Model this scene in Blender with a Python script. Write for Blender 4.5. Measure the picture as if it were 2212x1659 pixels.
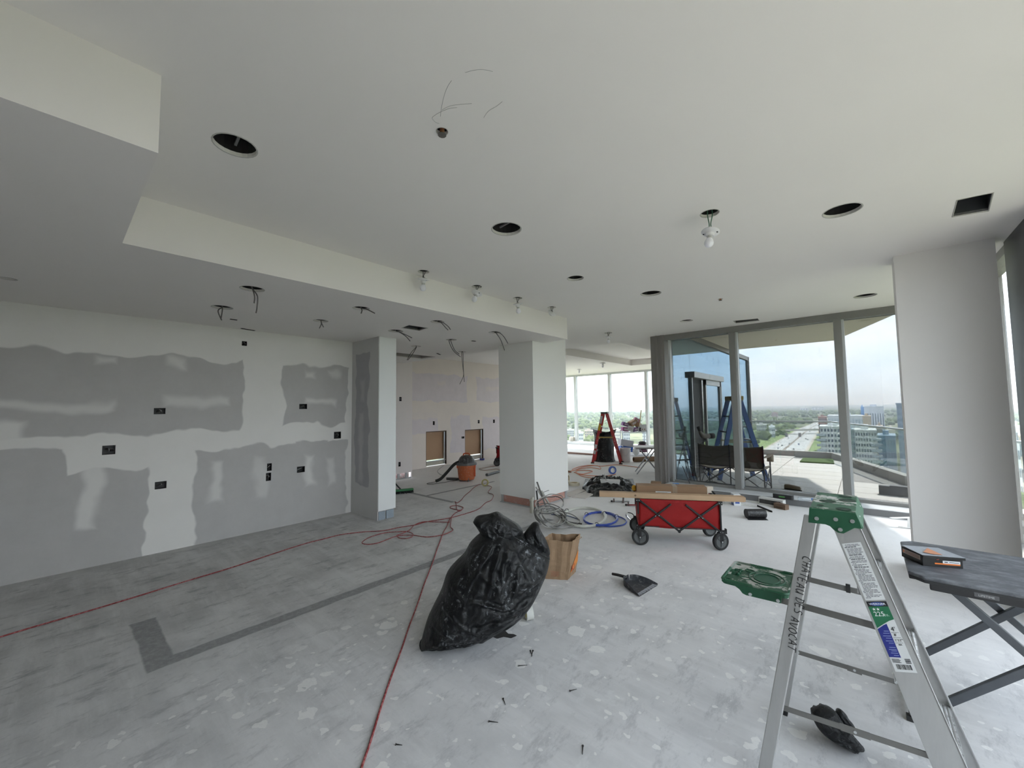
import bpy, bmesh, math, random
import numpy as np
from mathutils import Vector, Matrix, noise
from mathutils.geometry import tessellate_polygon
random.seed(7)
for o in list(bpy.data.objects): bpy.data.objects.remove(o)
scene = bpy.context.scene
COL = scene.collection
pi = math.pi
V = Vector

# ------------------------------------------------------------------ camera
FPX, CXP, CYP = 865.0, 1106.0, 829.5
PITCH, ROLL, EYE, TH = math.radians(3.42), math.radians(0.75), 1.55, math.radians(48.8)
hd = V((-math.cos(TH), math.sin(TH), 0)); rt = V((math.sin(TH), math.cos(TH), 0)); up = V((0, 0, 1))
cf = hd*math.cos(PITCH) + up*math.sin(PITCH); cu = up*math.cos(PITCH) - hd*math.sin(PITCH)
cr = rt*math.cos(ROLL) - cu*math.sin(ROLL); cu = rt*math.sin(ROLL) + cu*math.cos(ROLL)
cu = cr.cross(cf)
EYEP = V((0, 0, EYE))
cd_ = bpy.data.cameras.new('camera'); cam = bpy.data.objects.new('camera', cd_); COL.objects.link(cam)
cam.matrix_world = Matrix((( cr.x, cu.x, -cf.x, 0), (cr.y, cu.y, -cf.y, 0), (cr.z, cu.z, -cf.z, EYE), (0, 0, 0, 1)))
cd_.sensor_fit = 'HORIZONTAL'; cd_.sensor_width = 36; cd_.lens = 36*FPX/2212
cd_.clip_start = 0.05; cd_.clip_end = 60000
scene.camera = cam

# ------------------------------------------------------------------ sky, sun, exposure
scene.view_settings.view_transform = 'Standard'
scene.view_settings.look = 'None'
scene.view_settings.gamma = 1.0
scene.view_settings.use_curve_mapping = False
scene.view_settings.exposure = 2.0
w = bpy.data.worlds.new('sky'); scene.world = w; w.use_nodes = True
wt = w.node_tree; wt.nodes.clear()
def wn(t, **k):
    n = wt.nodes.new(t)
    for a, b in k.items(): setattr(n, a, b)
    return n
out = wn('ShaderNodeOutputWorld'); bg = wn('ShaderNodeBackground'); tc = wn('ShaderNodeTexCoord')
sp = wn('ShaderNodeSeparateXYZ'); wt.links.new(tc.outputs['Generated'], sp.inputs[0])
rp = wn('ShaderNodeValToRGB')
els = rp.color_ramp.elements
els[0].position = 0.0; els[0].color = (0.80, 0.87, 0.92, 1)
els[1].position = 1.0; els[1].color = (0.66, 0.78, 0.94, 1)
e = els.new(0.10); e.color = (0.70, 0.83, 0.95, 1)
e = els.new(0.35); e.color = (0.70, 0.82, 0.95, 1)
wt.links.new(sp.outputs[2], rp.inputs[0])
mp = wn('ShaderNodeMapping'); mp.inputs['Scale'].default_value = (1.6, 1.6, 5.0); wt.links.new(tc.outputs['Generated'], mp.inputs[0])
nz = wn('ShaderNodeTexNoise'); nz.inputs['Scale'].default_value = 2.2; nz.inputs['Detail'].default_value = 6; nz.inputs['Roughness'].default_value = 0.55
wt.links.new(mp.outputs[0], nz.inputs['Vector'])
cr2 = wn('ShaderNodeValToRGB'); cr2.color_ramp.elements[0].position = 0.42; cr2.color_ramp.elements[1].position = 0.74
wt.links.new(nz.outputs[0], cr2.inputs[0])
mx = wn('ShaderNodeMix', data_type='RGBA'); mx.inputs['B'].default_value = (0.96, 0.96, 0.955, 1)
wt.links.new(cr2.outputs[0], mx.inputs['Factor']); wt.links.new(rp.outputs[0], mx.inputs['A'])
wt.links.new(mx.outputs['Result'], bg.inputs[0]); bg.inputs[1].default_value = SKY = 1.3
wt.links.new(bg.outputs[0], out.inputs[0])
sun = bpy.data.lights.new('sun', 'SUN'); sun.energy = 3.2; sun.angle = math.radians(1.5); sun.color = (1.0, 0.95, 0.88)
so = bpy.data.objects.new('sun', sun); COL.objects.link(so)
el = math.radians(55); sd = V((0.235*math.cos(el), 0.972*math.cos(el), math.sin(el)))
so.rotation_euler = sd.to_track_quat('Z', 'Y').to_euler(); so.location = (0, 20, 40)
try:
    scene.cycles.caustics_reflective = False; scene.cycles.caustics_refractive = False
    scene.cycles.adaptive_threshold = 0.04; scene.cycles.max_bounces = 8; scene.cycles.diffuse_bounces = 4; scene.cycles.transparent_max_bounces = 16
    scene.cycles.glossy_bounces = 4; scene.cycles.sample_clamp_indirect = 6
except Exception: pass

# ------------------------------------------------------------------ helpers
def ray(u, v): return cf + cr*((u-CXP)/FPX) - cu*((v-CYP)/FPX)
def at(u, v, z=0.0):                       # the point of the photograph's pixel on the level z
    d = ray(u, v); return EYEP + d*((z-EYE)/d.z)
def atx(u, v, x): d = ray(u, v); return EYEP + d*(x/d.x)
def aty(u, v, y): d = ray(u, v); return EYEP + d*(y/d.y)
def atd(u, v, dist): return EYEP + ray(u, v)*dist

class MB:
    def __init__(s): s.v = []; s.f = []
    def add(s, vs, fs):
        b = len(s.v); s.v += [V(p) for p in vs]; s.f += [tuple(i+b for i in f) for f in fs]; return s
    def box(s, c, sz, rz=0, M=None):
        x, y, z = sz[0]/2, sz[1]/2, sz[2]/2
        vs = [V((a*x, b*y, d*z)) for d in (-1, 1) for a, b in ((-1, -1), (1, -1), (1, 1), (-1, 1))]
        R = M if M is not None else Matrix.Rotation(rz, 4, 'Z')
        return s.add([R @ p + V(c) for p in vs], [(3, 2, 1, 0), (4, 5, 6, 7), (0, 1, 5, 4), (1, 2, 6, 5), (2, 3, 7, 6), (3, 0, 4, 7)])
    def lohi(s, a, b): return s.box([(a[i]+b[i])/2 for i in range(3)], [abs(b[i]-a[i]) for i in range(3)])
    def bar(s, p0, p1, wd, ht, upv=(0, 0, 1)):
        p0, p1 = V(p0), V(p1); d = (p1-p0).normalized(); u = V(upv)
        if abs(d.dot(u)) > .99: u = V((0, 1, 0))
        a = d.cross(u).normalized(); b = a.cross(d)
        vs = [p + a*(i*wd/2) + b*(j*ht/2) for p in (p0, p1) for i, j in ((-1, -1), (1, -1), (1, 1), (-1, 1))]
        return s.add(vs, [(0, 1, 2, 3), (7, 6, 5, 4), (4, 5, 1, 0), (5, 6, 2, 1), (6, 7, 3, 2), (7, 4, 0, 3)])
    def cyl(s, p0, p1, r0, r1=None, n=14, cap=True):
        r1 = r0 if r1 is None else r1
        p0, p1 = V(p0), V(p1); d = (p1-p0).normalized(); u = V((0, 0, 1)) if abs(d.z) < .9 else V((1, 0, 0))
        a = d.cross(u).normalized(); b = d.cross(a)
        vs = []
        for p, r in ((p0, r0), (p1, r1)):
            for i in range(n):
                t = 2*pi*i/n; vs.append(p + (a*math.cos(t) + b*math.sin(t))*r)
        fs = [(i, (i+1) % n, n+(i+1) % n, n+i) for i in range(n)]
        if cap: fs += [tuple(range(n-1, -1, -1)), tuple(range(n, 2*n))]
        return s.add(vs, fs)
    def tube(s, pts, r, n=6, closed=False, cap=True):
        pts = [V(p) for p in pts]; m = len(pts); vs = []; a = None
        for i, p in enumerate(pts):
            q0 = pts[i-1] if (i or closed) else p; q1 = pts[(i+1) % m] if (i < m-1 or closed) else p
            d = (q1-q0)
            d = d.normalized() if d.length > 1e-9 else V((1, 0, 0))
            if a is None:
                u = V((0, 0, 1)) if abs(d.z) < .9 else V((1, 0, 0)); a = d.cross(u).normalized()
            else:
                a = (a - d*a.dot(d)); a = a.normalized() if a.length > 1e-6 else d.orthogonal().normalized()
            b = d.cross(a); rr = r[i] if isinstance(r, (list, tuple)) else r
            for k in range(n):
                t = 2*pi*k/n; vs.append(p + (a*math.cos(t)+b*math.sin(t))*rr)
        fs = []
        for i in range(m if closed else m-1):
            j = (i+1) % m
            fs += [(i*n+k, i*n+(k+1) % n, j*n+(k+1) % n, j*n+k) for k in range(n)]
        if cap and not closed: fs += [tuple(range(n-1, -1, -1)), tuple(range((m-1)*n, m*n))]
        return s.add(vs, fs)
    def lathe(s, prof, c=(0, 0, 0), n=20, M=None):
        c = V(c); vs = []
        for r, z in prof:
            for i in range(n):
                t = 2*pi*i/n; p = V((r*math.cos(t), r*math.sin(t), z)); vs.append((M @ p if M is not None else p) + c)
        fs = [(j*n+i, j*n+(i+1) % n, (j+1)*n+(i+1) % n, (j+1)*n+i) for j in range(len(prof)-1) for i in range(n)]
        return s.add(vs, fs)
    def prism(s, poly, z0, z1, M=None):
        n = len(poly); vs = [V((p[0], p[1], z)) for z in (z0, z1) for p in poly]
        if M is not None: vs = [M @ p for p in vs]
        ar = sum(poly[i][0]*poly[(i+1) % n][1]-poly[(i+1) % n][0]*poly[i][1] for i in range(n))
        fs = [tuple(range(n-1, -1, -1)), tuple(range(n, 2*n))] + [(i, (i+1) % n, n+(i+1) % n, n+i) for i in range(n)]
        if ar < 0: fs = [tuple(reversed(f)) for f in fs]
        return s.add(vs, fs)
    def grid(s, nx, ny, fn, wrap=False):
        vs = [fn(i/(nx if wrap else nx-1), j/(ny-1)) for j in range(ny) for i in range(nx)]
        fs = [(j*nx+i, j*nx+(i+1) % nx, (j+1)*nx+(i+1) % nx, (j+1)*nx+i) for j in range(ny-1) for i in range(nx if wrap else nx-1)]
        return s.add(vs, fs)
    def plate(s, outer, holes, fr, depth, rim=True):
        """outline with holes: fr(a,b,d) maps plate coordinates to the world (d into the plate)"""
        rings = [list(outer)] + [list(h) for h in holes]
        tri = tessellate_polygon([[V((p[0], p[1], 0)) for p in r] for r in rings])
        flat = [p for r in rings for p in r]
        s.add([fr(p[0], p[1], 0) for p in flat], tri)
        for r in (rings if rim else rings[1:]):
            n = len(r)
            s.add([fr(p[0], p[1], 0) for p in r]+[fr(p[0], p[1], depth) for p in r], [(i, (i+1) % n, n+(i+1) % n, n+i) for i in range(n)])
        return s
    def build(s, name, m, parent=None, smooth=False, bevel=0, seg=2, recalc=True):
        me = bpy.data.meshes.new(name); me.from_pydata([tuple(p) for p in s.v], [], s.f); me.validate()
        if recalc:
            bm = bmesh.new(); bm.from_mesh(me); bmesh.ops.recalc_face_normals(bm, faces=bm.faces); bm.to_mesh(me); bm.free()
        if m is not None: me.materials.append(m)
        if smooth: me.polygons.foreach_set('use_smooth', [True]*len(me.polygons))
        o = bpy.data.objects.new(name, me); COL.objects.link(o)
        if parent is not None: o.parent = parent
        if bevel:
            b = o.modifiers.new('bevel', 'BEVEL'); b.width = bevel; b.segments = seg; b.limit_method = 'ANGLE'; b.angle_limit = math.radians(40)
        return o
def smooth_by_angle(o, deg=40):
    me = o.data; me.polygons.foreach_set('use_smooth', [True]*len(me.polygons))
    try: me.set_sharp_from_angle(angle=math.radians(deg))
    except Exception: pass
    return o
def spline(pts, k=8, closed=False):
    pts = [V(p) for p in pts]; n = len(pts); outp = []
    for i in range(n if closed else n-1):
        if closed: p0, p1, p2, p3 = pts[i-1], pts[i], pts[(i+1) % n], pts[(i+2) % n]
        else: p0, p1, p2, p3 = pts[max(i-1, 0)], pts[i], pts[i+1], pts[min(i+2, n-1)]
        for j in range(k):
            t = j/k
            outp.append(.5*((2*p1)+(p2-p0)*t+(2*p0-5*p1+4*p2-p3)*t*t+(3*p1-p0-3*p2+p3)*t**3))
    if not closed: outp.append(pts[-1])
    return outp
def thing(name, label, cat, loc=(0, 0, 0), rz=0, group=None):
    o = bpy.data.objects.new(name, None); COL.objects.link(o); o.empty_display_size = .1
    o.location = loc; o.rotation_euler = (0, 0, rz); o['label'] = label; o['category'] = cat
    if group: o['group'] = group
    return o
def tag(o, label, cat, group=None, kind=None):
    o['label'] = label; o['category'] = cat
    if group: o['group'] = group
    if kind: o['kind'] = kind
    return o
def struct(o, label=None, cat=None):
    o['kind'] = 'structure'
    if label: o['label'] = label
    if cat: o['category'] = cat
    return o
def copy_tree(o, parent=None):
    c = o.copy(); COL.objects.link(c); c.parent = parent
    for ch in o.children: copy_tree(ch, c)
    return c
def text(name, body, size, m, parent, M, ext=0.0004, align='LEFT', sx=1.0):
    cu_ = bpy.data.curves.new(name, 'FONT'); cu_.body = body; cu_.size = size; cu_.extrude = ext; cu_.align_x = align; cu_.resolution_u = 2
    t = bpy.data.objects.new(name, cu_); COL.objects.link(t)
    dg = bpy.context.evaluated_depsgraph_get(); me = bpy.data.meshes.new_from_object(t.evaluated_get(dg))
    bpy.data.objects.remove(t); bpy.data.curves.remove(cu_)
    me.transform(M @ Matrix.Diagonal((sx, 1, 1, 1))); me.materials.clear(); me.materials.append(m)
    o = bpy.data.objects.new(name, me); COL.objects.link(o); o.parent = parent
    return o
def frame(o, x, y, z):                      # matrix from an origin and three axes
    return Matrix(((x[0], y[0], z[0], o[0]), (x[1], y[1], z[1], o[1]), (x[2], y[2], z[2], o[2]), (0, 0, 0, 1)))

# ------------------------------------------------------------------ materials
class NT:
    def __init__(s, name):
        s.m = bpy.data.materials.new(name); s.m.use_nodes = True; s.t = s.m.node_tree; s.t.nodes.clear()
        s.out = s.n('ShaderNodeOutputMaterial'); s.tc = s.n('ShaderNodeTexCoord'); s.vec = s.tc.outputs['Object']
    def n(s, t, **k):
        x = s.t.nodes.new(t)
        for a, b in k.items(): setattr(x, a, b)
        return x
    def lk(s, a, b): s.t.links.new(a, b)
    def put(s, sock, v):
        if v is None: return
        if hasattr(v, 'is_output'): s.lk(v, sock)
        else: sock.default_value = v
    def math(s, op, a, b=None, clamp=False):
        x = s.n('ShaderNodeMath', operation=op); x.use_clamp = clamp; s.put(x.inputs[0], a); s.put(x.inputs[1], b); return x.outputs[0]
    def noise(s, sc, det=4, rough=.55, vec=None, dist=0):
        x = s.n('ShaderNodeTexNoise'); s.put(x.inputs['Vector'], vec or s.vec); x.inputs['Scale'].default_value = sc
        x.inputs['Detail'].default_value = det; x.inputs['Roughness'].default_value = rough; x.inputs['Distortion'].default_value = dist; return x.outputs[0]
    def ncol(s, sc, det=3, vec=None):
        x = s.n('ShaderNodeTexNoise'); s.put(x.inputs['Vector'], vec or s.vec); x.inputs['Scale'].default_value = sc; x.inputs['Detail'].default_value = det; return x.outputs['Color']
    def scaled(s, sc, vec=None, rot=(0, 0, 0)):
        x = s.n('ShaderNodeMapping'); x.inputs['Scale'].default_value = sc; x.inputs['Rotation'].default_value = rot; s.put(x.inputs[0], vec or s.vec); return x.outputs[0]
    def ramp(s, v, a, b, c0=(0, 0, 0, 1), c1=(1, 1, 1, 1)):
        x = s.n('ShaderNodeMapRange'); x.interpolation_type = 'SMOOTHSTEP'; x.inputs[1].default_value = a; x.inputs[2].default_value = b; s.put(x.inputs[0], v); return x.outputs[0]
    def mix(s, f, a, b, mode='MIX'):
        x = s.n('ShaderNodeMix', data_type='RGBA', blend_type=mode)
        s.put(x.inputs['Factor'], f)
        for nm, v in (('A', a), ('B', b)):
            if isinstance(v, tuple) and len(v) == 3: v = v+(1,)
            s.put(x.inputs[nm], v)
        return x.outputs['Result']
    def vmath(s, op, a, b=None):
        x = s.n('ShaderNodeVectorMath', operation=op); s.put(x.inputs[0], a); s.put(x.inputs[1], b); return x.outputs[0]
    def sep(s, v): x = s.n('ShaderNodeSeparateXYZ'); s.lk(v, x.inputs[0]); return x.outputs
    def rect(s, ab, a0, a1, b0, b1, soft=.02):
        """1 inside the rectangle a0..a1 x b0..b1 of the two coordinates ab"""
        da = s.math('SUBTRACT', s.math('ABSOLUTE', s.math('SUBTRACT', ab[0], (a0+a1)/2)), abs(a1-a0)/2)
        db = s.math('SUBTRACT', s.math('ABSOLUTE', s.math('SUBTRACT', ab[1], (b0+b1)/2)), abs(b1-b0)/2)
        return s.ramp(s.math('MAXIMUM', da, db), soft, -soft)
    def fin(s, col, rough=.6, metal=0, bump=None, bs=.2, bd=.01, spec=.5, coat=0, trans=0, em=None):
        p = s.n('ShaderNodeBsdfPrincipled')
        if isinstance(col, tuple) and len(col) == 3: col = col+(1,)
        s.put(p.inputs['Base Color'], col); s.put(p.inputs['Roughness'], rough); p.inputs['Metallic'].default_value = metal
        p.inputs['Specular IOR Level'].default_value = spec; p.inputs['Coat Weight'].default_value = coat
        if bump is not None:
            b = s.n('ShaderNodeBump'); b.inputs['Strength'].default_value = bs; b.inputs['Distance'].default_value = bd; s.lk(bump, b.inputs['Height']); s.lk(b.outputs[0], p.inputs['Normal'])
        s.lk(p.outputs[0], s.out.inputs[0]); s.bsdf = p
        return s.m
_mc = {}
def mat(name, col, rough=.55, metal=0, var=.12, scale=9, bump=0, bscale=60, dust=0, spec=.5, coat=0):
    if name in _mc: return _mc[name]
    t = NT(name); f = t.noise(scale, 4)
    c = t.mix(f, tuple(max(0, x*(1-var)) for x in col), tuple(min(1, x*(1+var)) for x in col))
    if dust:
        d = t.math('MULTIPLY', t.ramp(t.noise(scale*1.7, 6, .7), .52, .72), dust)
        c = t.mix(d, c, (.62, .62, .62))
    bp = t.noise(bscale, 4) if bump else None
    _mc[name] = t.fin(c, rough, metal, bp, bump, .01, spec, coat)
    return _mc[name]
def glass_mat(name, tint, base, graz, rtint=(1, 1, 1), rough=0.0):
    t = NT(name); lw = t.n('ShaderNodeLayerWeight'); lw.inputs[0].default_value = .5
    f = t.math('ADD', t.math('MULTIPLY', t.math('POWER', lw.outputs['Facing'], 4.0), graz), base, True)
    tr = t.n('ShaderNodeBsdfTransparent'); sm = t.mix(t.noise(1.3, 2), tuple(x*.985 for x in tint), tint); t.lk(sm, tr.inputs[0])
    gl = t.n('ShaderNodeBsdfGlossy'); gl.inputs[0].default_value = rtint+(1,); gl.inputs['Roughness'].default_value = rough
    ms = t.n('ShaderNodeMixShader'); t.lk(f, ms.inputs[0]); t.lk(tr.outputs[0], ms.inputs[1]); t.lk(gl.outputs[0], ms.inputs[2]); t.lk(ms.outputs[0], t.out.inputs[0])
    return t.m
# ------------------------------------------------------------------ setting
S, M_ = 2.60, 2.93
WX, NX, NY = -5.95, -5.17, 3.03           # left wall plane, nib end, nib face
FWX, PWX = -8.75, -7.80                   # far wall with niches, near piece of it
WY, RX, GX, FY = 7.80, 1.00, -2.78, 14.70 # window wall, right glazing, terrace glass wall, far windows

# floor: dusty concrete with bare strips where partitions stood and dropped joint compound
t = NT('dusty_concrete'); p = t.sep(t.vec)
big = t.noise(.55, 3, .6); mid = t.noise(2.3, 5, .65); fine = t.noise(28, 3, .7)
streak = t.noise(3.0, 5, .7, t.scaled((.35, 2.4, 1), rot=(0, 0, math.radians(25))))
c = t.mix(t.ramp(mid, .3, .72), (.44, .435, .43), (.62, .61, .60))
c = t.mix(t.math('MULTIPLY', t.ramp(streak, .42, .68), .6), c, (.68, .67, .66))
c = t.mix(t.math('MULTIPLY', t.ramp(t.noise(5.5, 5, .8, t.scaled((1.6, .6, 1), rot=(0, 0, .5))), .50, .68), .55), c, (.19, .192, .20))
dx = t.math('ADD', p[0], t.math('MULTIPLY', big, 1.6))
c = t.mix(t.math('MULTIPLY', t.ramp(dx, -3.6, -1.0), .34), c, (.70, .70, .725))     # plaster dust, lightened further by the glazing to carry daylight
c = t.mix(t.math('MULTIPLY', t.ramp(t.math('ADD', p[1], t.math('MULTIPLY', mid, 1.2)), 3.2, 6.4), .80), c, (.84, .82, .81))  # dust whitened towards the window wall, daylight put into the colour
c = t.mix(t.math('MULTIPLY', t.ramp(fine, .55, .75), .35), c, (.62, .62, .61))
dv = t.n('ShaderNodeVectorMath', operation='SCALE'); t.lk(t.ncol(14, 2), dv.inputs[0]); dv.inputs['Scale'].default_value = .09
wob = t.vmath('ADD', t.vec, dv.outputs[0])
spl = None
for sc, lo, hi in ((4.6, .14, .36), (7.5, .1, .36), (15.0, .08, .40)):
    vo = t.n('ShaderNodeTexVoronoi'); vo.inputs['Scale'].default_value = sc; vo.inputs['Randomness'].default_value = 1; t.lk(wob, vo.inputs['Vector'])
    rnd = t.sep(vo.outputs['Color'])[0]
    m = t.math('LESS_THAN', vo.outputs['Distance'], t.math('MULTIPLY', t.math('GREATER_THAN', rnd, 1-hi), t.math('MULTIPLY', t.math('SUBTRACT', rnd, 1-hi-.14), .60)))
    spl = m if spl is None else t.math('MAXIMUM', spl, m)
zone = t.math('MULTIPLY', t.ramp(t.math('ADD', p[0], t.math('MULTIPLY', mid, .8)), -2.9, -1.9), t.ramp(t.math('ADD', p[1], t.math('MULTIPLY', mid, 1.5)), 5.6, 3.6))
spl = t.math('MULTIPLY', spl, t.ramp(zone, .2, .6))
smr = t.math('MULTIPLY', t.ramp(t.noise(4.2, 5, .8, dist=.8), .55, .66), t.ramp(zone, .0, .8)); c = t.mix(t.math('MULTIPLY', smr, .45), c, (.70, .70, .70)); c = t.mix(t.math('MULTIPLY', spl, t.math('ADD', .35, t.math('MULTIPLY', t.noise(45, 4, .7), .7))), c, (.80, .79, .77))
wb = t.n('ShaderNodeVectorMath', operation='SCALE'); t.lk(t.ncol(6, 2), wb.inputs[0]); wb.inputs['Scale'].default_value = .03
q = t.sep(t.vmath('ADD', t.vec, wb.outputs[0])); qa = (t.math('SUBTRACT', q[0], .015), t.math('SUBTRACT', q[1], .015))
bare = None
for r in ((-3.40, -3.29, .42, 4.6), (-4.12, -3.29, .42, .56), (-7.6, -5.2, 4.38, 4.46), (-6.0, -5.93, 4.4, 6.2)):
    m = t.rect(qa, *r, soft=.008); bare = m if bare is None else t.math('MAXIMUM', bare, m)
halo = t.rect(qa, -3.44, -3.25, .38, 4.6, soft=.02)
halo = t.math('MAXIMUM', halo, t.rect(qa, -4.16, -3.25, .38, .60, soft=.02))
c = t.mix(t.math('MULTIPLY', halo, .35), c, (.52, .52, .52))
c = t.mix(t.math('MULTIPLY', bare, .85), c, t.mix(t.ramp(fine, .3, .8), (.22, .22, .225), (.33, .33, .33)))
lt = t.math('MAXIMUM', t.rect(qa, -6.0, -4.2, -.42, -.33, soft=.01), t.rect(qa, -5.94, -5.80, -3, 3.05, soft=.01))
c = t.mix(t.math('MULTIPLY', lt, .45), c, (.50, .50, .48))
brn = t.math('MULTIPLY', t.rect(qa, -3.3, -2.9, 3.1, 3.45, soft=.1), t.ramp(t.noise(7, 5, .7), .46, .6))
c = t.mix(t.math('MULTIPLY', brn, .7), c, (.25, .19, .17))
red = t.math('MULTIPLY', t.rect(qa, -1.9, -1.3, 4.5, 5.0, soft=.25), t.ramp(mid, .4, .7))
c = t.mix(t.math('MULTIPLY', red, .35), c, (.55, .33, .36))
floor_m = t.fin(c, .82, 0, t.noise(26, 2, .7), .35, .004, .25)
fl = MB(); fl.prism([(-9.2, -4.7), (1.12, -4.7), (1.12, 7.96), (-2.8, 7.96), (-2.8, 14.8), (-10.8, 14.8), (-10.8, 9.62), (-9.2, 9.62)], -.3, 0)
struct(fl.build('floor', floor_m), 'dusty grey concrete floor spattered with joint compound', 'floor')

# painted gypsum
def paint(name, col, var=.03):
    t = NT(name); c = t.mix(t.noise(.9, 4), tuple(x*(1-var) for x in col), tuple(min(1, x*(1+var)) for x in col))
    return t.fin(c, .75, 0, None, spec=.3)
white = paint('primer_white', (.87, .84, .81)); pinkish = paint('primer_pinkish', (.88, .81, .79)); ceil_m = paint('ceiling_white', (.88, .85, .815))

# ceiling cut-outs, read off the photograph (pixel centre, pixel width)
def disc(p, r, n=22): return [(p.x+r*math.cos(2*pi*i/n), p.y+r*math.sin(2*pi*i/n)) for i in range(n)]
def wid(u, v, wpx, z): return (at(u+wpx/2, v, z)-at(u-wpx/2, v, z)).length/2
MAINH = [  # u, v, width, what
 (508, 315, 80, 'can', 'large dark round hole in main ceiling, the one beside the stepped soffit corner'),
 (1094, 495, 62, 'can', 'dark round downlight hole near the middle of the main ceiling'),
 (1819, 455, 64, 'can', 'dark round downlight hole beside the square ceiling opening'),
 (1243, 601, 34, 'can', 'small dark round downlight hole next to the soffit lamp row'),
 (1406, 634, 40, 'can', 'dark round downlight hole halfway to the window wall corner'),
 (1869, 639, 36, 'can', 'dark round downlight hole just left of the big white column'),
 (1483, 693, 24, 'can', 'smallest dark round downlight hole close to the corner post'),
 (955, 284, 25, 'box', 'small ceiling hole with rusty pipe end under pencil marks'),
 (1556, 646, 9, 'box', 'tiny sprinkler hole in ceiling before the window wall'),
 (1533, 461, 36, 'lamp', 'white lampholder with bulb hanging lowest on green wire from main ceiling'),
 (915, 587, 23, 'lamp', 'white lampholder with bulb, nearest of the row along the soffit'),
 (1030, 619, 21, 'lamp', 'white tilted lampholder with bulb, second in the row along the soffit'),
 (1118, 644, 19, 'lamp', 'white lampholder with bulb, third in the row along the soffit'),
 (1192, 664, 17, 'socket', 'white lampholder without a bulb at the soffit end'),
 (1314, 719, 15, 'lamp', 'small lampholder with bulb in ceiling right of the soffit end'),
 (1348, 829-35, 13, 'lamp', ''),
]
MAINH = [m for m in MAINH if m[4]]
SOFH = [
 (545, 624, 45, [[(550, 640), (549, 655)], [(556, 640), (555, 665), (553, 676)]], 'soffit hole with two wires hanging straight down, largest over the left wall'),
 (480, 664, 39, [[(480, 672), (477, 690)], [(471, 672), (479, 692)]], 'soffit hole with crossed thin wires, second from the left'),
 (693, 693, 29, [[(694, 700), (690, 709)], [(695, 699), (699, 707)]], 'small soffit hole with short crossed wires above the dark drywall patch'),
 (780, 666, 34, [[(782, 670), (780, 677)], [(792, 668), (810, 677)]], 'soffit hole with one wire poking to the right, near the wall nib'),
 (945, 695, 28, [[(953, 697), (963, 708), (968, 713)], [(957, 697), (968, 705), (973, 712)]], 'soffit hole with two parallel bent wires beside the square opening'),
 (855, 715, 30, [[(862, 717), (876, 726), (886, 737)], [(862, 717), (878, 724), (890, 730)]], 'soffit hole with splayed wires between wall nib and square opening'),
 (899, 748, 20, [[(898, 751), (888, 762), (879, 778)], [(899, 751), (891, 765), (881, 778)]], 'soffit hole with wires slanting down left past the wall nib'),
 (975, 734, 22, [[(970, 737), (979, 757), (995, 771)], [(974, 737), (982, 756), (992, 765)]], 'soffit hole with wires curling right, left of the long hanging wire'),
 (998, 760, 16, [[(997, 763), (1000, 795), (1001, 812), (993, 830)], [(1000, 763), (1001, 797), (1003, 825)]], 'soffit hole with the longest wires hanging, nearest the far room'),
 (1068, 718, 24, [[(1072, 720), (1082, 735), (1090, 757)], [(1079, 719), (1089, 728), (1097, 742)]], 'soffit hole with two long wires in front of the centre column'),
 (18, 602, 26, [], 'ragged empty hole in the soffit at the far left edge'),
]
SOFSQ = [((868, 708), (884, 702), (924, 708), (905, 714), 'square dark duct opening in the soffit between wire holes')]
mh = [disc(at(u, v, M_), wid(u, v, wpx, M_)) for u, v, wpx, k, l in MAINH]
sq = [at(2068, 432, M_), at(2145, 416, M_), at(2135, 455, M_), at(2058, 468, M_)]
slot = [at(1584, 693, M_), at(1636, 688, M_), at(1640, 692, M_), at(1590, 698, M_)]
TR = (-5.85, -3.9, 7.98, 12.8)
tray = [(TR[0], TR[2]), (TR[1], TR[2]), (TR[1], TR[3]), (TR[0], TR[3])]
ce = MB(); ce.plate([(-9.2, -4.7), (1.12, -4.7), (1.12, 7.96), (-2.8, 7.96), (-2.8, 14.8), (-10.8, 14.8), (-10.8, 9.62), (-9.2, 9.62)], mh+[[(p.x, p.y) for p in sq], [(p.x, p.y) for p in slot], tray], lambda a, b, d: V((a, b, M_+d)), .02, False)
struct(ce.build('ceiling', ceil_m, recalc=False), 'high white main ceiling with downlight holes', 'ceiling')
tb = MB(); z0 = M_+.02; z1 = M_+.19
for a, b in ((tray[0], tray[1]), (tray[1], tray[2]), (tray[2], tray[3]), (tray[3], tray[0])):
    tb.add([(a[0], a[1], z0), (b[0], b[1], z0), (b[0], b[1], z1), (a[0], a[1], z1)], [(0, 1, 2, 3)])
tb.add([(p[0], p[1], z1) for p in tray], [(0, 1, 2, 3)])
struct(tb.build('ceiling_tray', ceil_m), 'recessed ceiling tray over the far room', 'ceiling')
rf = MB(); rf.prism([(-9.4, -4.9), (1.25, -4.9), (1.25, 8.0), (-2.8, 8.0), (-2.8, 14.95), (-10.9, 14.95), (-10.9, 9.5), (-9.4, 9.5)], 3.45, 3.7)
struct(rf.build('roof', mat('roof_deck', (.35, .35, .35))), 'flat roof slab over the rooms', 'roof')

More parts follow.
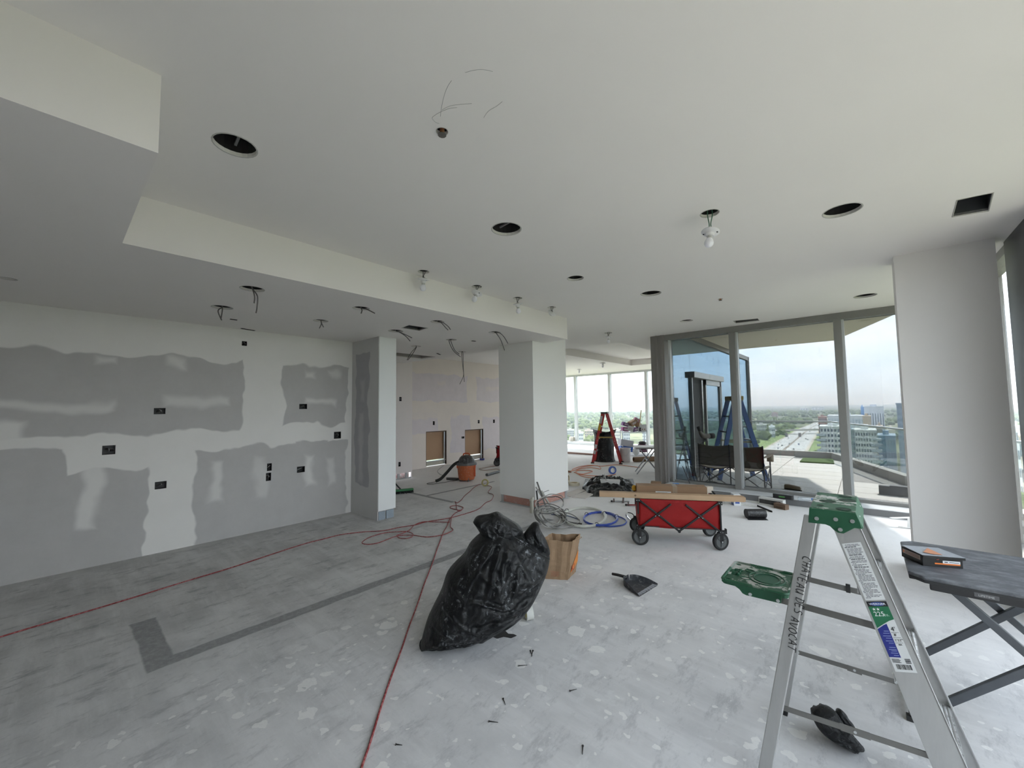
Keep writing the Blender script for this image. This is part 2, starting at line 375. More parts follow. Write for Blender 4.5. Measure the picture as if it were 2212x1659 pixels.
# dropped soffit
sh = [disc(at(u, v, S), wid(u, v, wpx, S)) for u, v, wpx, ws, l in SOFH]
hat = [(-6.95, 4.15), (-6.45, 4.15), (-6.45, 5.05), (-6.95, 5.05)]
ssq = [[(at(*q, S).x, at(*q, S).y) for q in r[:4]] for r in SOFSQ]
sb = MB(); so_out = [(-9.2, -4.7), (-2.10, -4.7), (-2.10, .24), (-3.40, .24), (-3.40, 5.20), (-9.2, 5.20)]
sb.plate(so_out, sh+ssq+[hat], lambda a, b, d: V((a, b, S+d)), .02, False)
n = len(so_out)
sb.add([(a, b, S) for a, b in so_out]+[(a, b, M_) for a, b in so_out], [(i, (i+1) % n, n+(i+1) % n, n+i) for i in range(n)])
struct(sb.build('ceiling_soffit', paint('soffit_white', (.86, .825, .79)), recalc=False), 'lower stepped ceiling soffit with wire holes', 'ceiling')
hb = MB(); hb.lohi((-6.96, 4.14, S+.15), (-6.44, 5.06, S+.2))
for a, b in ((hat[0], hat[1]), (hat[1], hat[2]), (hat[2], hat[3]), (hat[3], hat[0])): hb.add([(a[0], a[1], S+.02), (b[0], b[1], S+.02), (b[0], b[1], S+.16), (a[0], a[1], S+.16)], [(0, 1, 2, 3)])
tag(hb.build('ceiling_hatch', mat('hatch_grey', (.45, .42, .40))), 'recessed rectangular access hatch in the soffit over the far passage', 'hatch')

# left wall: gypsum board with joint compound
def board(name, ax, mud, gyp, greys, smears, band=None):
    """ax = the two wall coordinates; greys = bare board rectangles, smears = compound over them"""
    t = NT(name); d = t.n('ShaderNodeVectorMath', operation='SCALE'); nc = t.n('ShaderNodeVectorMath', operation='SUBTRACT')
    t.lk(t.ncol(2.6, 2), nc.inputs[0]); nc.inputs[1].default_value = (.5, .5, .5); t.lk(nc.outputs[0], d.inputs[0]); d.inputs['Scale'].default_value = .26
    p = t.sep(t.vmath('ADD', t.vec, d.outputs[0])); ab = (p[ax[0]], p[ax[1]]); g = None
    for r in greys:
        m = t.rect(ab, *r, soft=.012); g = m if g is None else t.math('MAXIMUM', g, m)
    for r in smears:
        k = r[4] if len(r) > 4 else .8
        m = t.math('MULTIPLY', t.rect(ab, *r[:4], soft=.04), k); g = t.math('MULTIPLY', g, t.math('SUBTRACT', 1.0, m))
    v = t.noise(2.5, 5, .6)
    c = t.mix(g, t.mix(v, tuple(x*.94 for x in mud), tuple(x*1.05 for x in mud)), t.mix(t.noise(5, 5, .7), tuple(x*.9 for x in gyp), tuple(x*1.1 for x in gyp)))
    return t.fin(c, .8, 0, t.noise(90, 1), .05, .004, .25)
def wr(u0, v0, u1, v1):      # rectangle on the left wall from two pixels
    a, b = atx(u0, v0, WX), atx(u1, v1, WX); return (a.y, b.y, b.z, a.z)
greys = [wr(-200, 735, 522, 925), wr(614, 785, 748, 912), wr(-200, 985, 130, 1330), wr(100, 1030, 300, 1330), wr(225, 1025, 270, 1100), wr(428, 972, 748, 1135), wr(640, 955, 700, 1000)]
smears = [wr(455, 1000, 475, 1088)+(.7,), wr(552, 985, 575, 1072)+(.4,), wr(660, 985, 673, 1048)+(.7,), wr(183, 1015, 216, 1135)+(.8,), wr(-150, 863, 235, 884)+(.7,), wr(362, 857, 490, 876)+(.6,),
          wr(198, 768, 246, 787)+(.7,), wr(362, 778, 397, 797)+(.7,), wr(662, 799, 682, 813)+(.7,), wr(714, 801, 730, 811)+(.6,), wr(664, 866, 726, 876)+(.7,), wr(-100, 918, 50, 965)+(.9,), wr(706, 990, 722, 1045)+(.5,)]
lw_m = board('board_left', (1, 2), (.83, .81, .78), (.53, .515, .505), greys, smears)
LB = [  # boxes on the left wall: u, v, w, h, label
 (528, 742, 11, 11, 'small square black wall box high up under the soffit'),
 (345, 888, 25, 13, 'wide black electrical box in the upper grey drywall patch'),
 (655, 878, 17, 11, 'black electrical box inside the small dark drywall patch'),
 (729, 940, 15, 14, 'black electrical box nearest the inner wall corner'),
 (235, 972, 28, 18, 'largest black electrical box, leftmost on the left wall'),
 (582, 1009, 10, 15, 'upper of the two stacked black electrical boxes'),
 (580, 1030, 11, 16, 'lower of the two stacked black electrical boxes'),
 (650, 1014, 17, 11, 'black electrical box right of the two stacked boxes'),
 (347, 1048, 25, 13, 'lowest wide black electrical box on the left wall'),
]
def boxhole(pl, u, v, wv, hv):
    f = (lambda a, b: atx(a, b, pl)); a, b = f(u-wv/2, v-hv/2), f(u+wv/2, v+hv/2)
    return (min(a.y, b.y), max(a.y, b.y), min(a.z, b.z), max(a.z, b.z))
lbh = [boxhole(WX, *b[:4]) for b in LB]
def rect4(h): return [(h[0], h[2]), (h[1], h[2]), (h[1], h[3]), (h[0], h[3])]
wl = MB(); wl.plate([(-4.7, 0), (NY, 0), (NY, S), (-4.7, S)], [rect4(h) for h in lbh], lambda a, b, d: V((WX-d, a, b)), .016, False)
struct(wl.build('wall_left', lw_m, recalc=False), 'grey unpainted drywall with white joint compound', 'wall')
nib_m = board('board_nib', (0, 2), (.62, .61, .60), (.44, .43, .45), [(-5.84, -5.44, .45, 2.38)], [(-5.72, -5.6, .5, 1.5, .6), (-5.66, -5.56, 1.7, 2.0, .5)])
nb = MB(); nb.lohi((-7.9, NY, 0), (NX-.012, NY+.012, S)); nb.lohi((-7.9, NY+.012, 0), (NX-.04, NY+.27, S))
nib = struct(nb.build('wall_nib', nib_m), 'short drywall nib closing the left wall', 'wall')
q = MB(); q.lohi((NX-.03, NY+.005, .13), (NX, NY+.28, S)); q.build('end_board', paint('end_board_white', (.84, .85, .84)), nib)
for y0, y1 in ((NY+.02, NY+.12), (NY+.14, NY+.26)):
    q = MB(); q.lohi((NX-.03, y0, 0), (NX-.012, y1, .115)); q.build('concrete_block', mat('block_blue_grey', (.32, .37, .42), .8, bump=.4), nib, bevel=.003)
# far side of the passage
PB = [(865, 862, 5, 9, 'upper black switch box on the pale wall piece beyond the nib'), (863, 1003, 5, 9, 'lower black outlet box on the pale wall piece beyond the nib')]
pbh = [boxhole(PWX, *b[:4]) for b in PB]
pw = MB(); pw.plate([(NY, .13), (5.42, .13), (5.42, S+.4), (NY, S+.4)], [rect4(h) for h in pbh], lambda a, b, d: V((PWX-d, a, b)), .016, False)
pw.lohi((-9.2, 5.405, 0), (PWX-.017, 5.42, M_))
pwo = struct(pw.build('wall_passage', pinkish, recalc=False), 'pale pinkish wall piece beyond the nib', 'wall')
q = MB(); q.lohi((PWX-.08, NY+.3, 0), (PWX-.03, 5.35, .135))
t = NT('pink_insulation'); q.build('insulation', t.fin(t.mix(t.ramp(t.noise(16, 5, .7), .4, .6), (.62, .38, .38), (.78, .72, .70)), .9), pwo)
for y in (3.9, 4.45, 4.75, 5.05, 5.25):
    q = MB(); q.lohi((PWX-.03, y, 0), (PWX-.006, y+.05, .13)); q.build('stud', mat('galvanised', (.55, .57, .58), .4, .7), pwo)
q = MB(); q.lohi((PWX-.05, NY+.3, 0), (PWX-.002, 5.4, .02)); q.build('bottom_track', mat('galvanised', (.55, .57, .58)), pwo)
FB = [(937, 914, 4, 8, 'black outlet box above the left niche of the far wall'), (1034, 911, 4, 7, 'black outlet box above the right niche of the far wall'), (1067, 910, 4, 7, 'black outlet box right of both niches, beside the centre column'), (1000, 945, 6, 4, 'small horizontal black box between the two niches')]
fbh = [boxhole(FWX, *b[:4]) for b in FB]
NI = [(6.51, 7.21, .03, .95), (7.89, 8.64, .03, .93)]
fw_m = board('board_far', (1, 2), (.86, .78, .73), (.78, .715, .74), [(5.4, 8.0, 1.75, 2.5), (8.35, 12, 1.75, 2.5), (5.4, 6.9, .9, 1.45), (7.35, 8.1, .3, 1.35), (8.6, 13, .3, 1.3), (10, 14, .3, 2.4)], [(6.0, 7.6, 1.3, 1.5, .8), (6.9, 7.2, 2.2, 2.3, .5), (8.8, 9.6, 2.1, 2.2, .5)])
fw = MB(); fw.plate([(5.42, 0), (9.65, 0), (9.65, M_), (5.42, M_)], [rect4(h) for h in fbh+NI], lambda a, b, d: V((FWX-d, a, b)), .016, False)
fw.lohi((-10.75, 9.63, 0), (FWX-.001, 9.65, M_))
struct(fw.build('wall_far', fw_m, recalc=False), 'pale lilac far wall with two low niches', 'wall')
for (y0, y1, z0, z1), lab in zip(NI, ('left low wall niche lined with brown paper', 'right low wall niche lined with brown paper behind the vacuum')):
    r = thing('wall_niche', lab, 'niche', (FWX, (y0+y1)/2, z0), 0, 'low niches in the far wall'); hw = (y1-y0)/2; h = z1-z0
    q = MB(); q.lohi((-.11, -hw, .15), (-.09, hw, h)); t = NT('kraft_paper_niche'); q.build('paper_lining', t.fin(t.mix(t.ramp(t.noise(11, 5, .75), .66, .7), t.mix(t.noise(2, 3), (.46, .29, .18), (.52, .34, .22)), (.75, .70, .66)), .8), r)
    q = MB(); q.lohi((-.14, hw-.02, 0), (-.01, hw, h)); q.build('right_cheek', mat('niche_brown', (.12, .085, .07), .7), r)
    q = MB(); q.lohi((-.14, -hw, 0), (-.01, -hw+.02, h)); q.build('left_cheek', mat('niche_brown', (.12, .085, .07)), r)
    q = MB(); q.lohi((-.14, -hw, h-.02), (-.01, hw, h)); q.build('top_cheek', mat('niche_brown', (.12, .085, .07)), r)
    q = MB(); q.bar((-.05, -hw+.02, .12), (-.05, hw-.02, .12), .05, .02); q.bar((-.04, hw-.06, .02), (-.04, hw-.06, h-.03), .03, .03); q.build('metal_stud', mat('galvanised', (.55, .57, .58)), r)
    q = MB(); q.lohi((-.2, -hw, 0), (-.06, hw, .11)); q.build('sill_block', mat('niche_sill', (.60, .57, .48)), r)
wb_ = MB(); wb_.lohi((-9.2, -4.8, 0), (1.12, -4.68, M_)); struct(wb_.build('wall_back', white), 'white wall behind the viewer', 'wall')

wb_ = MB(); wb_.lohi((RX, -4.7, 0), (RX+.14, -.4, M_)); struct(wb_.build('wall_right', white), 'white wall to the right behind the viewer', 'wall')
# centre column and right column
def column(x0, x1, y0, y1, z1, gap, m1, lab, name='column'):
    q = MB(); q.lohi((x0, y0, gap), (x1, y1, z1)); c = struct(q.build(name, m1), lab, 'column')
    if gap:
        q = MB(); q.lohi((x0+.03, y0+.018, 0), (x1-.018, y1-.03, gap)); q.build('core', mat('red_fibre_board', (.50, .27, .22), .8, dust=.6, scale=14), c)
        for a, b in ((x0+.02, y0+.006), (x1-.09, y0+.006), (x1-.05, y1-.09)):
            q = MB(); q.lohi((a, b, 0), (a+.045, b+.06, gap)); q.build('corner_stud', mat('galvanised', (.55, .57, .58)), c)
        q = MB(); q.lohi((x0, y0-.004, 0), (x1+.004, y1, .018)); q.build('bottom_track', mat('galvanised', (.55, .57, .58)), c)
    return c
column(-4.60, -3.87, 4.92, 5.85, M_, .13, paint('column_white', (.84, .83, .80)), 'grey white centre column carrying the soffit end')
column(.28, .90, 5.17, 5.46, M_, 0, paint('column_right_white', (.84, .82, .80)), 'big white column by the right glazing')

# glazing
alu = mat('frame_grey', (.23, .225, .215), .45, .25, var=.06); alu_l = mat('frame_silver', (.50, .52, .52), .35, .5, var=.06); dark_f = mat('frame_dark', (.10, .105, .115), .45, .2)
pane_m = glass_mat('window_glass', (.485, .495, .50), .05, .5); clear_m = glass_mat('clear_glass', (.985, .985, .98), .03, .4)
def pane(name, a, b, par, m=None):
    q = MB(); q.lohi(a, b); return q.build(name, m or pane_m, par)
# window 1: the terrace window wall
q = MB(); q.lohi((-3.13, WY, M_-.11), (1.12, WY+.16, M_)); q.lohi((-2.86, WY+.02, .10), (1.12, WY+.16, .15))
w1 = struct(q.build('window_1', alu), 'floor to ceiling window wall to the terrace', 'window')
q = MB(); q.lohi((-3.13, WY-.03, 0), (-2.86, WY+.2, M_)); q.lohi((-3.03, WY-.045, 0), (-2.99, WY-.02, M_)); q.lohi((-2.93, WY-.045, 0), (-2.90, WY-.02, M_)); q.build('corner_post', mat('post_warm_grey', (.24, .225, .215), .5, .1, .03), w1, bevel=.004)
mxs = [-2.84, -1.68, -.24, 1.04]
for i, x in enumerate(mxs):
    q = MB()
    if i: q.lohi((x-.05, WY-.02, .1), (x+.045, WY+.16, M_-.1)); q.build('mullion', alu, w1, bevel=.004)
    q = MB(); q.lohi((x+.046, WY+.0, .12), (x+.075, WY+.12, M_-.11)); q.build('silver_bead', alu_l, w1)
for a, b in zip(mxs[:-1], mxs[1:]): pane('pane', (a+.06, WY+.07, .14), (b-.04, WY+.08, M_-.10), w1)
cb = MB(); cb.lohi((-2.86, 7.505, 0), (1.0, WY+.15, .09)); tr1 = struct(cb.build('trim_1', mat('sill_front', (.20, .20, .205), .5, .2), None), 'low metal sill under the terrace window wall', 'sill')
cb = MB(); cb.lohi((-2.86, 7.495, .09), (1.0, WY+.16, .102)); cb.build('sill_top', mat('sill_metal', (.62, .63, .64), .5, .1, dust=.5), tr1, bevel=.004)
# window 2: glazing along the right side
q = MB(); q.lohi((RX, -.4, M_-.08), (RX+.14, WY+.16, M_)); q.lohi((RX, -.4, 0), (RX+.14, WY+.16, .12))
w2 = struct(q.build('window_2', alu), 'floor to ceiling glazing along the right side', 'window')
q = MB(); q.lohi((RX-.02, 4.40, 0), (RX+.22, 5.37, M_)); q.build('dark_post', dark_f, w2, bevel=.004)  # near side widened out of view to shade the column
ys = [-.4, 1.0, 2.4, 3.85, 5.16, 6.5, 7.8]
for y in (1.0, 2.4, 6.5):
    q = MB(); q.lohi((RX, y-.045, .1), (RX+.15, y+.045, M_-.07)); q.build('mullion', alu, w2)
for a, b in ((-.4, 1.0), (1.0, 2.4), (2.4, 4.42), (5.36, 6.5), (6.5, 7.8)): pane('pane', (RX+.07, a, .12), (RX+.08, b, M_-.08), w2, clear_m)
# window 6: unseen side glazing, added to light the far room
SX = -10.6; q = MB(); q.lohi((SX-.12, 9.65, 0), (SX+.02, 14.7, .14)); q.lohi((SX-.12, 9.65, M_-.1), (SX+.02, 14.7, M_)); w6 = struct(q.build('added_window_6', alu), 'added side window lighting the far room, unseen behind the centre column', 'window')
for y in (9.72, 11.35, 12.98, 14.62):
    q = MB(); q.lohi((SX-.1, y-.04, .12), (SX+.02, y+.04, M_-.08)); q.build('mullion', alu, w6)
for a, b in ((9.76, 11.31), (11.39, 12.94), (13.02, 14.58)): pane('pane', (SX-.06, a, .14), (SX-.05, b, M_-.1), w6, clear_m)
# window 3: far room
q = MB(); q.lohi((-10.7, FY, M_-.07), (-2.8, FY+.14, M_)); q.lohi((-10.7, FY-.35, 0), (-2.8, FY+.14, .10))
w3 = struct(q.build('window_3', mat('frame_pale', (.55, .57, .57), .4, .3)), 'row of tall windows closing the far room', 'window')
fx = [-10.6]+[aty(u, 880, FY).x for u in (1243, 1317, 1397)]+[-2.9]; fx.insert(1, 2*fx[1]-fx[2])
for x in fx[1:-1]:
    q = MB(); q.lohi((x-.05, FY-.02, .1), (x+.05, FY+.12, M_-.06)); q.build('mullion', mat('frame_pale', (.55, .57, .57)), w3)
for a, b in zip(fx[:-1], fx[1:]): pane('pane', (a, FY+.05, .1), (b, FY+.06, M_-.06), w3, glass_mat('far_glass', (.74, .75, .745), .03, .4) if 'far_glass' not in bpy.data.materials else bpy.data.materials['far_glass'])
# window 4: mirror-coated glass wall of the far room, seen from the terrace side
mirror = glass_mat('mirror_glass', (.97, .97, .97), .58, .35, (.46, .64, .78))
dn = lambda u, v: atx(u, v, GX)
dy0, dym, dy1 = dn(1497, 950).y, dn(1526, 950).y, dn(1559, 950).y; dz = 2.15
q = MB(); q.lohi((GX-.1, 8.0, 2.98), (GX+.04, 14.85, 3.1)); q.lohi((GX-.1, 14.78, 0), (GX+.05, 14.86, 3.1)); q.lohi((GX-.1, 8.0, -.02), (GX+.03, 14.85, .06))
w4 = struct(q.build('window_4', alu), 'mirror coated glass wall beside the terrace', 'window')
for a, b, z0, z1 in ((8.0, dy0-.02, .06, 2.98), (dy0-.01, dy1+.01, dz+.14, 2.98), (dy1+.02, 13.0, .06, 2.98), (13.01, 14.78, .06, 2.98)):
    pane('pane', (GX-.01, a, z0), (GX, b, z1), w4, mirror)
q = MB(); q.lohi((GX-.12, dy0-.06, dz), (GX+.10, dy1+.06, dz+.13)); dr = struct(q.build('door_1', alu_l, None, bevel=.004), 'open sliding glass door onto the terrace', 'door')
q = MB(); q.lohi((GX-.08, dy0-.05, 0), (GX+.04, dy0, dz)); q.lohi((GX-.08, dy1, 0), (GX+.04, dy1+.05, dz)); q.build('jamb', alu_l, dr)
q = MB()
for a, b in (((dym, 0), (dym+.07, dz)), ((dy1-.07, 0), (dy1, dz)), ((dym, dz-.12), (dy1, dz)), ((dym, 0), (dy1, .12))): q.lohi((GX-.03, a[0], a[1]), (GX+.03, b[0], b[1]))
lf = q.build('door_leaf', alu_l, dr); pane('pane', (GX-.01, dym+.07, .12), (GX, dy1-.07, dz-.12), lf, mirror)
pane('shade_sheet', (GX-.07, dy0, .02), (GX-.06, dym+.02, dz), dr, mat('opening_shade', (.025, .028, .03), .6))  # dark sheet painted as the dim interior behind the open half

# terrace
PAR = [(GX, 14.72), (-.72, 14.80), (.60, 10.80), (1.75, 7.3), (3.2, 2.9), (4.6, -1.4), (5.6, -4.6)]
slab = MB(); slab.prism([(-2.8, 7.96), (1.12, 7.96), (1.12, -4.7)]+[(5.8, -4.7)]+list(reversed([(x+.12, y+.1) for x, y in PAR])), -.4, -.03)
ts = struct(slab.build('floor_terrace', mat('terrace_bed', (.34, .33, .31), .9)), 'terrace of pale square pavers', 'terrace')
def inside(x, y, poly):
    r = False
    for i in range(len(poly)):
        (x0, y0), (x1, y1) = poly[i-1], poly[i]
        if (y0 > y) != (y1 > y) and x < (x1-x0)*(y-y0)/(y1-y0)+x0: r = not r
    return r
tp = [(-2.8, 7.96), (1.12, 7.96), (1.12, -4.7), (5.6, -4.7)]+list(reversed(PAR))
pav = [paint('paver_%d' % i, c_) for i, c_ in enumerate(((.68, .66, .61), (.64, .62, .58), (.70, .68, .64)))]
pm = []
for k in range(3):
    b = MB(); b.box((0, 0, -.015), (1.188, .588, .03)); o = b.build('paver', pav[k], None, bevel=.003); pm.append(o.data); bpy.data.objects.remove(o)
for i in range(7):
    for j in range(22):
        x, y = -2.8+.62+1.2*i-.03, 14.4-.6*j
        if inside(x, y, tp) and inside(x+.4, y+.2, tp) and (y > 8.26 or x > 1.75):
            o = bpy.data.objects.new('paver', pm[(i*5+j*3+(i*j) % 2) % 3]); COL.objects.link(o); o.parent = ts; o.location = (x, y, 0)
rail_m = mat('rail_steel', (.55, .57, .57), .3, .7); bal_m = glass_mat('balustrade_glass', (.95, .975, .965), .03, .4)
kerb = mat('kerb_concrete', (.40, .385, .36), .8)
for i, (a, b) in enumerate(zip(PAR[:-1], PAR[1:])):
    a, b = V(a+(0,)), V(b+(0,)); d = (b-a).normalized(); a = a+d*(.10 if i else 0)
    r = thing('glass_balustrade', ['glass balustrade straight across the far end of the terrace', 'glass balustrade slanting along the terrace behind the window mullion', 'glass balustrade beyond the big white column', 'glass balustrade outside the right glazing', 'glass balustrade further along the right glazing', 'last glass balustrade along the right glazing'][i], 'balustrade', (0, 0, 0))
    q = MB(); q.bar(a+V((0, 0, .05)), b+V((0, 0, .05)), .16, .20); q.build('kerb', kerb, r)
    q = MB(); q.bar(a+V((0, 0, 1.03)), b+V((0, 0, 1.03)), .06, .035); q.build('top_rail', rail_m, r, bevel=.006)
    L = (b-a).length; n = max(1, round(L/1.5))
    for k in range(n):
        q = MB(); q.bar(a+d*(L*k/n+.012)+V((0, 0, .58)), a+d*(L*(k+1)/n-.012)+V((0, 0, .58)), .014, .88); q.build('pane', bal_m, r)
ROOF = [(GX-.05, 12.55), (-.46, 12.58), (.48, 9.69), (1.50, 6.55), (1.75, 5.0), (1.3, 4.4), (1.3, -4.7)]
rr = MB(); rr.prism([(-2.75, 7.97), (1.03, 7.97), (.48, 9.69), (-.46, 12.58), (GX-.05, 12.55)], 3.10, 3.42); rr.prism([(1.14, 7.63), (1.14, 5.0), (1.75, 5.0), (1.50, 6.55)], 3.10, 3.42); rr.prism([(1.14, -4.7), (1.3, -4.7), (1.3, 5.0), (1.14, 5.0)], 3.10, 3.42); rr.prism([(1.03, 7.97), (1.14, 7.63), (1.14, 7.97)], 3.10, 3.42)
struct(rr.build('roof_overhang', paint('overhang_cream', (.80, .75, .63))), 'cream roof overhang above the terrace', 'roof')
# ------------------------------------------------------------------ the city far below
GZ = -62.0
def gp(u, v): return at(u, v, GZ)
t = NT('city_ground'); p = t.sep(t.vec)
f1 = t.noise(.0045, 8, .62); f2 = t.noise(.03, 6, .65); f3 = t.noise(.0012, 5, .6)
c = t.mix(t.ramp(f2, .35, .65), (.06, .075, .045), (.13, .145, .085))
c = t.mix(t.ramp(f1, .50, .58), c, (.22, .235, .14))
c = t.mix(t.math('MULTIPLY', t.ramp(t.noise(.02, 8, .8), .60, .66), t.ramp(f3, .42, .58)), c, (.42, .41, .39))
ground_m = t.fin(c, .95, 0, None, spec=.1)
g = MB(); R_ = [0, 150, 400, 900, 1800, 3500, 7000, 12000, 20000]; nA = 72
vs = [(0, 0, GZ)]; fs = []
for k, r in enumerate(R_[1:]):
    for i in range(nA):
        a = 2*pi*i/nA; hz = 0
        if r > 3000: hz = 9*noise.noise(V((r*math.cos(a)/2600, r*math.sin(a)/2600, 3)))*(r/7000)
        vs.append((r*math.cos(a), r*math.sin(a), GZ+hz))
fs += [(0, 1+i, 1+(i+1) % nA) for i in range(nA)]
for k in range(len(R_)-2):
    b = 1+k*nA; fs += [(b+i, b+nA+i, b+nA+(i+1) % nA, b+(i+1) % nA) for i in range(nA)]
g.add(vs, fs); struct(g.build('ground_plain', ground_m), 'green wooded plain stretching to the horizon', 'ground')

# highway through the view, two carriageways
Lf = [gp(1560, 1025), gp(1651, 969), gp(1691.5, 945.6), gp(1729, 925), gp(1754, 915), gp(1775, 903)]
Rt = [gp(1700, 1060), gp(1742, 982), gp(1760.5, 949), gp(1772, 928), gp(1782, 916), gp(1790, 904)]
Md = [a.lerp(b, .47) for a, b in zip(Lf, Rt)]
t = NT('road_concrete'); road_m = t.fin(t.mix(t.noise(.08, 5), (.46, .45, .44), (.56, .55, .54)), .9)
def strip(a, b, dz, k=6):
    A, B_ = spline(a, k), spline(b, k); q = MB(); n = len(A)
    q.add([p+V((0, 0, dz)) for p in A]+[p+V((0, 0, dz)) for p in B_], [(i, i+1, n+i+1, n+i) for i in range(n-1)]); return q
hw = thing('highway', 'concrete highway with traffic running away below the terrace', 'road', gp(1720, 950))
ofs = gp(1720, 950)
def rel(pts): return [p-ofs for p in pts]
strip(rel(Lf), rel([a.lerp(b, .94) for a, b in zip(Lf, Md)]), .3).build('left_carriageway', road_m, hw)
strip(rel([a.lerp(b, .06) for a, b in zip(Md, Rt)]), rel(Rt), .3).build('right_carriageway', road_m, hw)
q = MB(); q.tube(spline(rel(Md), 6), 1.3, 4); q.build('median_barrier', mat('barrier_brown', (.34, .28, .24), .9), hw)
q = strip(rel([a.lerp(b, .13) for a, b in zip(Lf, Md)]), rel(Lf), .45); q.build('shoulder', mat('shoulder_tan', (.50, .44, .36), .9), hw)
q = strip(rel([a.lerp(b, .86) for a, b in zip(Md, Rt)]), rel(Rt), .45); q.build('shoulder', mat('shoulder_tan', (.50, .44, .36)), hw)
for side, k0 in ((Lf, .35), (Rt, -.35)):
    for f in (.30, .45, .60, .75):
        A = [x.lerp(y_, f) for x, y_ in zip(Lf if side is Lf else Md, Md if side is Lf else Rt)]
        B_ = [x+(y_-x).normalized()*.45 for x, y_ in zip(A, Md if side is Lf else Rt)]
        strip(rel(A), rel(B_), .5).build('lane_line', mat('road_white', (.75, .75, .74)), hw)
# grass banks
ban = mat('bank_grass', (.20, .27, .09), .95, var=.25, scale=.05)
strip([p+V((0, 0, 9)) for p in [gp(1420, 1010), gp(1560, 955), gp(1640, 936), gp(1690, 922)]], [p+V((0, 0, .2)) for p in Lf[:4]], .1).build('grass_bank', ban)
tag(bpy.data.objects['grass_bank'], 'green grass bank left of the highway', 'grass')
o = strip([p+V((0, 0, .2)) for p in Rt[:4]], [gp(1850, 1060), gp(1800, 985), gp(1790, 950), gp(1786, 930)], .1).build('grass_bank', ban); tag(o, 'green grass bank between highway and white office block', 'grass')
# overpass
a, b = gp(1672, 939)+V((0, 0, 8)), gp(1800, 936)+V((0, 0, 8))
ov = thing('overpass', 'concrete road bridge crossing over the highway', 'bridge', (a+b)/2)
q = MB(); q.bar(a-(a+b)/2, b-(a+b)/2, 15, 1.6); q.build('deck', mat('bridge_concrete', (.50, .47, .43), .9), ov)
d = (b-a).normalized(); sd_ = d.cross(up)
for s_ in (-1, 1):
    q = MB(); q.bar(a-(a+b)/2+sd_*7*s_+V((0, 0, 1.4)), b-(a+b)/2+sd_*7*s_+V((0, 0, 1.4)), .5, 1.4); q.build('parapet', mat('bridge_concrete', (.50, .47, .43)), ov)
for u in (1699, 1728):
    c_ = gp(u, 944); q = MB(); q.lohi(c_-(a+b)/2+V((-2, -3, 0)), c_-(a+b)/2+V((2, 3, 8))); q.build('pier', mat('pier_dark', (.22, .2, .19), .9), ov)

# office blocks
pale = mat('facade_pale', (.70, .71, .69), .8, var=.05); glz = mat('facade_window', (.10, .13, .17), .2, var=.2, scale=.3); bal = mat('facade_band', (.45, .50, .52), .6)
def block(name, label, u0, u1, vtop, dist, depth, wall, rows, cols, win=None, vert=False, rz=None, roof=None, ww=.55, wh=.5, z0=GZ):
    """box building whose front spans u0..u1 at the given distance"""
    def rad(u): d_ = ray(u, vtop); return EYEP+d_*(dist/math.hypot(d_.x, d_.y))
    A, B_ = rad(u0), rad(u1); W = ((B_-A)*V((1, 1, 0))).length; top = (A.z+B_.z)/2; Hh = top-z0
    ctr = (A+B_)/2; ang = math.atan2((B_-A).y, (B_-A).x) if rz is None else rz
    r = thing(name, label, 'building', (ctr.x, ctr.y, z0), ang)
    q = MB(); q.lohi((-W/2, 0, 0), (W/2, depth, Hh)); q.build('walls', wall, r)
    q = MB(); q.lohi((-W/2-.3, -.3, Hh), (W/2+.3, depth+.3, Hh+1)); q.lohi((-W*.2, depth*.3, Hh+1), (W*.15, depth*.6, Hh+4)); q.build('roof', roof or wall, r)
    wm = {}
    for k in range(cols):
        for j in range(rows if not vert else 1):
            cw = W/cols; rh = Hh/rows
            sx, sz = cw*ww, (rh*wh if not vert else Hh*.62)
            key = 0
            if key not in wm:
                q = MB(); q.box((0, 0, 0), (sx, .25, sz)); o = q.build('window', win or glz, r); wm[key] = o.data
            else: o = bpy.data.objects.new('window', wm[key]); COL.objects.link(o); o.parent = r
            o.location = (-W/2+cw*(k+.5), -.05, (rh*(rows-j-.5)) if not vert else Hh*.52)
    return r, W, Hh
r, W, Hh = block('office_block', 'white twelve storey office block with banded balconies beside the highway', 1771, 1830, 924, 360, 26, pale, 13, 8)
for s_ in (-1,):
    for j in range(12):
        q = MB(); q.lohi((-W/2-2.2, -1.0, j*Hh/13+1.2), (-W/2+3.0, 5, j*Hh/13+2.5)); q.build('balcony', bal, r)
r, W, Hh = block('office_block', 'white office wing with small square windows right of the window mullion', 1846, 1893, 932, 345, 26, pale, 13, 8)
for j in range(12):
    q = MB(); q.lohi((W/2-3.0, -1.0, j*Hh/13+1.2), (W/2+2.2, 5, j*Hh/13+2.5)); q.build('balcony', bal, r)
block('office_block', 'grey glass link between the two white office wings', 1830, 1846, 930, 362, 14, mat('facade_glass', (.42, .50, .54), .25), 13, 3, mat('facade_glass_dark', (.25, .33, .38), .2))
block('office_tower', 'white tower with dark vertical window strips near the skyline', 1866, 1909, 879, 820, 40, mat('facade_cool', (.66, .69, .74), .8, var=.03), 14, 8, None, True, ww=.28)
block('office_tower', 'blue side slab of the striped white tower', 1859, 1866, 880, 835, 30, mat('facade_blue', (.28, .45, .68), .6), 14, 2, mat('facade_blue_dark', (.2, .34, .55), .4), ww=.6)
block('parking_hall', 'long pale low hall in front of the striped tower', 1788, 1866, 899, 780, 60, mat('hall_pale', (.60, .64, .68), .8), 3, 12, mat('hall_glass', (.38, .45, .52), .4))
block('tan_hall', 'tan windowless block beside the striped tower', 1863, 1881, 900, 700, 30, mat('hall_tan', (.52, .44, .34), .8), 6, 3, mat('hall_tan_dark', (.47, .39, .30), .7))
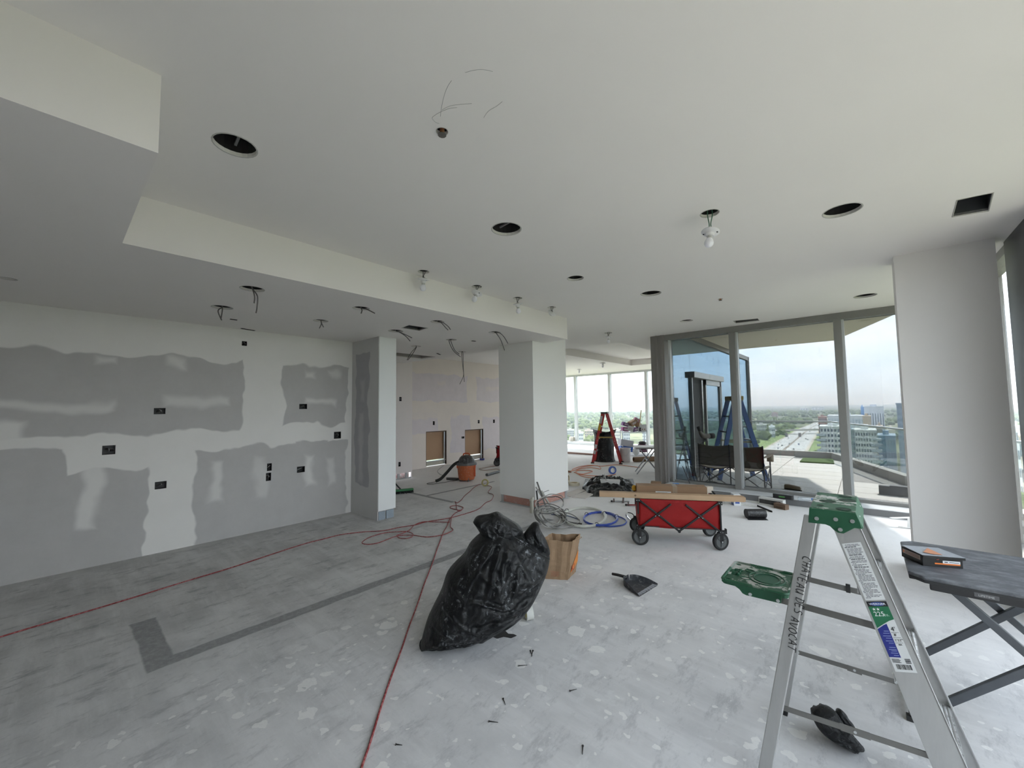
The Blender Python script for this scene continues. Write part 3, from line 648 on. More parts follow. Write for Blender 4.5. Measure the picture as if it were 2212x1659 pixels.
block('brick_hall', 'low red brick building at the highway bend', 1767, 1786, 901, 900, 30, mat('hall_brick', (.40, .25, .22), .8), 4, 6)
block('slate_tower', 'slate grey tower rising beside the big white column', 1936, 1985, 874, 330, 30, mat('facade_slate', (.26, .32, .40), .5), 18, 6, mat('facade_slate_dark', (.18, .24, .32), .3))
block('glass_roof_hall', 'dark blue glass hall right of the white office wing', 1896, 1934, 944, 380, 30, mat('hall_blue', (.16, .26, .36), .35), 5, 6, mat('hall_blue_dark', (.10, .18, .27), .2))
block('town_house', 'white roofed house left of the highway', 1661, 1674, 922, 900, 25, mat('house_white', (.72, .74, .76), .7), 2, 4)
block('town_house', 'grey gabled house left of the highway', 1634, 1656, 918, 980, 25, mat('house_grey', (.52, .52, .50), .7), 3, 5)
block('far_hall', 'long white far roofs right below the skyline', 1753, 1780, 878.5, 5200, 120, mat('house_white', (.72, .74, .76)), 2, 4)
block('far_hall', 'pale far factory below the skyline', 1728, 1746, 882, 4200, 120, mat('house_white', (.72, .74, .76)), 2, 3)
block('brick_tower', 'small red brick tower among the trees', 1667, 1680, 892, 2400, 40, mat('brick_far', (.42, .24, .20), .8), 5, 3)
rng = random.Random(5)
names = ('cream', 'grey', 'white', 'tan')
cols_ = ((.66, .62, .54), (.50, .51, .52), (.70, .71, .71), (.50, .43, .36))
fi = [(1216, 932, 700), (1232, 930, 820), (1252, 936, 640), (1272, 931, 780), (1334, 930, 720), (1352, 935, 640), (1392, 932, 700), (1900, 922, 560), (1925, 930, 480), (2180, 905, 700), (2196, 925, 420), (2206, 945, 300)]
words = ['flat', 'wide', 'low', 'long', 'tall', 'square', 'broad', 'narrow', 'plain', 'small', 'slim', 'boxy']
for k, (u, v, d_) in enumerate(fi):
    j = k % 4; wpx = rng.uniform(9, 18)
    where = 'beyond the far room windows, house %s of the row from the left' % ('one two three four five six seven'.split()[k]) if k < 7 else 'seen past the big white column, %s from the left' % ('first second third fourth fifth'.split()[k-7])
    block('city_building', '%s %s building %s' % (words[k], names[j], where), u-wpx/2, u+wpx/2, v, d_, 22, mat('facade_%s' % names[j], cols_[j], .8), 4, 5)
# buildings that the terrace glass mirrors, off to the right
for k in range(16):
    a = math.radians(rng.uniform(-25, 75)); d_ = rng.uniform(260, 900); x, y = d_*math.cos(a)+60, d_*math.sin(a)
    Hh = rng.uniform(12, 44); W = rng.uniform(24, 50)
    r = thing('city_building', '%s storeyed %s block off to the right, mirrored in the terrace glass' % (('four five six seven eight nine ten eleven twelve thirteen fourteen fifteen sixteen seventeen eighteen nineteen'.split())[k], names[k % 4]), 'building', (x, y, GZ), a+pi/2)
    q = MB(); q.lohi((-W/2, -12, 0), (W/2, 12, Hh)); q.build('walls', mat('facade_%s' % names[k % 4], cols_[k % 4], .8), r)
    for j in range(int(Hh/4)):
        q = MB(); q.lohi((-W/2+1, -12.2, j*4+1.4), (W/2-1, 12.2, j*4+2.9)); q.build('window_band', glz, r)
# aerial mast
q = MB(); c_ = atd(1668.5, 876, 2600); q.cyl((c_.x, c_.y, GZ), (c_.x, c_.y, atd(1668.5, 866, 2600).z), 1.6, .8, 6); tag(q.build('radio_mast', mat('mast_grey', (.4, .42, .45))), 'thin radio mast on the horizon', 'mast')
# cars
cm = [mat('car_%s' % n_, c_, .35, .1) for n_, c_ in (('white', (.8, .8, .8)), ('black', (.05, .05, .06)), ('silver', (.5, .52, .55)), ('blue', (.08, .14, .3)), ('red', (.4, .06, .05)))]
cars = [(1682, 962, 'white'), (1690, 964, 'black'), (1681, 970, 'silver'), (1705, 960, 'silver'), (1725.5, 961, 'blue'), (1714.5, 972, 'black'), (1741, 949, 'black'), (1745, 951, 'silver'), (1733, 927, 'white'), (1737.5, 927, 'blue'), (1749, 933.5, 'black'), (1759, 928, 'silver'), (1760.5, 926.5, 'black'), (1752, 921, 'white'), (1703, 947.5, 'white'), (1766, 921, 'silver')]
dirn = (Lf[3]-Lf[1]).normalized()
for k, (u, v, n_) in enumerate(cars):
    p_ = gp(u, v)+V((0, 0, .5)); idx = [x[0] for x in (('white', 0), ('black', 1), ('silver', 2), ('blue', 3), ('red', 4))].index(n_)
    r = thing('car', '%s car, %s counted up the highway' % (n_, 'first second third fourth fifth sixth seventh eighth ninth tenth eleventh twelfth thirteenth fourteenth fifteenth sixteenth'.split()[k]), 'car', p_, math.atan2(dirn.y, dirn.x), 'cars on the highway')
    q = MB(); q.box((0, 0, .7), (4.6, 1.9, .9)); q.build('body', cm[idx], r)
    q = MB(); q.box((-.2, 0, 1.4), (2.4, 1.7, .6)); q.build('cabin', glz, r)
# trees
base = bmesh.new(); bmesh.ops.create_icosphere(base, subdivisions=2, radius=1); bv = np.array([v_.co[:] for v_ in base.verts]); bf = np.array([[v_.index for v_ in f.verts] for f in base.faces]); base.free()
t = NT('tree_leaves'); oi = t.n('ShaderNodeObjectInfo')
c = t.mix(t.ramp(t.noise(.06, 4, .6), .35, .65), (.085, .125, .055), (.19, .245, .10)); c = t.mix(t.noise(.35, 4, .7), c, t.mix(.5, c, (.26, .30, .14)))
leaf_m = t.fin(c, .9, 0, t.noise(1.2, 5, .8), 1.0, 1.2, .1)
nr = np.random.default_rng(3)
def crown(sz):
    ph = nr.uniform(0, 6, 3); dsp = 1+.22*np.sin(bv@np.array([3.1, 1.2, .6])*1.7+ph[0])+.18*np.sin(bv@np.array([-1.0, 2.9, 1.9])*1.9+ph[1])+.12*np.sin(bv@np.array([.7, -1.3, 4.1])*2.3+ph[2])
    return bv*dsp[:, None]*np.array([sz, sz, sz*.95])
def onroad(p_):
    for i in range(len(Lf)-1):
        quad = [Lf[i], Lf[i+1], Rt[i+1], Rt[i]]
        ext = [(v_.x, v_.y) for v_ in [Lf[i]+(Lf[i]-Rt[i])*.15, Lf[i+1]+(Lf[i+1]-Rt[i+1])*.15, Rt[i+1]+(Rt[i+1]-Lf[i+1])*.25, Rt[i]+(Rt[i]-Lf[i])*.25]]
        if inside(p_[0], p_[1], ext): return True
    return False
bl = [(o.location.x, o.location.y) for o in bpy.data.objects if o.get('category') == 'building']
AV = []; AF = []; cnt = 0; base_ang = math.atan2(hd.y, hd.x)
clump = lambda x, y: noise.noise(V((x/260, y/260, 1.7)))+.5*noise.noise(V((x/90, y/90, 4.1)))
while cnt < 9500:
    a = base_ang+math.radians(10)-nr.uniform(0, math.radians(175)); d_ = 330*math.exp(nr.uniform(0, 2.45)); x, y = d_*math.cos(a), d_*math.sin(a)
    if clump(x, y) < -.14 and d_ < 2600: continue
    if onroad((x, y)): continue
    if any((x-b0)**2+(y-b1)**2 < 34**2 for b0, b1 in bl): continue
    sz = nr.uniform(3.0, 5.6)*(1+d_/2400); vs = crown(sz)+np.array([x, y, GZ+sz*.8]); AF.append(bf+cnt*len(bv)); AV.append(vs); cnt += 1
me = bpy.data.meshes.new('woodland'); AV = np.concatenate(AV); AF = np.concatenate(AF)
me.from_pydata(AV.tolist(), [], AF.tolist()); me.materials.append(leaf_m); me.polygons.foreach_set('use_smooth', [True]*len(me.polygons))
wo = bpy.data.objects.new('woodland', me); COL.objects.link(wo); tag(wo, 'green woodland of countless tree crowns across the plain', 'trees', kind='stuff')
# single trees by the highway
tn = [(1639, 946, 7, 'large round tree on the grass bank left of the highway'), (1652, 950, 9, 'largest dark tree on the grass bank beside the highway'), (1664, 938, 8, 'tree close to the highway below the bridge, on its left'), (1676, 934, 9, 'tall dark tree beside the left end of the bridge'), (1685, 930, 7, 'tree just behind the left end of the bridge'), (1693, 926, 7, 'tree behind the bridge, next to the road edge'), (1630, 960, 6, 'small tree at the left foot of the grass bank'), (1702, 921, 8, 'furthest single tree left of the highway')]
for u, v, sz, lab in tn:
    p_ = gp(u, v+3); r = thing('tree', lab, 'tree', p_, 0, 'trees beside the highway')
    m2 = MB(); m2.add([tuple(x) for x in (crown(sz)+np.array([0, 0, sz*1.1]))], [tuple(int(i) for i in f) for f in bf]); m2.build('crown', leaf_m, r, True)
    m2 = MB(); m2.cyl((0, 0, -1), (0, 0, sz*.7), .5, .4, 6); m2.build('trunk', mat('bark', (.12, .09, .07), .9), r)

# summer haze over the plain
hz = MB(); hz.lohi((-9000, 60, GZ-1), (9000, 12000, 160))
t = NT('haze'); vsn = t.n('ShaderNodeVolumeScatter'); vsn.inputs['Color'].default_value = (.74, .87, 1, 1); vsn.inputs['Density'].default_value = .00017; vsn.inputs['Anisotropy'].default_value = .3
t.lk(vsn.outputs[0], t.out.inputs['Volume'])
ho = hz.build('haze', t.m); tag(ho, 'pale blue summer haze over the distant plain', 'haze', kind='stuff')
# ------------------------------------------------------------------ things in the ceiling and walls
blk = mat('black_housing', (.018, .018, .019), .7); rimm = mat('cut_gypsum', (.50, .49, .46), .9); porc = mat('porcelain', (.80, .79, .80), .35, var=.02)
bulb_m = mat('bulb_white', (.86, .85, .90), .3, var=.01); gw = mat('green_wire', (.05, .16, .10), .5); dw = mat('dark_wire', (.06, .058, .055), .5); wwire = mat('grey_wire', (.42, .42, .42), .5); box_m = mat('box_black', (.015, .015, .016), .5); copper = mat('copper_end', (.45, .2, .1), .4, .6)
def can(r, rad, hgt=.16):
    q = MB(); q.lathe([(rad+.004, .004), (rad+.004, hgt), (.001, hgt)], n=22); q.build('housing', blk, r)
    q = MB(); q.lathe([(rad, -.0015), (rad*1.07, -.0015), (rad*1.07, .003), (rad, .012)], n=22); q.build('cut_rim', rimm, r)
for u, v, wpx, kind, lab in MAINH:
    c_ = at(u, v, M_); rad = wid(u, v, wpx, M_)
    if kind == 'can':
        r = thing('downlight_opening', lab, 'ceiling hole', c_, 0, 'downlight holes in the main ceiling'); can(r, rad)
        q = MB(); q.bar((-rad*.8, rad*.2, .05), (rad*.8, rad*.1, .06), .012, .012); q.build('spring_clip', mat('clip_steel', (.25, .25, .25), .4, .6), r)
    elif kind == 'box':
        r = thing('sprinkler_opening', lab, 'ceiling hole', c_, 0); can(r, rad, .08)
        q = MB(); q.cyl((0, 0, .07), (0, 0, -.012), rad*.45, rad*.4, 10); q.build('pipe_end', copper, r)
        q = MB(); q.lathe([(rad*.3, -.012), (rad*.75, -.016), (rad*.75, -.02), (0, -.022)], n=10); q.build('cap', mat('cap_dark', (.12, .11, .10), .5), r)
    else:
        r = thing('lampholder', lab, 'lamp', c_, 0, 'temporary lampholders on wires'); rad = max(rad, .045); can(r, rad, .09)
        drop = .135 if u > 1500 else .075
        tilt = {915: (.28, .12), 1030: (-.35, .3), 1118: (.25, -.1), 1192: (.9, .5), 1533: (-.1, .22), 1314: (0, 0)}.get(u, (0, 0))
        R_m = Matrix.Rotation(tilt[0], 4, rt) @ Matrix.Rotation(tilt[1], 4, hd)
        q = MB(); q.lathe([(.0, .012), (.03, .012), (.058, .004), (.062, -.004), (.055, -.010), (.028, -.016), (.026, -.036), (.0, -.036)], (0, 0, -drop), 22, R_m); smooth_by_angle(q.build('holder', porc, r))
        for k in (-1, 1):
            q = MB(); q.cyl(R_m @ V((.044*k, 0, -.004))+V((0, 0, -drop)), R_m @ V((.044*k, 0, -.013))+V((0, 0, -drop)), .008, .008, 8); q.build('screw_hole', mat('box_black', (.015, .015, .016)), r)
        for k in (-1, 1):
            q = MB(); q.tube(spline([(.012*k, 0, .05), (.016*k, .006, -.01), (.005*k, -.004, -drop*.6), (.012*k, 0, -drop+.008)]), .0035, 6); q.build('wire', gw if u > 1500 else dw, r)
        if kind == 'lamp':
            q = MB(); q.lathe([(.0, -.034), (.017, -.036), (.017, -.056)], (0, 0, -drop), 16, R_m); q.build('bulb_collar', mat('bulb_collar_grey', (.55, .54, .52), .4), r)
            q = MB(); q.lathe([(.018, -.055), (.026, -.070), (.031, -.086), (.030, -.100), (.022, -.113), (.010, -.119), (.0, -.120)], (0, 0, -drop), 18, R_m); q.build('bulb', bulb_m, r, True)
for u, v, wpx, wires, lab in SOFH:
    c_ = at(u, v, S); rad = wid(u, v, wpx, S); r = thing('wire_opening', lab, 'ceiling hole', c_, 0, 'wired holes in the soffit'); can(r, rad, .12)
    dist = (c_-EYEP).dot(cf)
    for wpts in wires:
        pts = [V((random.uniform(-.3, .3)*rad, random.uniform(-.3, .3)*rad, .06)), V((0, 0, .005))]+[atd(a, b, dist*(1+.004*i))-c_ for i, (a, b) in enumerate(wpts)]
        q = MB(); q.tube(spline(pts, 6), .0055, 6); q.build('wire', mat('soffit_wire', (.13, .12, .115), .5), r)
for nm, pts, z, lab in (('duct_opening', sq, M_, 'square dark duct opening in ceiling by the right glazing'), ('slot_diffuser', slot, M_, 'long narrow slot opening in ceiling before the window wall'), ('duct_opening', [V((a, b, S)) for a, b in ssq[0]], S, SOFSQ[0][4])):
    c_ = sum(pts, V((0, 0, 0)))/4; r = thing(nm, lab, 'ceiling hole', c_); pr = [p_-c_ for p_ in pts]
    q = MB(); q.add([(p_.x, p_.y, .003) for p_ in pr]+[(p_.x, p_.y, .2) for p_ in pr], [(0, 1, 5, 4), (1, 2, 6, 5), (2, 3, 7, 6), (3, 0, 4, 7), (4, 5, 6, 7)]); q.build('duct', mat('duct_dark', (.05, .055, .06), .5), r)
    q = MB(); q.tube([p_*1.02+V((0, 0, -.001)) for p_ in pr], .004, 4, True); q.build('cut_edge', rimm, r)
for pl, boxes, holes in ((WX, LB, lbh), (PWX, PB, pbh), (FWX, FB, fbh)):
    for (u, v, a, b, lab), h in zip(boxes, holes):
        w_, h_ = (h[1]-h[0]), (h[3]-h[2]); r = thing('electrical_box', lab, 'electrical box', (pl, (h[0]+h[1])/2, h[2]), 0, 'open electrical boxes')
        q = MB(); e_ = .004
        q.lohi((-.07, -w_/2-e_, -e_), (-.066, w_/2+e_, h_+e_))
        for s_ in (-1, 1): q.lohi((-.07, s_*w_/2-e_, -e_), (-.003, s_*w_/2+e_, h_+e_))
        q.lohi((-.07, -w_/2, -e_), (-.003, w_/2, e_*.5)); q.lohi((-.07, -w_/2, h_-e_*.5), (-.003, w_/2, h_+e_)); q.build('shell', box_m, r)
        for k in range(3 if w_ > .06 else 2):
            y0 = random.uniform(-.35, .35)*w_; q = MB()
            q.tube(spline([(-.06, y0, h_*.3), (-.015, y0+.2*w_*random.uniform(-1, 1), h_*.5), (-.012, -y0*.5, h_*.7), (-.05, -y0, h_*.6)], 5), .004, 5); q.build('wire', [dw, wwire, dw][k % 3], r)
# small slots near the wall top and in the soffit
for u0, v0, u1, v1, lab in ((497, 689, 512, 691, 'thin slot cut in the soffit over the left wall'), (521, 709, 550, 714, 'ragged slot where soffit meets the left wall'), (1019, 736, 1027, 737, 'tiny slot in the soffit beside the long hanging wires'), (944, 763, 951, 766, 'tiny dark hole in the soffit by the access hatch')):
    a, b = at(u0, v0, S), at(u1, v1, S); q = MB(); q.bar(a+V((0, 0, -.002)), b+V((0, 0, -.002)), .03, .006); tag(q.build('ceiling_slot', blk), lab, 'ceiling hole')
# pencil marks
pm_ = mat('pencil', (.36, .355, .35), .8)
def pen(lines, lab):
    r = thing('pencil_mark', lab, 'pencil mark', at(1020, 210, M_))
    for L in lines:
        q = MB(); q.tube([p_-at(1020, 210, M_) for p_ in spline([at(880+a/8.73, 130+b/8.73, M_-.0006) for a, b in L], 6)], .0008, 4); q.build('stroke', pm_, r)
pen([[(1090, 235), (1230, 195), (1370, 178), (1500, 188), (1610, 215)], [(835, 385), (770, 480), (710, 620), (665, 790), (635, 950), (625, 1060)], [(1215, 818), (1000, 835), (800, 865), (650, 940)], [(935, 895), (780, 915), (600, 990), (480, 1070), (475, 1110), (530, 1170), (600, 1195)], [(1440, 1085), (1530, 960), (1680, 870), (1790, 780)]], 'faint pencil circle and strokes drawn on the main ceiling')
# ------------------------------------------------------------------ aluminium stepladder
t = NT('brushed_aluminium'); f = t.noise(7, 5, .7, t.scaled((6, 6, .7)))
lad_al = t.fin(t.mix(f, (.42, .42, .415), (.56, .56, .55)), t.math('ADD', t.math('MULTIPLY', f, .2), .36), .75, t.noise(80, 3), .08, .003)
t = NT('green_plastic_spattered'); g0 = t.mix(t.noise(6, 4), (.010, .070, .032), (.015, .095, .045)); nz_ = t.ramp(t.noise(13, 6, .66), .52, .55)
pz = t.sep(t.n('ShaderNodeNewGeometry').outputs['Normal'])[2]; msk = t.math('MULTIPLY', nz_, t.ramp(pz, .3, .8))
grn = t.fin(t.mix(t.math('MULTIPLY', msk, .9), g0, (.50, .49, .46)), .42, 0, t.noise(40, 3), .06, .003)
grn2 = mat('green_plastic', (.012, .082, .038), .42, 0, .2, 12, .05)
ink = mat('marker_ink', (.012, .012, .013), .6); rivet = mat('rivet', (.62, .64, .64), .3, .8)
LD = thing('stepladder', 'small aluminium stepladder with green top cap and green paint shelf', 'ladder', (0, 2.27, 0)); LO = V((0, 2.27, 0))
YN, YF = 2.075, 2.465
def P(u, v, y): return aty(u, v, y)-LO
# cap: cheeks with the lobed lower edge, top plate with tool holes
ch_px = [(1748, 1097), (1849, 1109), (1858, 1128), (1863, 1143), (1846, 1141), (1834, 1147), (1822, 1153), (1810, 1151), (1800, 1144), (1793, 1137), (1783, 1133), (1746, 1129)]
prof = [P(u, v, YN) for u, v in ch_px]; prof2 = [(p_.x, p_.z) for p_ in prof]; zt = max(z for x, z in prof2)
prof2 = [(x, min(z, zt) if i > 1 else zt) for i, (x, z) in enumerate(prof2)]
XZ = lambda y: frame((0, y, 0), (1, 0, 0), (0, 0, 1), (0, -1, 0))
cp = MB(); cp.prism(prof2, 0, .02, XZ(YN+.02-LO.y)); cp.prism(prof2, 0, .02, XZ(YF-LO.y))
xl, xr = prof2[0][0], prof2[1][0]
cp.lohi((xl, YN-LO.y+.01, zt-.03), (xr, YF-LO.y-.01, zt))
cp.add([(xr-.004, YN-LO.y+.01, zt-.03), (xr-.004, YF-LO.y-.01, zt-.03), (prof2[3][0], YF-LO.y-.01, prof2[3][1]), (prof2[3][0], YN-LO.y+.01, prof2[3][1]), (xr, YN-LO.y+.01, zt-.002), (xr, YF-LO.y-.01, zt-.002), (prof2[3][0]+.004, YF-LO.y-.01, prof2[3][1]), (prof2[3][0]+.004, YN-LO.y+.01, prof2[3][1])], [(0, 1, 2, 3), (7, 6, 5, 4), (0, 4, 5, 1), (3, 2, 6, 7), (0, 3, 7, 4), (1, 5, 6, 2)])
cap = cp.build('top_cap', grn, LD, bevel=.005)
for u, v, a, b in ((1822, 1100, .026, .017), (1830, 1081, .030, .024), (1826, 1073, .024, .014), (1772, 1092, .012, .010), (1788, 1083, .030, .02)):
    c_ = at(u, v, zt)-LO; q = MB(); q.lathe([(1, .0012), (.93, .0016), (.86, .0008), (0, .0008)], (c_.x, c_.y, zt), 20, Matrix.Diagonal((a, b*1.6, 1, 1))); q.build('tool_hole', mat('hole_dark_green', (.006, .03, .015), .6), cap)
for u, v in ((1764, 1120), (1805, 1122), (1841, 1126), (1815, 1144)):
    c_ = P(u, v, YN); q = MB(); q.cyl(c_+V((0, .002, 0)), c_+V((0, -.004, 0)), .0085, .007, 12); q.build('rivet', rivet, cap)
for yy in (2.16, 2.38):
    q = MB(); q.cyl((xr+.002, yy-LO.y, zt-.03), (xr+.010, yy-LO.y, zt-.032), .008, .007, 12); q.build('rivet', rivet, cap)
# rear legs
LEGX = aty(1655, 1659, 1.97).x
for y0, y1 in ((2.09, 1.96), (2.455, 2.47)):
    q = MB(); a, b = V((-.187, y0-LO.y, 1.085)), V((LEGX-.012, y1-LO.y, .012)); q.bar(a, b, .022, .046, (1, 0, .2)); leg = q.build('rear_leg', lad_al, LD, bevel=.003)
    q = MB(); q.bar(b+V((.002, 0, .012)), b+V((-.001, 0, -.012)), .024, .048, (1, 0, .2)); q.build('foot', mat('foot_black', (.03, .03, .03), .7), leg)
# front rails as channels
L0, L1, R0, R1 = aty(1800, 1150, 2.086), aty(2005.6, 1642, 2.03), aty(1857, 1147, 2.086), aty(2086.6, 1659, 2.03)
def to0(a, b): return a+(b-a)*(a.z/(a.z-b.z))
LB0, RB0 = to0(L0, L1), to0(R0, R1)
def rail(mir):
    f = lambda p_: V((p_.x, (4.54-p_.y if mir else p_.y), max(p_.z, .004)))-LO
    a, b, c_, d_ = f(L0+V((0, 0, .02))), f(R0+V((0, 0, .02))), f(RB0), f(LB0); n = V((0, 1 if not mir else -1, 0))
    q = MB(); q.add([a, b, c_, d_, a+n*.004, b+n*.004, c_+n*.004, d_+n*.004], [(0, 1, 2, 3), (7, 6, 5, 4), (0, 4, 5, 1), (1, 5, 6, 2), (2, 6, 7, 3), (3, 7, 4, 0)])
    for s0, s1, sg in ((a, d_, 1), (b, c_, -1)):
        e_ = ((b-a) if s0 is a else (a-b)).normalized()*.004
        q.add([s0, s1, s1+e_, s0+e_, s0+n*.026, s1+n*.026, s1+e_+n*.026, s0+e_+n*.026], [(0, 1, 2, 3), (7, 6, 5, 4), (0, 4, 5, 1), (1, 5, 6, 2), (2, 6, 7, 3), (3, 7, 4, 0)])
    return q.build('front_rail', lad_al, LD)
railN = rail(False); railF = rail(True)
for mir in (False, True):
    b = V(((LB0.x+RB0.x)/2, (4.54-LB0.y if mir else LB0.y), .0))-LO; q = MB(); q.box(b+V((.01, .01 if not mir else -.01, .010)), (.085, .03, .02)); q.build('foot', lad_al, railF if mir else railN, bevel=.004)
# steps
t = NT('ribbed_step'); wv = t.n('ShaderNodeTexWave'); wv.bands_direction = 'X'; wv.inputs['Scale'].default_value = 22; t.lk(t.vec, wv.inputs[0])
step_m = t.fin(t.mix(t.math('MULTIPLY', t.ramp(t.noise(30, 4, .7), .5, .6), .6), (.72, .72, .72), (.30, .30, .31)), .5, .4, wv.outputs[0], .5, .004)
for zz in (.285, .565, .845):
    k = (L0.z-zz)/(L0.z); a = L0.lerp(LB0, k); b = R0.lerp(RB0, k); y0 = a.y+.006; y1 = 4.54-y0
    q = MB(); q.lohi(V((a.x+.004, y0, zz-.004))-LO, V((b.x-.003, y1, zz))-LO)
    q.lohi(V((a.x+.004, y0, zz-.03))-LO, V((a.x+.008, y1, zz))-LO); q.lohi(V((b.x-.007, y0, zz-.03))-LO, V((b.x-.003, y1, zz))-LO)
    stp = q.build('step', step_m, LD, bevel=.0015)
    q = MB()
    for i in range(7): x_ = a.x+.014+i*(b.x-a.x-.026)/6; q.lohi(V((x_-.0022, y0+.004, zz-.001))-LO, V((x_+.0022, y1-.004, zz+.0022))-LO)
    q.build('tread_rib', lad_al, stp)
# spreaders and shelf arms
def flat_bar(nm, a, b, wd, parent, m=None):
    q = MB(); q.bar(a, b, .004, wd, (0, 0, 1)); return q.build(nm, m or mat('arm_aluminium', (.20, .195, .185), .45, .6), parent)
for (u0, v0, u1, v1, y, ymid) in ((1680, 1525, 2058, 1649, 2.045, (1815, 1568, 1880, 1590)), (1724, 1409, 1935, 1473, 2.50, (1830, 1441, 1862, 1452))):
    o = flat_bar('spreader', P(u0, v0, y), P(u1, v1, y), .020, LD)
    q = MB(); q.bar(P(ymid[0], ymid[1], y)+V((0, -.004, 0)), P(ymid[2], ymid[3], y)+V((0, -.004, 0)), .004, .025); q.build('hinge_plate', mat('arm_aluminium', (.20, .195, .185)), o)
    c_ = P((ymid[0]+ymid[2])/2, (ymid[1]+ymid[3])/2, y); q = MB(); q.cyl(c_, c_+V((0, -.010, 0)), .005, .005, 10); q.build('rivet', rivet, o)
    for u, v in ((u0, v0), (u1, v1)):
        c_ = P(u, v, y); q = MB(); q.cyl(c_, c_+V((0, -.008, 0)), .006, .005, 10); q.build('rivet', rivet, o)
o = flat_bar('shelf_arm', P(1670, 1292, 2.17), P(1890, 1352, 2.10), .026, LD)
o = flat_bar('shelf_arm', P(1700, 1240, 2.43), P(1866, 1281, 2.44), .024, LD)
c_ = P(1832, 1271, 2.435); q = MB(); q.box(c_, (.016, .012, .036)); q.build('black_clip', mat('foot_black', (.03, .03, .03)), o)
# paint shelf
ZS = .72; sc_ = [at(1556, 1248, ZS)-LO, at(1590, 1212, ZS)-LO, at(1719, 1240, ZS)-LO, at(1706, 1287, ZS)-LO]
x0, x1 = sc_[0].x+.005, sc_[2].x; y0, y1 = sc_[0].y, (sc_[1].y+sc_[2].y)/2
def rr(xa, xb, ya, yb, r=.02, n=5):
    o_ = []
    for cx, cy, a0 in ((xb-r, yb-r, 0), (xa+r, yb-r, 90), (xa+r, ya+r, 180), (xb-r, ya+r, 270)):
        for i in range(n+1): a_ = math.radians(a0+90*i/n); o_.append((cx+r*math.cos(a_), cy+r*math.sin(a_)))
    return o_
def ell(cx, cy, a, b, n=18): return [(cx+a*math.cos(2*pi*i/n), cy+b*math.sin(2*pi*i/n)) for i in range(n)]
cy = (y0+y1)/2; sl = MB(); hol = [rr(x0+.018, x0+.045, cy-.045, cy-.004, .01), rr(x0+.018, x0+.045, cy+.004, cy+.05, .01), ell(x0+.022, y0+.026, .012, .010), ell(x0+.022, y1-.026, .012, .010)]
fr_ = lambda a, b, d: V((a, b, ZS-.006-d)); sl.plate(rr(x0, x1, y0, y1), hol, fr_, .016)
rim = rr(x0+.055, x1, y0, y1); sl.tube([V((a, b, ZS-.004)) for a, b in rr(x0, x1, y0, y1, .02, 6)], .007, 6, True)
shelf = sl.build('paint_shelf', grn, LD, recalc=False); smooth_by_angle(shelf, 50)
rcx = x0+(x1-x0)*.62
for rr_, h_ in ((.085, .004), (.062, .004)):
    q = MB(); q.tube([V((rcx+rr_*.86*math.cos(2*pi*i/36), cy+rr_*math.sin(2*pi*i/36)*.98, ZS-.005)) for i in range(36)], h_, 6, True); q.build('can_ring', grn2, shelf, True)
q = MB(); q.lathe([(1, 0), (.98, .0012), (0, .0012)], (rcx, cy, ZS-.0065), 32, Matrix.Diagonal((.052, .06, 1, 1))); q.build('can_recess', mat('hole_dark_green2', (.013, .085, .045), .45), shelf)
for dx_, dy_ in ((-.012, .055), (-.012, -.055)):
    q = MB(); q.tube([V((x0+.085+.020*math.cos(2*pi*i/18), cy+dy_+.017*math.sin(2*pi*i/18), ZS-.005)) for i in range(18)], .0025, 5, True); q.build('stamp_ring', grn2, shelf, True)
for yy in (-.03, 0, .03):
    q = MB(); q.cyl((x0+.048, cy+yy, ZS-.006), (x0+.048, cy+yy, ZS+.003), .009, .006, 10); q.build('tool_peg', grn2, shelf, True)
cheek = [(1558.5, 1248), (1559, 1256), (1582, 1262), (1597, 1273), (1604, 1282), (1612, 1286), (1687, 1304), (1690, 1286), (1680, 1282), (1640, 1262), (1600, 1256)]
pc = [P(u, v, y0+LO.y-.001) for u, v in cheek]
for yy in (y0-.003, y1-.008):
    q = MB(); q.prism([(p_.x, min(p_.z, ZS-.004)) for p_ in pc], 0, .011, XZ(yy+.011)); ck = q.build('shelf_cheek', grn2, shelf, bevel=.003)
    if yy < 0:
        for u, v in ((1621, 1283), (1681, 1297)):
            c_ = P(u, v, y0+LO.y); q = MB(); q.cyl(V((c_.x, yy+.002, c_.z)), V((c_.x, yy-.004, c_.z)), .0075, .007, 12); q.build('rivet', rivet, ck)
# handwriting on the rear leg
LET = {'C': [[(.62, .82), (.42, 1), (.15, .78), (.05, .4), (.18, .08), (.55, .02)]], 'H': [[(.1, 1), (.04, 0)], [(.58, 1.05), (.52, -.05)], [(.02, .48), (.6, .55)]], 'A': [[(0, -.03), (.32, 1), (.6, 0)], [(.08, .35), (.56, .42)]], 'T': [[(-.05, .98), (.65, 1.02)], [(.32, 1), (.28, 0)]], 'E': [[(.5, 1), (.05, .97), (.03, 0), (.52, .03)], [(.05, .5), (.42, .52)]], 'U': [[(.05, 1), (.05, .3), (.25, 0), (.5, .35), (.55, 1)], [(.55, 1), (.6, -.02)]], 'D': [[(.1, 1), (.06, 0)], [(-.05, 1), (.4, .92), (.6, .5), (.38, .08), (-.02, 0)]], 'S': [[(.58, .92), (.28, 1), (.1, .75), (.45, .42), (.42, .1), (.02, .04)]], 'V': [[(0, 1), (.3, 0), (.62, 1)]], 'O': [[(.32, 1), (.05, .65), (.1, .15), (.38, 0), (.62, .4), (.5, .9), (.3, 1)]]}
wr_ = thing  # (writing is a part of the ladder)
a = P(1744, 1203, 2.06); b = P(1712, 1388, 2.06); dn_ = (b-a); TL = dn_.length; dn_ = dn_.normalized(); ru = V((-dn_.z, 0, dn_.x)); ru = ru if ru.x > 0 else -ru
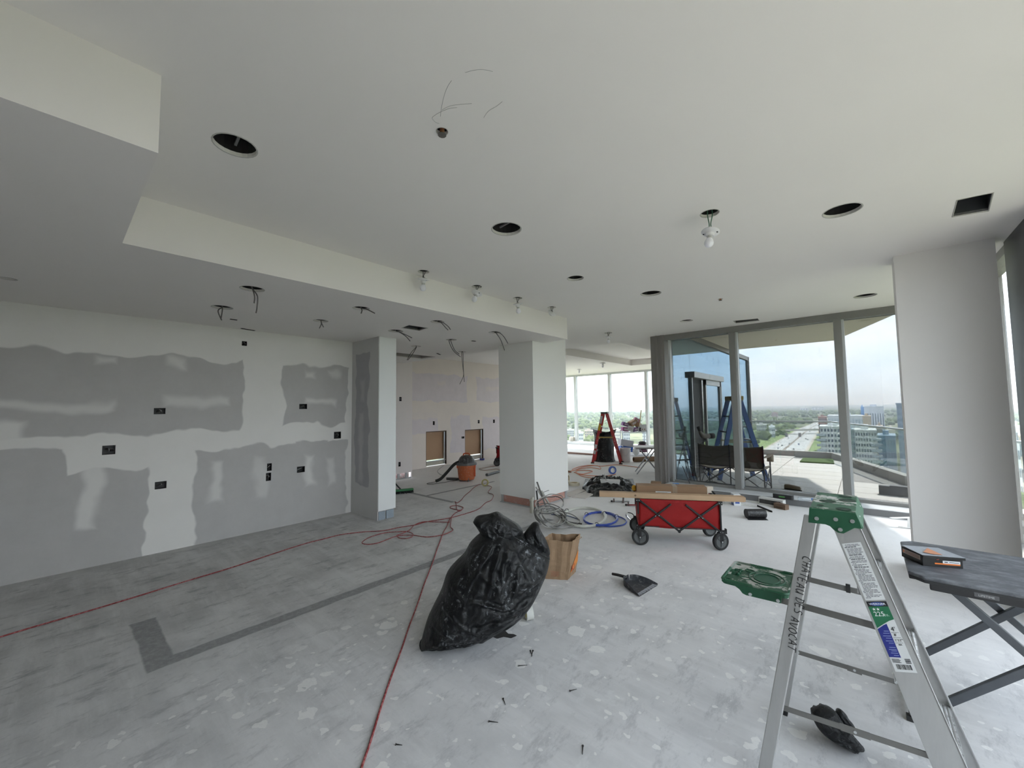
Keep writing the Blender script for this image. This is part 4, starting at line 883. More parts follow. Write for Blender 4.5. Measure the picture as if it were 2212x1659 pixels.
s_ = 'CHATEAU DES AVOCAT'; adv = TL/(len(s_)-1.6); q = MB()
x_ = 0
for ch in s_:
    if ch != ' ':
        for st in LET[ch]:
            pts = [a+dn_*(x_+p_[0]*adv*1.18)+ru*((p_[1]-.5)*.027-.001+.004*math.sin(x_*40))+V((0, -.0175+.022*0, 0)) for p_ in st]
            pts = [V((p_.x, 0, p_.z)) for p_ in pts]
            for p_ in pts:
                zz = p_.z; k = (1.085-zz)/1.073; p_.y = (2.09-.13*k)-LO.y-.0125
            q.tube(pts if len(pts) < 3 else spline(pts, 5), .0016, 5)
    x_ += adv*(1.0 if ch != ' ' else .55)
q.build('handwriting', ink, LD)
# stickers on the front rail
nf = V((0, -1, 0)); ed = (LB0-L0).normalized(); ex = (R0-L0)-ed*((R0-L0).dot(ed)); ex = ex.normalized(); en = ed.cross(ex); en = en if en.y < 0 else -en
def rp_(s_, x_): return L0+ed*s_+ex*x_-LO+en*.0012
def sfr(s_, x_, lift=0): return frame(rp_(s_, x_)+en*lift, ex, -ed, en)
def sticker(nm, s0, s1, x0_, x1_, m, par, lift=0):
    q = MB(); M4 = sfr(0, 0, lift); q.add([M4 @ V((x_, -s_, z_)) for z_ in (0, .0006) for x_, s_ in ((x0_, s1), (x1_, s1), (x1_, s0), (x0_, s0))], [(3, 2, 1, 0), (4, 5, 6, 7), (0, 1, 5, 4), (1, 2, 6, 5), (2, 3, 7, 6), (3, 0, 4, 7)]); return q.build(nm, m, par)
wid_ = (R0-L0).dot(ex); sS = lambda u, v: ((aty(u, v, 2.06)-L0).dot(ed))
w0, w1 = .012, wid_-.012
s1a, s1b, s2a, s2b = sS(1815, 1165)+.02, sS(1885, 1297), sS(1888, 1300), sS(1952, 1449)
stw = mat('sticker_white', (.66, .67, .67), .4, var=.03); st1 = sticker('warning_sticker', s1a, s1b, w0, w1, stw, LD)
q = MB(); rg = random.Random(2); M4 = sfr(0, 0, .0008); s_ = s1a+.006
while s_ < s1b-.006:
    ind = .004 if rg.random() < .3 else .008; x_ = w0+ind
    big_ = rg.random() < .12
    while x_ < w1-.012:
        L = rg.uniform(.004, .014); e_ = min(x_+L, w1-.005); hh_ = .0016 if big_ else .0010
        q.add([M4 @ V((p0, -(s_+p1), 0)) for p0, p1 in ((x_, -hh_), (e_, -hh_), (e_, hh_), (x_, hh_))], [(0, 1, 2, 3)]); x_ = e_+.0014
        if rg.random() < .08: break
    s_ += .0046 if not big_ else .0062
q.build('fine_print', mat('print_grey', (.10, .10, .11), .6), st1)
st2 = sticker('rating_sticker', s2a, s2b, w0, w1, stw, LD); Ls = s2b-s2a; ww_ = w1-w0
sticker('brand_band', s2a, s2a+Ls*.075, w0, w1, mat('print_black', (.012, .013, .016), .4), st2, .0006)
M5 = sfr(s2a+Ls*.038, (w0+w1)/2, .0013); q = MB(); q.add([M5 @ V((a_, b_, 0)) for a_, b_ in ell(0, 0, ww_*.38, Ls*.028, 24)], [tuple(range(24))]); q.build('brand_oval', mat('print_blue_oval', (.04, .09, .32), .4), st2)
text('brand_name', 'WERNER', Ls*.042, mat('print_white', (.8, .8, .8), .5), st2, sfr(s2a+Ls*.052, (w0+w1)/2, .0018), align='CENTER', sx=1.25)
q = MB(); M4 = sfr(0, 0, .0012); gp_ = [(w0, s2a+Ls*.075), (w1, s2a+Ls*.075), (w1, s2a+Ls*.26), (w1*.72+w0*.28, s2a+Ls*.285), (w0*.6+w1*.4, s2a+Ls*.33), (w0, s2a+Ls*.39)]
q.add([M4 @ V((a_, -b_, 0)) for a_, b_ in gp_], [tuple(range(6))]); q.build('green_panel', mat('print_green', (.02, .15, .07), .4), st2)
wht = mat('print_white', (.8, .8, .8))
text('load_rating', '225', Ls*.095, wht, st2, sfr(s2a+Ls*.215, w0+.008, .0016), sx=.95); text('load_unit', 'lbs.', Ls*.06, mat('print_pale_green', (.45, .6, .5), .5), st2, sfr(s2a+Ls*.215, w0+ww_*.56, .0016))
def star(cx, cy_, r_): return [(cx+r_*(1 if i % 2 == 0 else .42)*math.sin(pi*i/5), cy_+r_*(1 if i % 2 == 0 else .42)*math.cos(pi*i/5)) for i in range(10)]
for k in (0, 1):
    q = MB(); M6 = sfr(s2a+Ls*.115, w0+.014+k*.012, .0016); q.add([M6 @ V((a_, b_, 0)) for a_, b_ in star(0, 0, .0055)], [tuple(range(10))]); q.build('star', wht, st2)
q = MB(); bp_ = [(w0, s2a+Ls*.405), (w0*.62+w1*.38, s2a+Ls*.345), (w0*.45+w1*.55, s2a+Ls*.325), (w0*.45+w1*.55, s2a+Ls*.80), (w0, s2a+Ls*.80)]
q.add([M4 @ V((a_, -b_, 0)) for a_, b_ in bp_], [tuple(range(5))]); q.build('blue_panel', mat('print_blue', (.02, .03, .22), .4), st2)
for i, s_ in enumerate((.43, .46, .50, .53, .57, .60, .66, .69, .71, .74, .77)):
    q = MB(); L = .3+.2*((i*37) % 5)/5; q.add([M4 @ V((p0, -(s2a+Ls*s_+p1), .0004)) for p0, p1 in ((w0+ww_*(.5-L*.8), -.0008), (w0+ww_*.5, -.0008), (w0+ww_*.5, .0008), (w0+ww_*(.5-L*.8), .0008))], [(0, 1, 2, 3)]); q.build('blue_print', mat('print_pale_blue', (.3, .36, .62), .5), st2)
bk = mat('print_black', (.012, .013, .016))
text('size_mark', "4'", Ls*.085, bk, st2, sfr(s2a+Ls*.43, w0+ww_*.64, .0012)); text('reach_mark', "8'", Ls*.05, bk, st2, sfr(s2a+Ls*.50, w0+ww_*.68, .0012)); text('height_mark', "1'11\"", Ls*.05, bk, st2, sfr(s2a+Ls*.575, w0+ww_*.60, .0012)); text('grade_mark', 'IIIA', Ls*.03, bk, st2, sfr(s2a+Ls*.63, w0+ww_*.70, .0012))
for s_ in (.45, .52, .595):
    q = MB(); q.add([M4 @ V((p0, -(s2a+Ls*s_+p1), .0002)) for p0, p1 in ((w0+ww_*.58, -.0004), (w1-.003, -.0004), (w1-.003, .0004), (w0+ww_*.58, .0004))], [(0, 1, 2, 3)]); q.build('rule', bk, st2)
q = MB()
for i, s_ in enumerate((.825, .84, .855, .87)): q.add([M4 @ V((p0, -(s2a+Ls*s_+p1), .0002)) for p0, p1 in ((w0+.004, -.0008), (w0+ww_*(.42+.05*(i % 2)), -.0008), (w0+ww_*(.42+.05*(i % 2)), .0008), (w0+.004, .0008))], [(0, 1, 2, 3)])
for i, s_ in enumerate((.82, .838, .852, .87)): q.add([M4 @ V((p0, -(s2a+Ls*s_+p1), .0002)) for p0, p1 in ((w0+ww_*.68, -.0012), (w0+ww_*.93, -.0012), (w0+ww_*.93, .0012), (w0+ww_*.68, .0012))], [(0, 1, 2, 3)])
x_ = w0+ww_*.16; rg = random.Random(9)
while x_ < w0+ww_*.84:
    b_ = rg.choice((.0006, .0012, .0018)); q.add([M4 @ V((p0, -(s2a+Ls*p1), .0002)) for p0, p1 in ((x_, .895), (x_+b_, .895), (x_+b_, .965), (x_, .965))], [(0, 1, 2, 3)]); x_ += b_+rg.choice((.0007, .0012, .0016))
q.build('barcode', bk, st2)

# ------------------------------------------------------------------ black folding table and the box on it
TZ = .72; tx0, ty0, tx1, ty1 = .125, 2.77, .80, 3.43
TB = thing('folding_table', 'black folding table with crossed grey legs by the right column', 'table', ((tx0+tx1)/2, (ty0+ty1)/2, 0)); TO = V(((tx0+tx1)/2, (ty0+ty1)/2, 0))
hx, hy = (tx1-tx0)/2, (ty1-ty0)/2
t = NT('table_black_dusty'); tb_m = t.fin(t.mix(t.math('MULTIPLY', t.ramp(t.noise(9, 6, .7, t.scaled((1, 2.2, 1))), .42, .68), .55), (.07, .075, .085), (.25, .26, .28)), .5, 0, t.noise(140, 3), .15, .003)
def oct_(a, b, c_): return [(-a+c_, -b), (a-c_, -b), (a, -b+c_), (a, b-c_), (a-c_, b), (-a+c_, b), (-a, b-c_), (-a, -b+c_)]
q = MB(); q.prism(oct_(hx, hy, .05), TZ-.018, TZ); top = q.build('table_top', tb_m, TB, bevel=.006)
q = MB(); q.prism(oct_(hx-.002, hy-.002, .05), TZ-.032, TZ-.017); ap = oct_(hx-.03, hy-.012, .06)
q.lohi((-hx+.07, -hy+.004, TZ-.06), (hx-.07, -hy+.03, TZ-.02)); q.lohi((-hx+.07, hy-.03, TZ-.06), (hx-.07, hy-.004, TZ-.02)); q.lohi((-hx+.004, -hy+.09, TZ-.05), (-hx+.03, hy-.09, TZ-.02)); q.lohi((hx-.03, -hy+.09, TZ-.05), (hx-.004, hy-.09, TZ-.02))
q.build('skirt', mat('skirt_black', (.022, .022, .024), .45), TB, bevel=.004)
cb_ = aty(2130, 1276, ty0); xp = cb_.x-TO.x
q = MB(); q.box((xp, -hy+.003, TZ-.038), (.075, .004, .02)); bp2 = q.build('name_plate', mat('plate_grey', (.10, .10, .105), .5), TB, bevel=.002)
text('name_lettering', 'LIFETIME', .0125, mat('plate_letter', (.5, .5, .5), .5), bp2, frame((xp, -hy+.0008, TZ-.0425), (1, 0, 0), (0, 0, 1), (0, -1, 0)), align='CENTER')
lg = mat('leg_grey', (.10, .108, .12), .4, .4, .2, 20)
pyf = [(ty0+.06-TO.y), (ty1-.06-TO.y)]
for i, yy in enumerate(pyf):
    for a, b in (((-hx+.12, TZ-.03), (hx+.10, .02)), ((hx-.02, TZ-.03), (-hx-.02, .02))):
        off = .014 if a[0] < 0 else -.014
        q = MB(); q.bar((a[0], yy+off, a[1]), (b[0], yy+off, b[1]), .016, .032, (0, 1, 0)) if False else q.bar((a[0], yy+off, a[1]), (b[0], yy+off, b[1]), .022, .034)
        lgo = q.build('leg', lg, TB, bevel=.003)
        q = MB(); q.box((b[0], yy+off, .012), (.045, .03, .024)); q.build('foot_cap', mat('foot_black', (.03, .03, .03)), lgo)
    q = MB(); q.cyl((.055, yy-.03, TZ*.40), (.055, yy+.02, TZ*.40), .007, .007, 10); q.build('pivot_bolt', rivet, TB)
for x_, z_ in ((hx+.10, .03), (-hx-.02, .03)):
    q = MB(); q.bar((x_, pyf[0], z_), (x_, pyf[1], z_), .024, .024); q.build('cross_tube', lg, TB)
q = MB(); q.bar((.03, .0, TZ-.04), (.14, .0, TZ-.28), .02, .028); q.build('brace', mat('brace_silver', (.42, .41, .40), .35, .7), TB)
q = MB(); q.box((.142, 0, TZ-.285), (.03, .03, .035)); q.build('brace_cap', mat('foot_black', (.03, .03, .03)), TB)
q = MB(); q.bar((.14, pyf[0], TZ-.29), (.14, pyf[1], TZ-.29), .02, .02); q.build('cross_tube', lg, TB)
q = MB(); q.box((.20, pyf[0]-.012, TZ-.21), (.10, .04, .05), M=Matrix.Rotation(.78, 4, 'Y')); q.build('sleeve', lg, TB, bevel=.004)
# carton of blades
c0, c1, c2 = at(1958, 1206, TZ), at(1994, 1222, TZ), at(2081, 1229, TZ)
d1 = (c2-c1); d1.z = 0; Lx = d1.length; ang = math.atan2(d1.y, d1.x)
BX = thing('blade_carton', 'flat black carton with orange print lying on the folding table', 'box', (c1.x, c1.y, TZ), ang); dep = .175; hb_ = .052
cb_m = mat('carton_black', (.014, .013, .013), .5, var=.3, scale=20); ct_m = mat('carton_top', (.30, .32, .35), .45, dust=.3, scale=30)
eb = Matrix.Rotation(-ang, 3, 'Z') @ (c0-c1); eb = V((eb.x, eb.y, 0))*1.3; sk = -eb.x-.05; dep = eb.y
q = MB(); ft = [(0, 0), (Lx, 0), (Lx+eb.x, dep), (eb.x, dep)]; q.prism(ft, 0, hb_); bd = q.build('carton_body', cb_m, BX, bevel=.0015)
q = MB(); q.add([(-.002, -.004, hb_+.001), (Lx+.008, -.006, hb_+.002), (Lx+eb.x, dep, hb_+.004), (eb.x, dep, hb_+.006), (-.002, -.004, hb_+.003), (Lx+.008, -.006, hb_+.004), (Lx+eb.x, dep, hb_+.006), (eb.x, dep, hb_+.008)], [(0, 3, 2, 1), (4, 5, 6, 7), (0, 1, 5, 4), (1, 2, 6, 5), (2, 3, 7, 6), (3, 0, 4, 7)])
lid = q.build('lid_flap', ct_m, BX)
q = MB(); q.lohi((.0, -.006, hb_-.010), (Lx+.008, -.004, hb_+.002)); q.build('tuck_flap', cb_m, lid)
org = mat('print_orange', (.75, .20, .04), .5); wp = mat('print_pale', (.75, .77, .80), .5)
q = MB(); q.lohi((Lx*.30, -.0012, .013), (Lx*.93, 0, .020)); q.build('orange_stripe', org, bd)
q = MB(); q.lohi((Lx*.50, -.0016, .020), (Lx*.93, 0, .033)); pl_ = q.build('white_panel', wp, bd)
q = MB(); q.bar((Lx*.54, -.002, .0265), (Lx*.62, -.002, .0265), .001, .004); q.bar((Lx*.66, -.002, .0265), (Lx*.90, -.002, .0262), .001, .002); q.build('printed_blade', bk, pl_)
text('red_print', 'HP', .010, mat('print_dull_red', (.45, .1, .07), .5), bd, frame((Lx*.34, -.0008, .033), (1, 0, 0), (0, 0, 1), (0, -1, 0)))
e_ = V((eb.x, dep, 0)); L_ = e_.length; ux = e_.normalized(); nn = V((ux.y, -ux.x, 0)); nn = nn if nn.x < 0 else -nn
q = MB(); q.add([ux*(L_*a_)+V((0, 0, z_))+nn*n_ for n_ in (.0002, .001) for a_, z_ in ((.10, .024), (.93, .024), (.93, .046), (.10, .046))], [(0, 1, 2, 3), (7, 6, 5, 4), (0, 4, 5, 1), (1, 5, 6, 2), (2, 6, 7, 3), (3, 7, 4, 0)]); lb_ = q.build('side_label', mat('label_pink_grey', (.42, .33, .30), .6), bd)
q = MB(); q.add([ux*(L_*a_)+V((0, 0, z_))+nn*.0014 for a_, z_ in ((.84, .029), (.89, .029), (.89, .041), (.84, .041))], [(0, 1, 2, 3)]); q.build('warning_mark', org, lb_)
q = MB()
for k in range(4): q.add([ux*(L_*a_)+V((0, 0, z_))+nn*.0013 for a_, z_ in ((.14, .028+k*.0042), (.80, .028+k*.0042), (.80, .030+k*.0042), (.14, .030+k*.0042))], [(0, 1, 2, 3)])
q.build('label_print', mat('label_print_brown', (.22, .12, .10), .6), lb_)
q = MB(); q.add([(.02, .03, hb_+.0075), (Lx*.35, .01, hb_+.0065), (Lx*.55, .01, hb_+.0065), (eb.x+.10, dep*.8, hb_+.009)], [(0, 1, 2, 3)]); q.build('top_print', mat('print_dull_orange', (.55, .25, .14), .5), lid)
# ------------------------------------------------------------------ sacks
t = NT('black_bin_liner'); w1_ = t.noise(9, 6, .7, dist=.6); w2_ = t.noise(38, 5, .75); 
dst = t.math('MULTIPLY', t.math('MULTIPLY', t.ramp(w2_, .54, .62), t.ramp(t.noise(5.5, 4, .6), .45, .60)), .42)
liner = t.fin(t.mix(dst, (.007, .0075, .0085), (.40, .42, .45)), t.math('ADD', .42, t.math('MULTIPLY', dst, .4)), 0, t.math('ADD', w1_, t.math('MULTIPLY', t.noise(30, 4, .6, t.scaled((1, 1, .35))), .5)), .8, .012, .35)
def on_plane(u, v, c_): d = ray(u, v); return EYEP+d*((c_-EYEP).dot(hd)/d.dot(hd))
def inflate(px, c_, thick, amp=.012, K=22, N=150, freq=6, seed=0, pw=.55, cen=None, folds=()):
    """closed sack whose outline is the given one, bulging both ways"""
    pts = [on_plane(u, v, c_)-c_ for u, v in px]; pts = spline(pts+[pts[0]], 12)[:-1]; n = len(pts)
    outl = [pts[int(i*n/N) % n] for i in range(N)]; ce_ = sum(outl, V((0, 0, 0)))/N if cen is None else on_plane(cen[0], cen[1], c_)-c_
    FD = [((on_plane(a_[0], a_[1], c_)-c_), (on_plane(b_[0], b_[1], c_)-c_), h_) for a_, b_, h_ in folds]
    FD = [(V((a_.dot(rt), a_.z)), V((b_.dot(rt), b_.z)), h_) for a_, b_, h_ in FD]
    q = MB(); vs = []; fs = []
    for sgn in (-1, 1):
        b = len(vs)
        for k in range(K+1):
            rho = math.sin(pi/2*k/K)
            for i in range(N):
                p_ = ce_+(outl[i]-ce_)*rho
                dep = sgn*thick*max(0, 1-rho*rho)**pw
                s_ = V((p_.dot(rt), p_.z, dep*1.3))*freq+V((seed, 0, 0))
                wp_ = s_+V((noise.noise(s_*.6), noise.noise(s_*.6+V((9, 2, 4))), 0))*.7
                r1 = 1-abs(noise.noise(V((wp_.x*.9+wp_.y*.6, wp_.y*.35-wp_.x*.25, wp_.z*.7))))*3.2; r2 = 1-abs(noise.noise(V((wp_.x*.8-wp_.y*1.9, wp_.y*.9+wp_.x*1.5, 5+wp_.z))))*3.0; r3 = 1-abs(noise.noise(wp_*2.6))*2.6
                w_ = amp*(max(r1, -.2)*.8+max(r2, -.2)*.55+r3*.35+(1-abs(noise.noise(wp_*5.5+V((3, 1, 2))))*3)*.16-.6)*(1-rho**8)
                if FD:
                    xy = V((p_.dot(rt)+.018*noise.noise(s_*1.3), p_.z+.018*noise.noise(s_*1.3+V((5, 5, 5)))))
                    for fa, fb, fh in FD:
                        ab = fb-fa; tt = max(0, min(1, (xy-fa).dot(ab)/ab.dot(ab))); dd = (xy-fa-ab*tt).length
                        w_ += fh*(math.exp(-(dd/.011)**2)-.6*math.exp(-((dd-.022)/.014)**2))*math.sin(pi*min(1, .15+tt*.85))*(1-rho**8)
                p_ = p_+hd*(dep+w_*(1 if sgn > 0 else -1))+rt*(w_*.4)
                p_.z = max(p_.z, .003); vs.append(p_)
        fs += [(b+k*N+i, b+k*N+(i+1) % N, b+(k+1)*N+(i+1) % N, b+(k+1)*N+i) for k in range(K) for i in range(N)]
    q.add(vs, fs); return q
def weld(o, d=.0006):
    bm = bmesh.new(); bm.from_mesh(o.data); bmesh.ops.remove_doubles(bm, verts=bm.verts, dist=d); bmesh.ops.recalc_face_normals(bm, faces=bm.faces); bm.to_mesh(o.data); bm.free(); return o
cB = at(1015, 1386)
SK = thing('rubbish_sack', 'big black plastic rubbish sack slumped on the floor, dusted white', 'rubbish bag', cB)
body_px = [(907, 1396), (922, 1340), (934, 1312), (946, 1288), (955, 1268), (966, 1236), (980, 1218), (1002, 1196), (1016, 1172), (1038, 1152), (1062, 1140), (1100, 1138), (1140, 1158), (1162, 1170), (1186, 1194), (1184, 1226), (1174, 1252), (1160, 1284), (1145, 1308), (1118, 1336), (1085, 1356), (1050, 1374), (1010, 1386), (960, 1394)]
o = weld(inflate(body_px, cB, .30, .018, 70, 320, 5.0, 11, folds=[((1060, 1165), (1010, 1250), .016), ((1080, 1165), (1050, 1260), .018), ((1095, 1168), (1085, 1235), .014), ((1110, 1175), (1150, 1240), .016), ((1070, 1160), (1030, 1200), .014), ((915, 1388), (985, 1330), .016), ((920, 1375), (960, 1300), .013), ((930, 1385), (1040, 1352), .016), ((930, 1315), (990, 1335), .014), ((952, 1278), (1010, 1300), .015), ((975, 1235), (1020, 1262), .012), ((1030, 1258), (1120, 1275), .018), ((1100, 1290), (1165, 1255), .015), ((1040, 1320), (1130, 1300), .014), ((1060, 1370), (1140, 1305), .012), ((1150, 1200), (1178, 1230), .013), ((1000, 1300), (1070, 1340), .012), ((1120, 1200), (1105, 1270), .012), ((1045, 1205), (1075, 1225), .012), ((950, 1350), (1020, 1370), .012)]).build('sack_body', liner, SK, True))
def flap(px, c_, off, thick, amp, seed): return inflate(px, c_, thick, amp, 12, 90, 9, seed)
fl_px = [(1022, 1127), (1030, 1116), (1052, 1112), (1073, 1107), (1092, 1118), (1118, 1134), (1129, 1146), (1126, 1158), (1108, 1156), (1092, 1172), (1070, 1190), (1048, 1172), (1036, 1148)]
m_ = inflate(fl_px, cB, .13, .018, 26, 150, 7, 4, .5); o = weld(m_.build('sack_mouth', liner, SK, True))
m_ = inflate([(1128, 1158), (1140, 1142), (1152, 1129), (1162, 1130), (1168, 1146), (1182, 1172), (1188, 1196), (1176, 1204), (1156, 1186), (1136, 1172)], cB, .085, .014, 22, 130, 8, 7, .5); o = weld(m_.build('sack_ear', liner, SK, True))
q = MB(); q.tube(spline([on_plane(u, v, cB)-cB-hd*(.11+.02*math.sin(u)) for u, v in ((1050, 1133), (1060, 1134), (1076, 1136), (1100, 1142), (1128, 1160), (1150, 1176), (1184, 1194))], 8), .003, 6); q.build('sack_hem', liner, SK, True)
q = MB(); q.prism([(at(u, v).x-cB.x, at(u, v).y-cB.y) for u, v in ((1064, 1376), (1080, 1368), (1092, 1364), (1098, 1370), (1110, 1371), (1116, 1374), (1104, 1379), (1088, 1376), (1074, 1380))], .001, .004); q.build('torn_scrap', mat('liner_scrap', (.02, .02, .022), .5), SK)
cS = at(1812, 1612)
SB = thing('plastic_bundle', 'small knotted black plastic bag lying under the stepladder', 'plastic bag', cS)
o = weld(inflate([(1757, 1542), (1766, 1534), (1786, 1528), (1802, 1534), (1812, 1552), (1826, 1566), (1846, 1592), (1858, 1606), (1862, 1614), (1850, 1620), (1836, 1618), (1806, 1604), (1776, 1584), (1760, 1558)], cS, .075, .016, 30, 160, 12, 3).build('bag_body', liner, SB, True))
o = weld(inflate([(1818, 1552), (1826, 1543), (1836, 1550), (1842, 1562), (1850, 1570), (1854, 1584), (1844, 1592), (1832, 1584), (1822, 1570)], cS-hd*.03, .035, .008, 10, 60, 22, 9).build('bag_knot', liner, SB, True))

# ------------------------------------------------------------------ paper carrier bag
a, b, c_ = at(1174, 1250), at(1227, 1253), at(1241, 1234); ang = math.atan2((b-a).y, (b-a).x); W_ = (b-a).length; D_ = .19; Hb = .345
PB_ = thing('paper_bag', 'open brown paper bag with red and orange print behind the rubbish sack', 'paper bag', a, ang)
kraft = mat('kraft_bag', (.30, .195, .115), .8, 0, .12, 14, .25, 30)
def bagp(x, y, z): k = z/Hb; return V((x+y*.42+(x-W_/2)*.24*k+.02*k+.003*math.sin(z*30+x*20), y+(y-D_/2)*.1*k, z+.006*math.sin(x*26+y*14)*k))
def wallq(p0, p1, nm, fold):
    q = MB(); n = V((p1[1]-p0[1], -(p1[0]-p0[0]), 0)).normalized()
    def f(s_, t_):
        p_ = bagp(p0[0]+(p1[0]-p0[0])*s_, p0[1]+(p1[1]-p0[1])*s_, Hb*t_)
        return p_+n*(fold*(abs(((s_*2.5+.3) % 1)-.5)-.25)*.022*(.3+t_)+.004*noise.noise(p_*22))
    q.grid(17, 15, f); o_ = q.build(nm, kraft, PB_); md = o_.modifiers.new('thick', 'SOLIDIFY'); md.thickness = .002; return o_
fr0 = wallq((0, 0), (W_, 0), 'front_panel', 1); sd0 = wallq((W_, 0), (W_-.01, D_), 'side_panel', .6); wallq((W_-.01, D_), (0, D_), 'back_panel', 1); wallq((0, D_), (0, 0), 'side_panel', .6)
q = MB(); q.lohi((.002, .002, 0), (W_-.012, D_-.002, .003)); q.build('bottom', kraft, PB_)
redp = mat('bag_red', (.42, .06, .035), .7); orp = mat('bag_orange', (.62, .22, .045), .7)
def onside(pts, nm, m, lift=.004):
    q = MB(); q.add([bagp(W_-.01*s_, D_*s_, z_)+V((lift, 0, 0)) for s_, z_ in pts], [tuple(range(len(pts)))]); return q.build(nm, m, sd0)
onside([(.12, .05), (.55, .06), (.98, .10), (1.0, .205), (.75, .175), (.45, .13), (.2, .09)], 'orange_swoosh', orp)
t_ = text('bag_letters', 'KI', .085, redp, sd0, frame(bagp(W_, D_*.20, .055)+V((.0085, -.003, 0)), V((.387, .90, .16)).normalized(), V((.06, -.16, .98)).normalized(), V((.92, -.387, 0)).normalized()))
text('small_print', 'PAPER BAG'[:0]+'- - - - -', .012, redp, fr0, frame(bagp(W_*.3, -.002, .075)+V((0, -.006, 0)), (1, 0, 0), (0, 0, 1), (0, -1, 0)))
q = MB()
for k in range(4): q.lohi((W_*.30, -.0075, .066-k*.012), (W_*(.66-.05*(k % 2)), -.0065, .0675-k*.012))
q.build('print_lines', redp, fr0)
q = MB(); q.tube(spline([bagp(W_-.01, .08, Hb)+V((0, 0, .0)), bagp(W_, .05, Hb)+V((.03, 0, .018)), bagp(W_, .05, Hb)+V((.06, .01, .02)), bagp(W_, .05, Hb)+V((.035, .0, .002)), bagp(W_-.01, .03, Hb)], 6), .0022, 5); q.build('twine_handle', kraft, PB_)

# ------------------------------------------------------------------ dustpan
Hh_, Fl, Fr_ = at(1323, 1249), at(1394, 1293), at(1408, 1262); Fm = (Fl+Fr_)/2; ax = (Fm-Hh_); Ld = ax.length; ang = math.atan2(ax.y, ax.x)
DP = thing('dustpan', 'dark grey dustpan lying on the dusty floor beside the paper bag', 'dustpan', Hh_, ang); dpm = mat('dustpan_grey', (.035, .037, .042), .4, dust=.35, scale=22)
hw_ = (Fl-Fr_).length/2; xb = Ld*.42
def dpo(x): k = max(0, min(1, (x-xb)/(Ld-xb))); return hw_*(.28+.72*k**.55)
xs = [xb+(Ld-xb)*i/14 for i in range(15)]
q = MB(); q.grid(15, 9, lambda s_, t_: V((xb+(Ld-xb)*s_, (t_*2-1)*dpo(xb+(Ld-xb)*s_), .004+.010*(1-s_)))); fl_ = q.build('pan_floor', dpm, DP); fl_.modifiers.new('thick', 'SOLIDIFY').thickness = .003
for s_ in (-1, 1):
    q = MB(); q.grid(15, 4, lambda a_, b_: V((xs[int(round(a_*14))], s_*(dpo(xs[int(round(a_*14))])+.006*b_), .006+b_*.055*(1-.82*a_**2)))); w_ = q.build('pan_wall', dpm, DP); w_.modifiers.new('thick', 'SOLIDIFY').thickness = .003
q = MB(); q.grid(7, 4, lambda a_, b_: V((xb-.008*b_, (a_*2-1)*dpo(xb), .008+b_*.055))); w_ = q.build('pan_back', dpm, DP); w_.modifiers.new('thick', 'SOLIDIFY').thickness = .004
q = MB(); q.tube([(xb, 0, .048), (xb-.03, 0, .05), (xb*.4, 0, .046), (0, 0, .038)], [.016, .013, .013, .012], 8); q.build('handle', mat('handle_black', (.018, .018, .02), .5), DP, True)
q = MB()
for i in range(9):
    y0 = -hw_+2*hw_*i/9; q.add([(Ld-.035, y0, .0075), (Ld-.035, y0+2*hw_/9, .0075), (Ld+random.uniform(-.004, .008), y0+hw_/9*1.7, .004), (Ld+random.uniform(-.004, .008), y0+hw_/9*.2, .004)], [(0, 3, 2, 1)])
q.build('worn_lip', mat('lip_grey', (.26, .27, .29), .6, dust=.4, scale=40), DP)

# ------------------------------------------------------------------ red folding wagon
WY_ = math.radians(28)
WG = thing('folding_wagon', 'red folding wagon on black wheels loaded with cardboard and a plank', 'wagon', (-1.70, 4.78, 0), WY_, 'red folding wagons')
t = NT('wagon_red_cloth'); redc = t.fin(t.mix(t.math('MULTIPLY', t.ramp(t.noise(14, 6, .75), .66, .72), .4), t.mix(t.noise(3, 4), (.24, .006, .006), (.33, .011, .011)), (.62, .5, .48)), .65, 0, t.math('ADD', t.noise(5, 4, .6), t.math('MULTIPLY', t.noise(300, 2), .1)), .5, .02, .3)
blkm = mat('wagon_black', (.014, .014, .015), .45, .2); whl = mat('wheel_rubber', (.018, .018, .019), .75, bump=.2); rimg = mat('wheel_grey', (.10, .105, .105), .5)
hl, hw2, zt_, zb_ = .42, .215, .505, .205
def cloth(nm, p0, p1):
    n = V((p1[1]-p0[1], -(p1[0]-p0[0]), 0)).normalized(); q = MB()
    def f(a_, b_):
        p_ = V((p0[0]+(p1[0]-p0[0])*a_, p0[1]+(p1[1]-p0[1])*a_, zb_+(zt_-zb_)*b_-(.012*math.sin(pi*a_) if b_ < .01 else 0)))
        return p_+n*(.010*math.sin(pi*b_)*math.sin(pi*a_)+.010*noise.noise(V((a_*7, b_*4, p0[0]*3+p0[1]*5))))
    q.grid(29, 13, f); o_ = q.build(nm, redc, WG, True); o_.modifiers.new('thick', 'SOLIDIFY').thickness = .003; return o_
cs = [cloth('side_cloth', (-hl, -hw2), (hl, -hw2)), cloth('end_cloth', (hl, -hw2), (hl, hw2)), cloth('side_cloth', (hl, hw2), (-hl, hw2)), cloth('end_cloth', (-hl, hw2), (-hl, -hw2))]
q = MB(); q.lohi((-hl, -hw2, zb_-.006), (hl, hw2, zb_+.004)); q.build('base_board', mat('wagon_base', (.03, .03, .032), .7), WG)
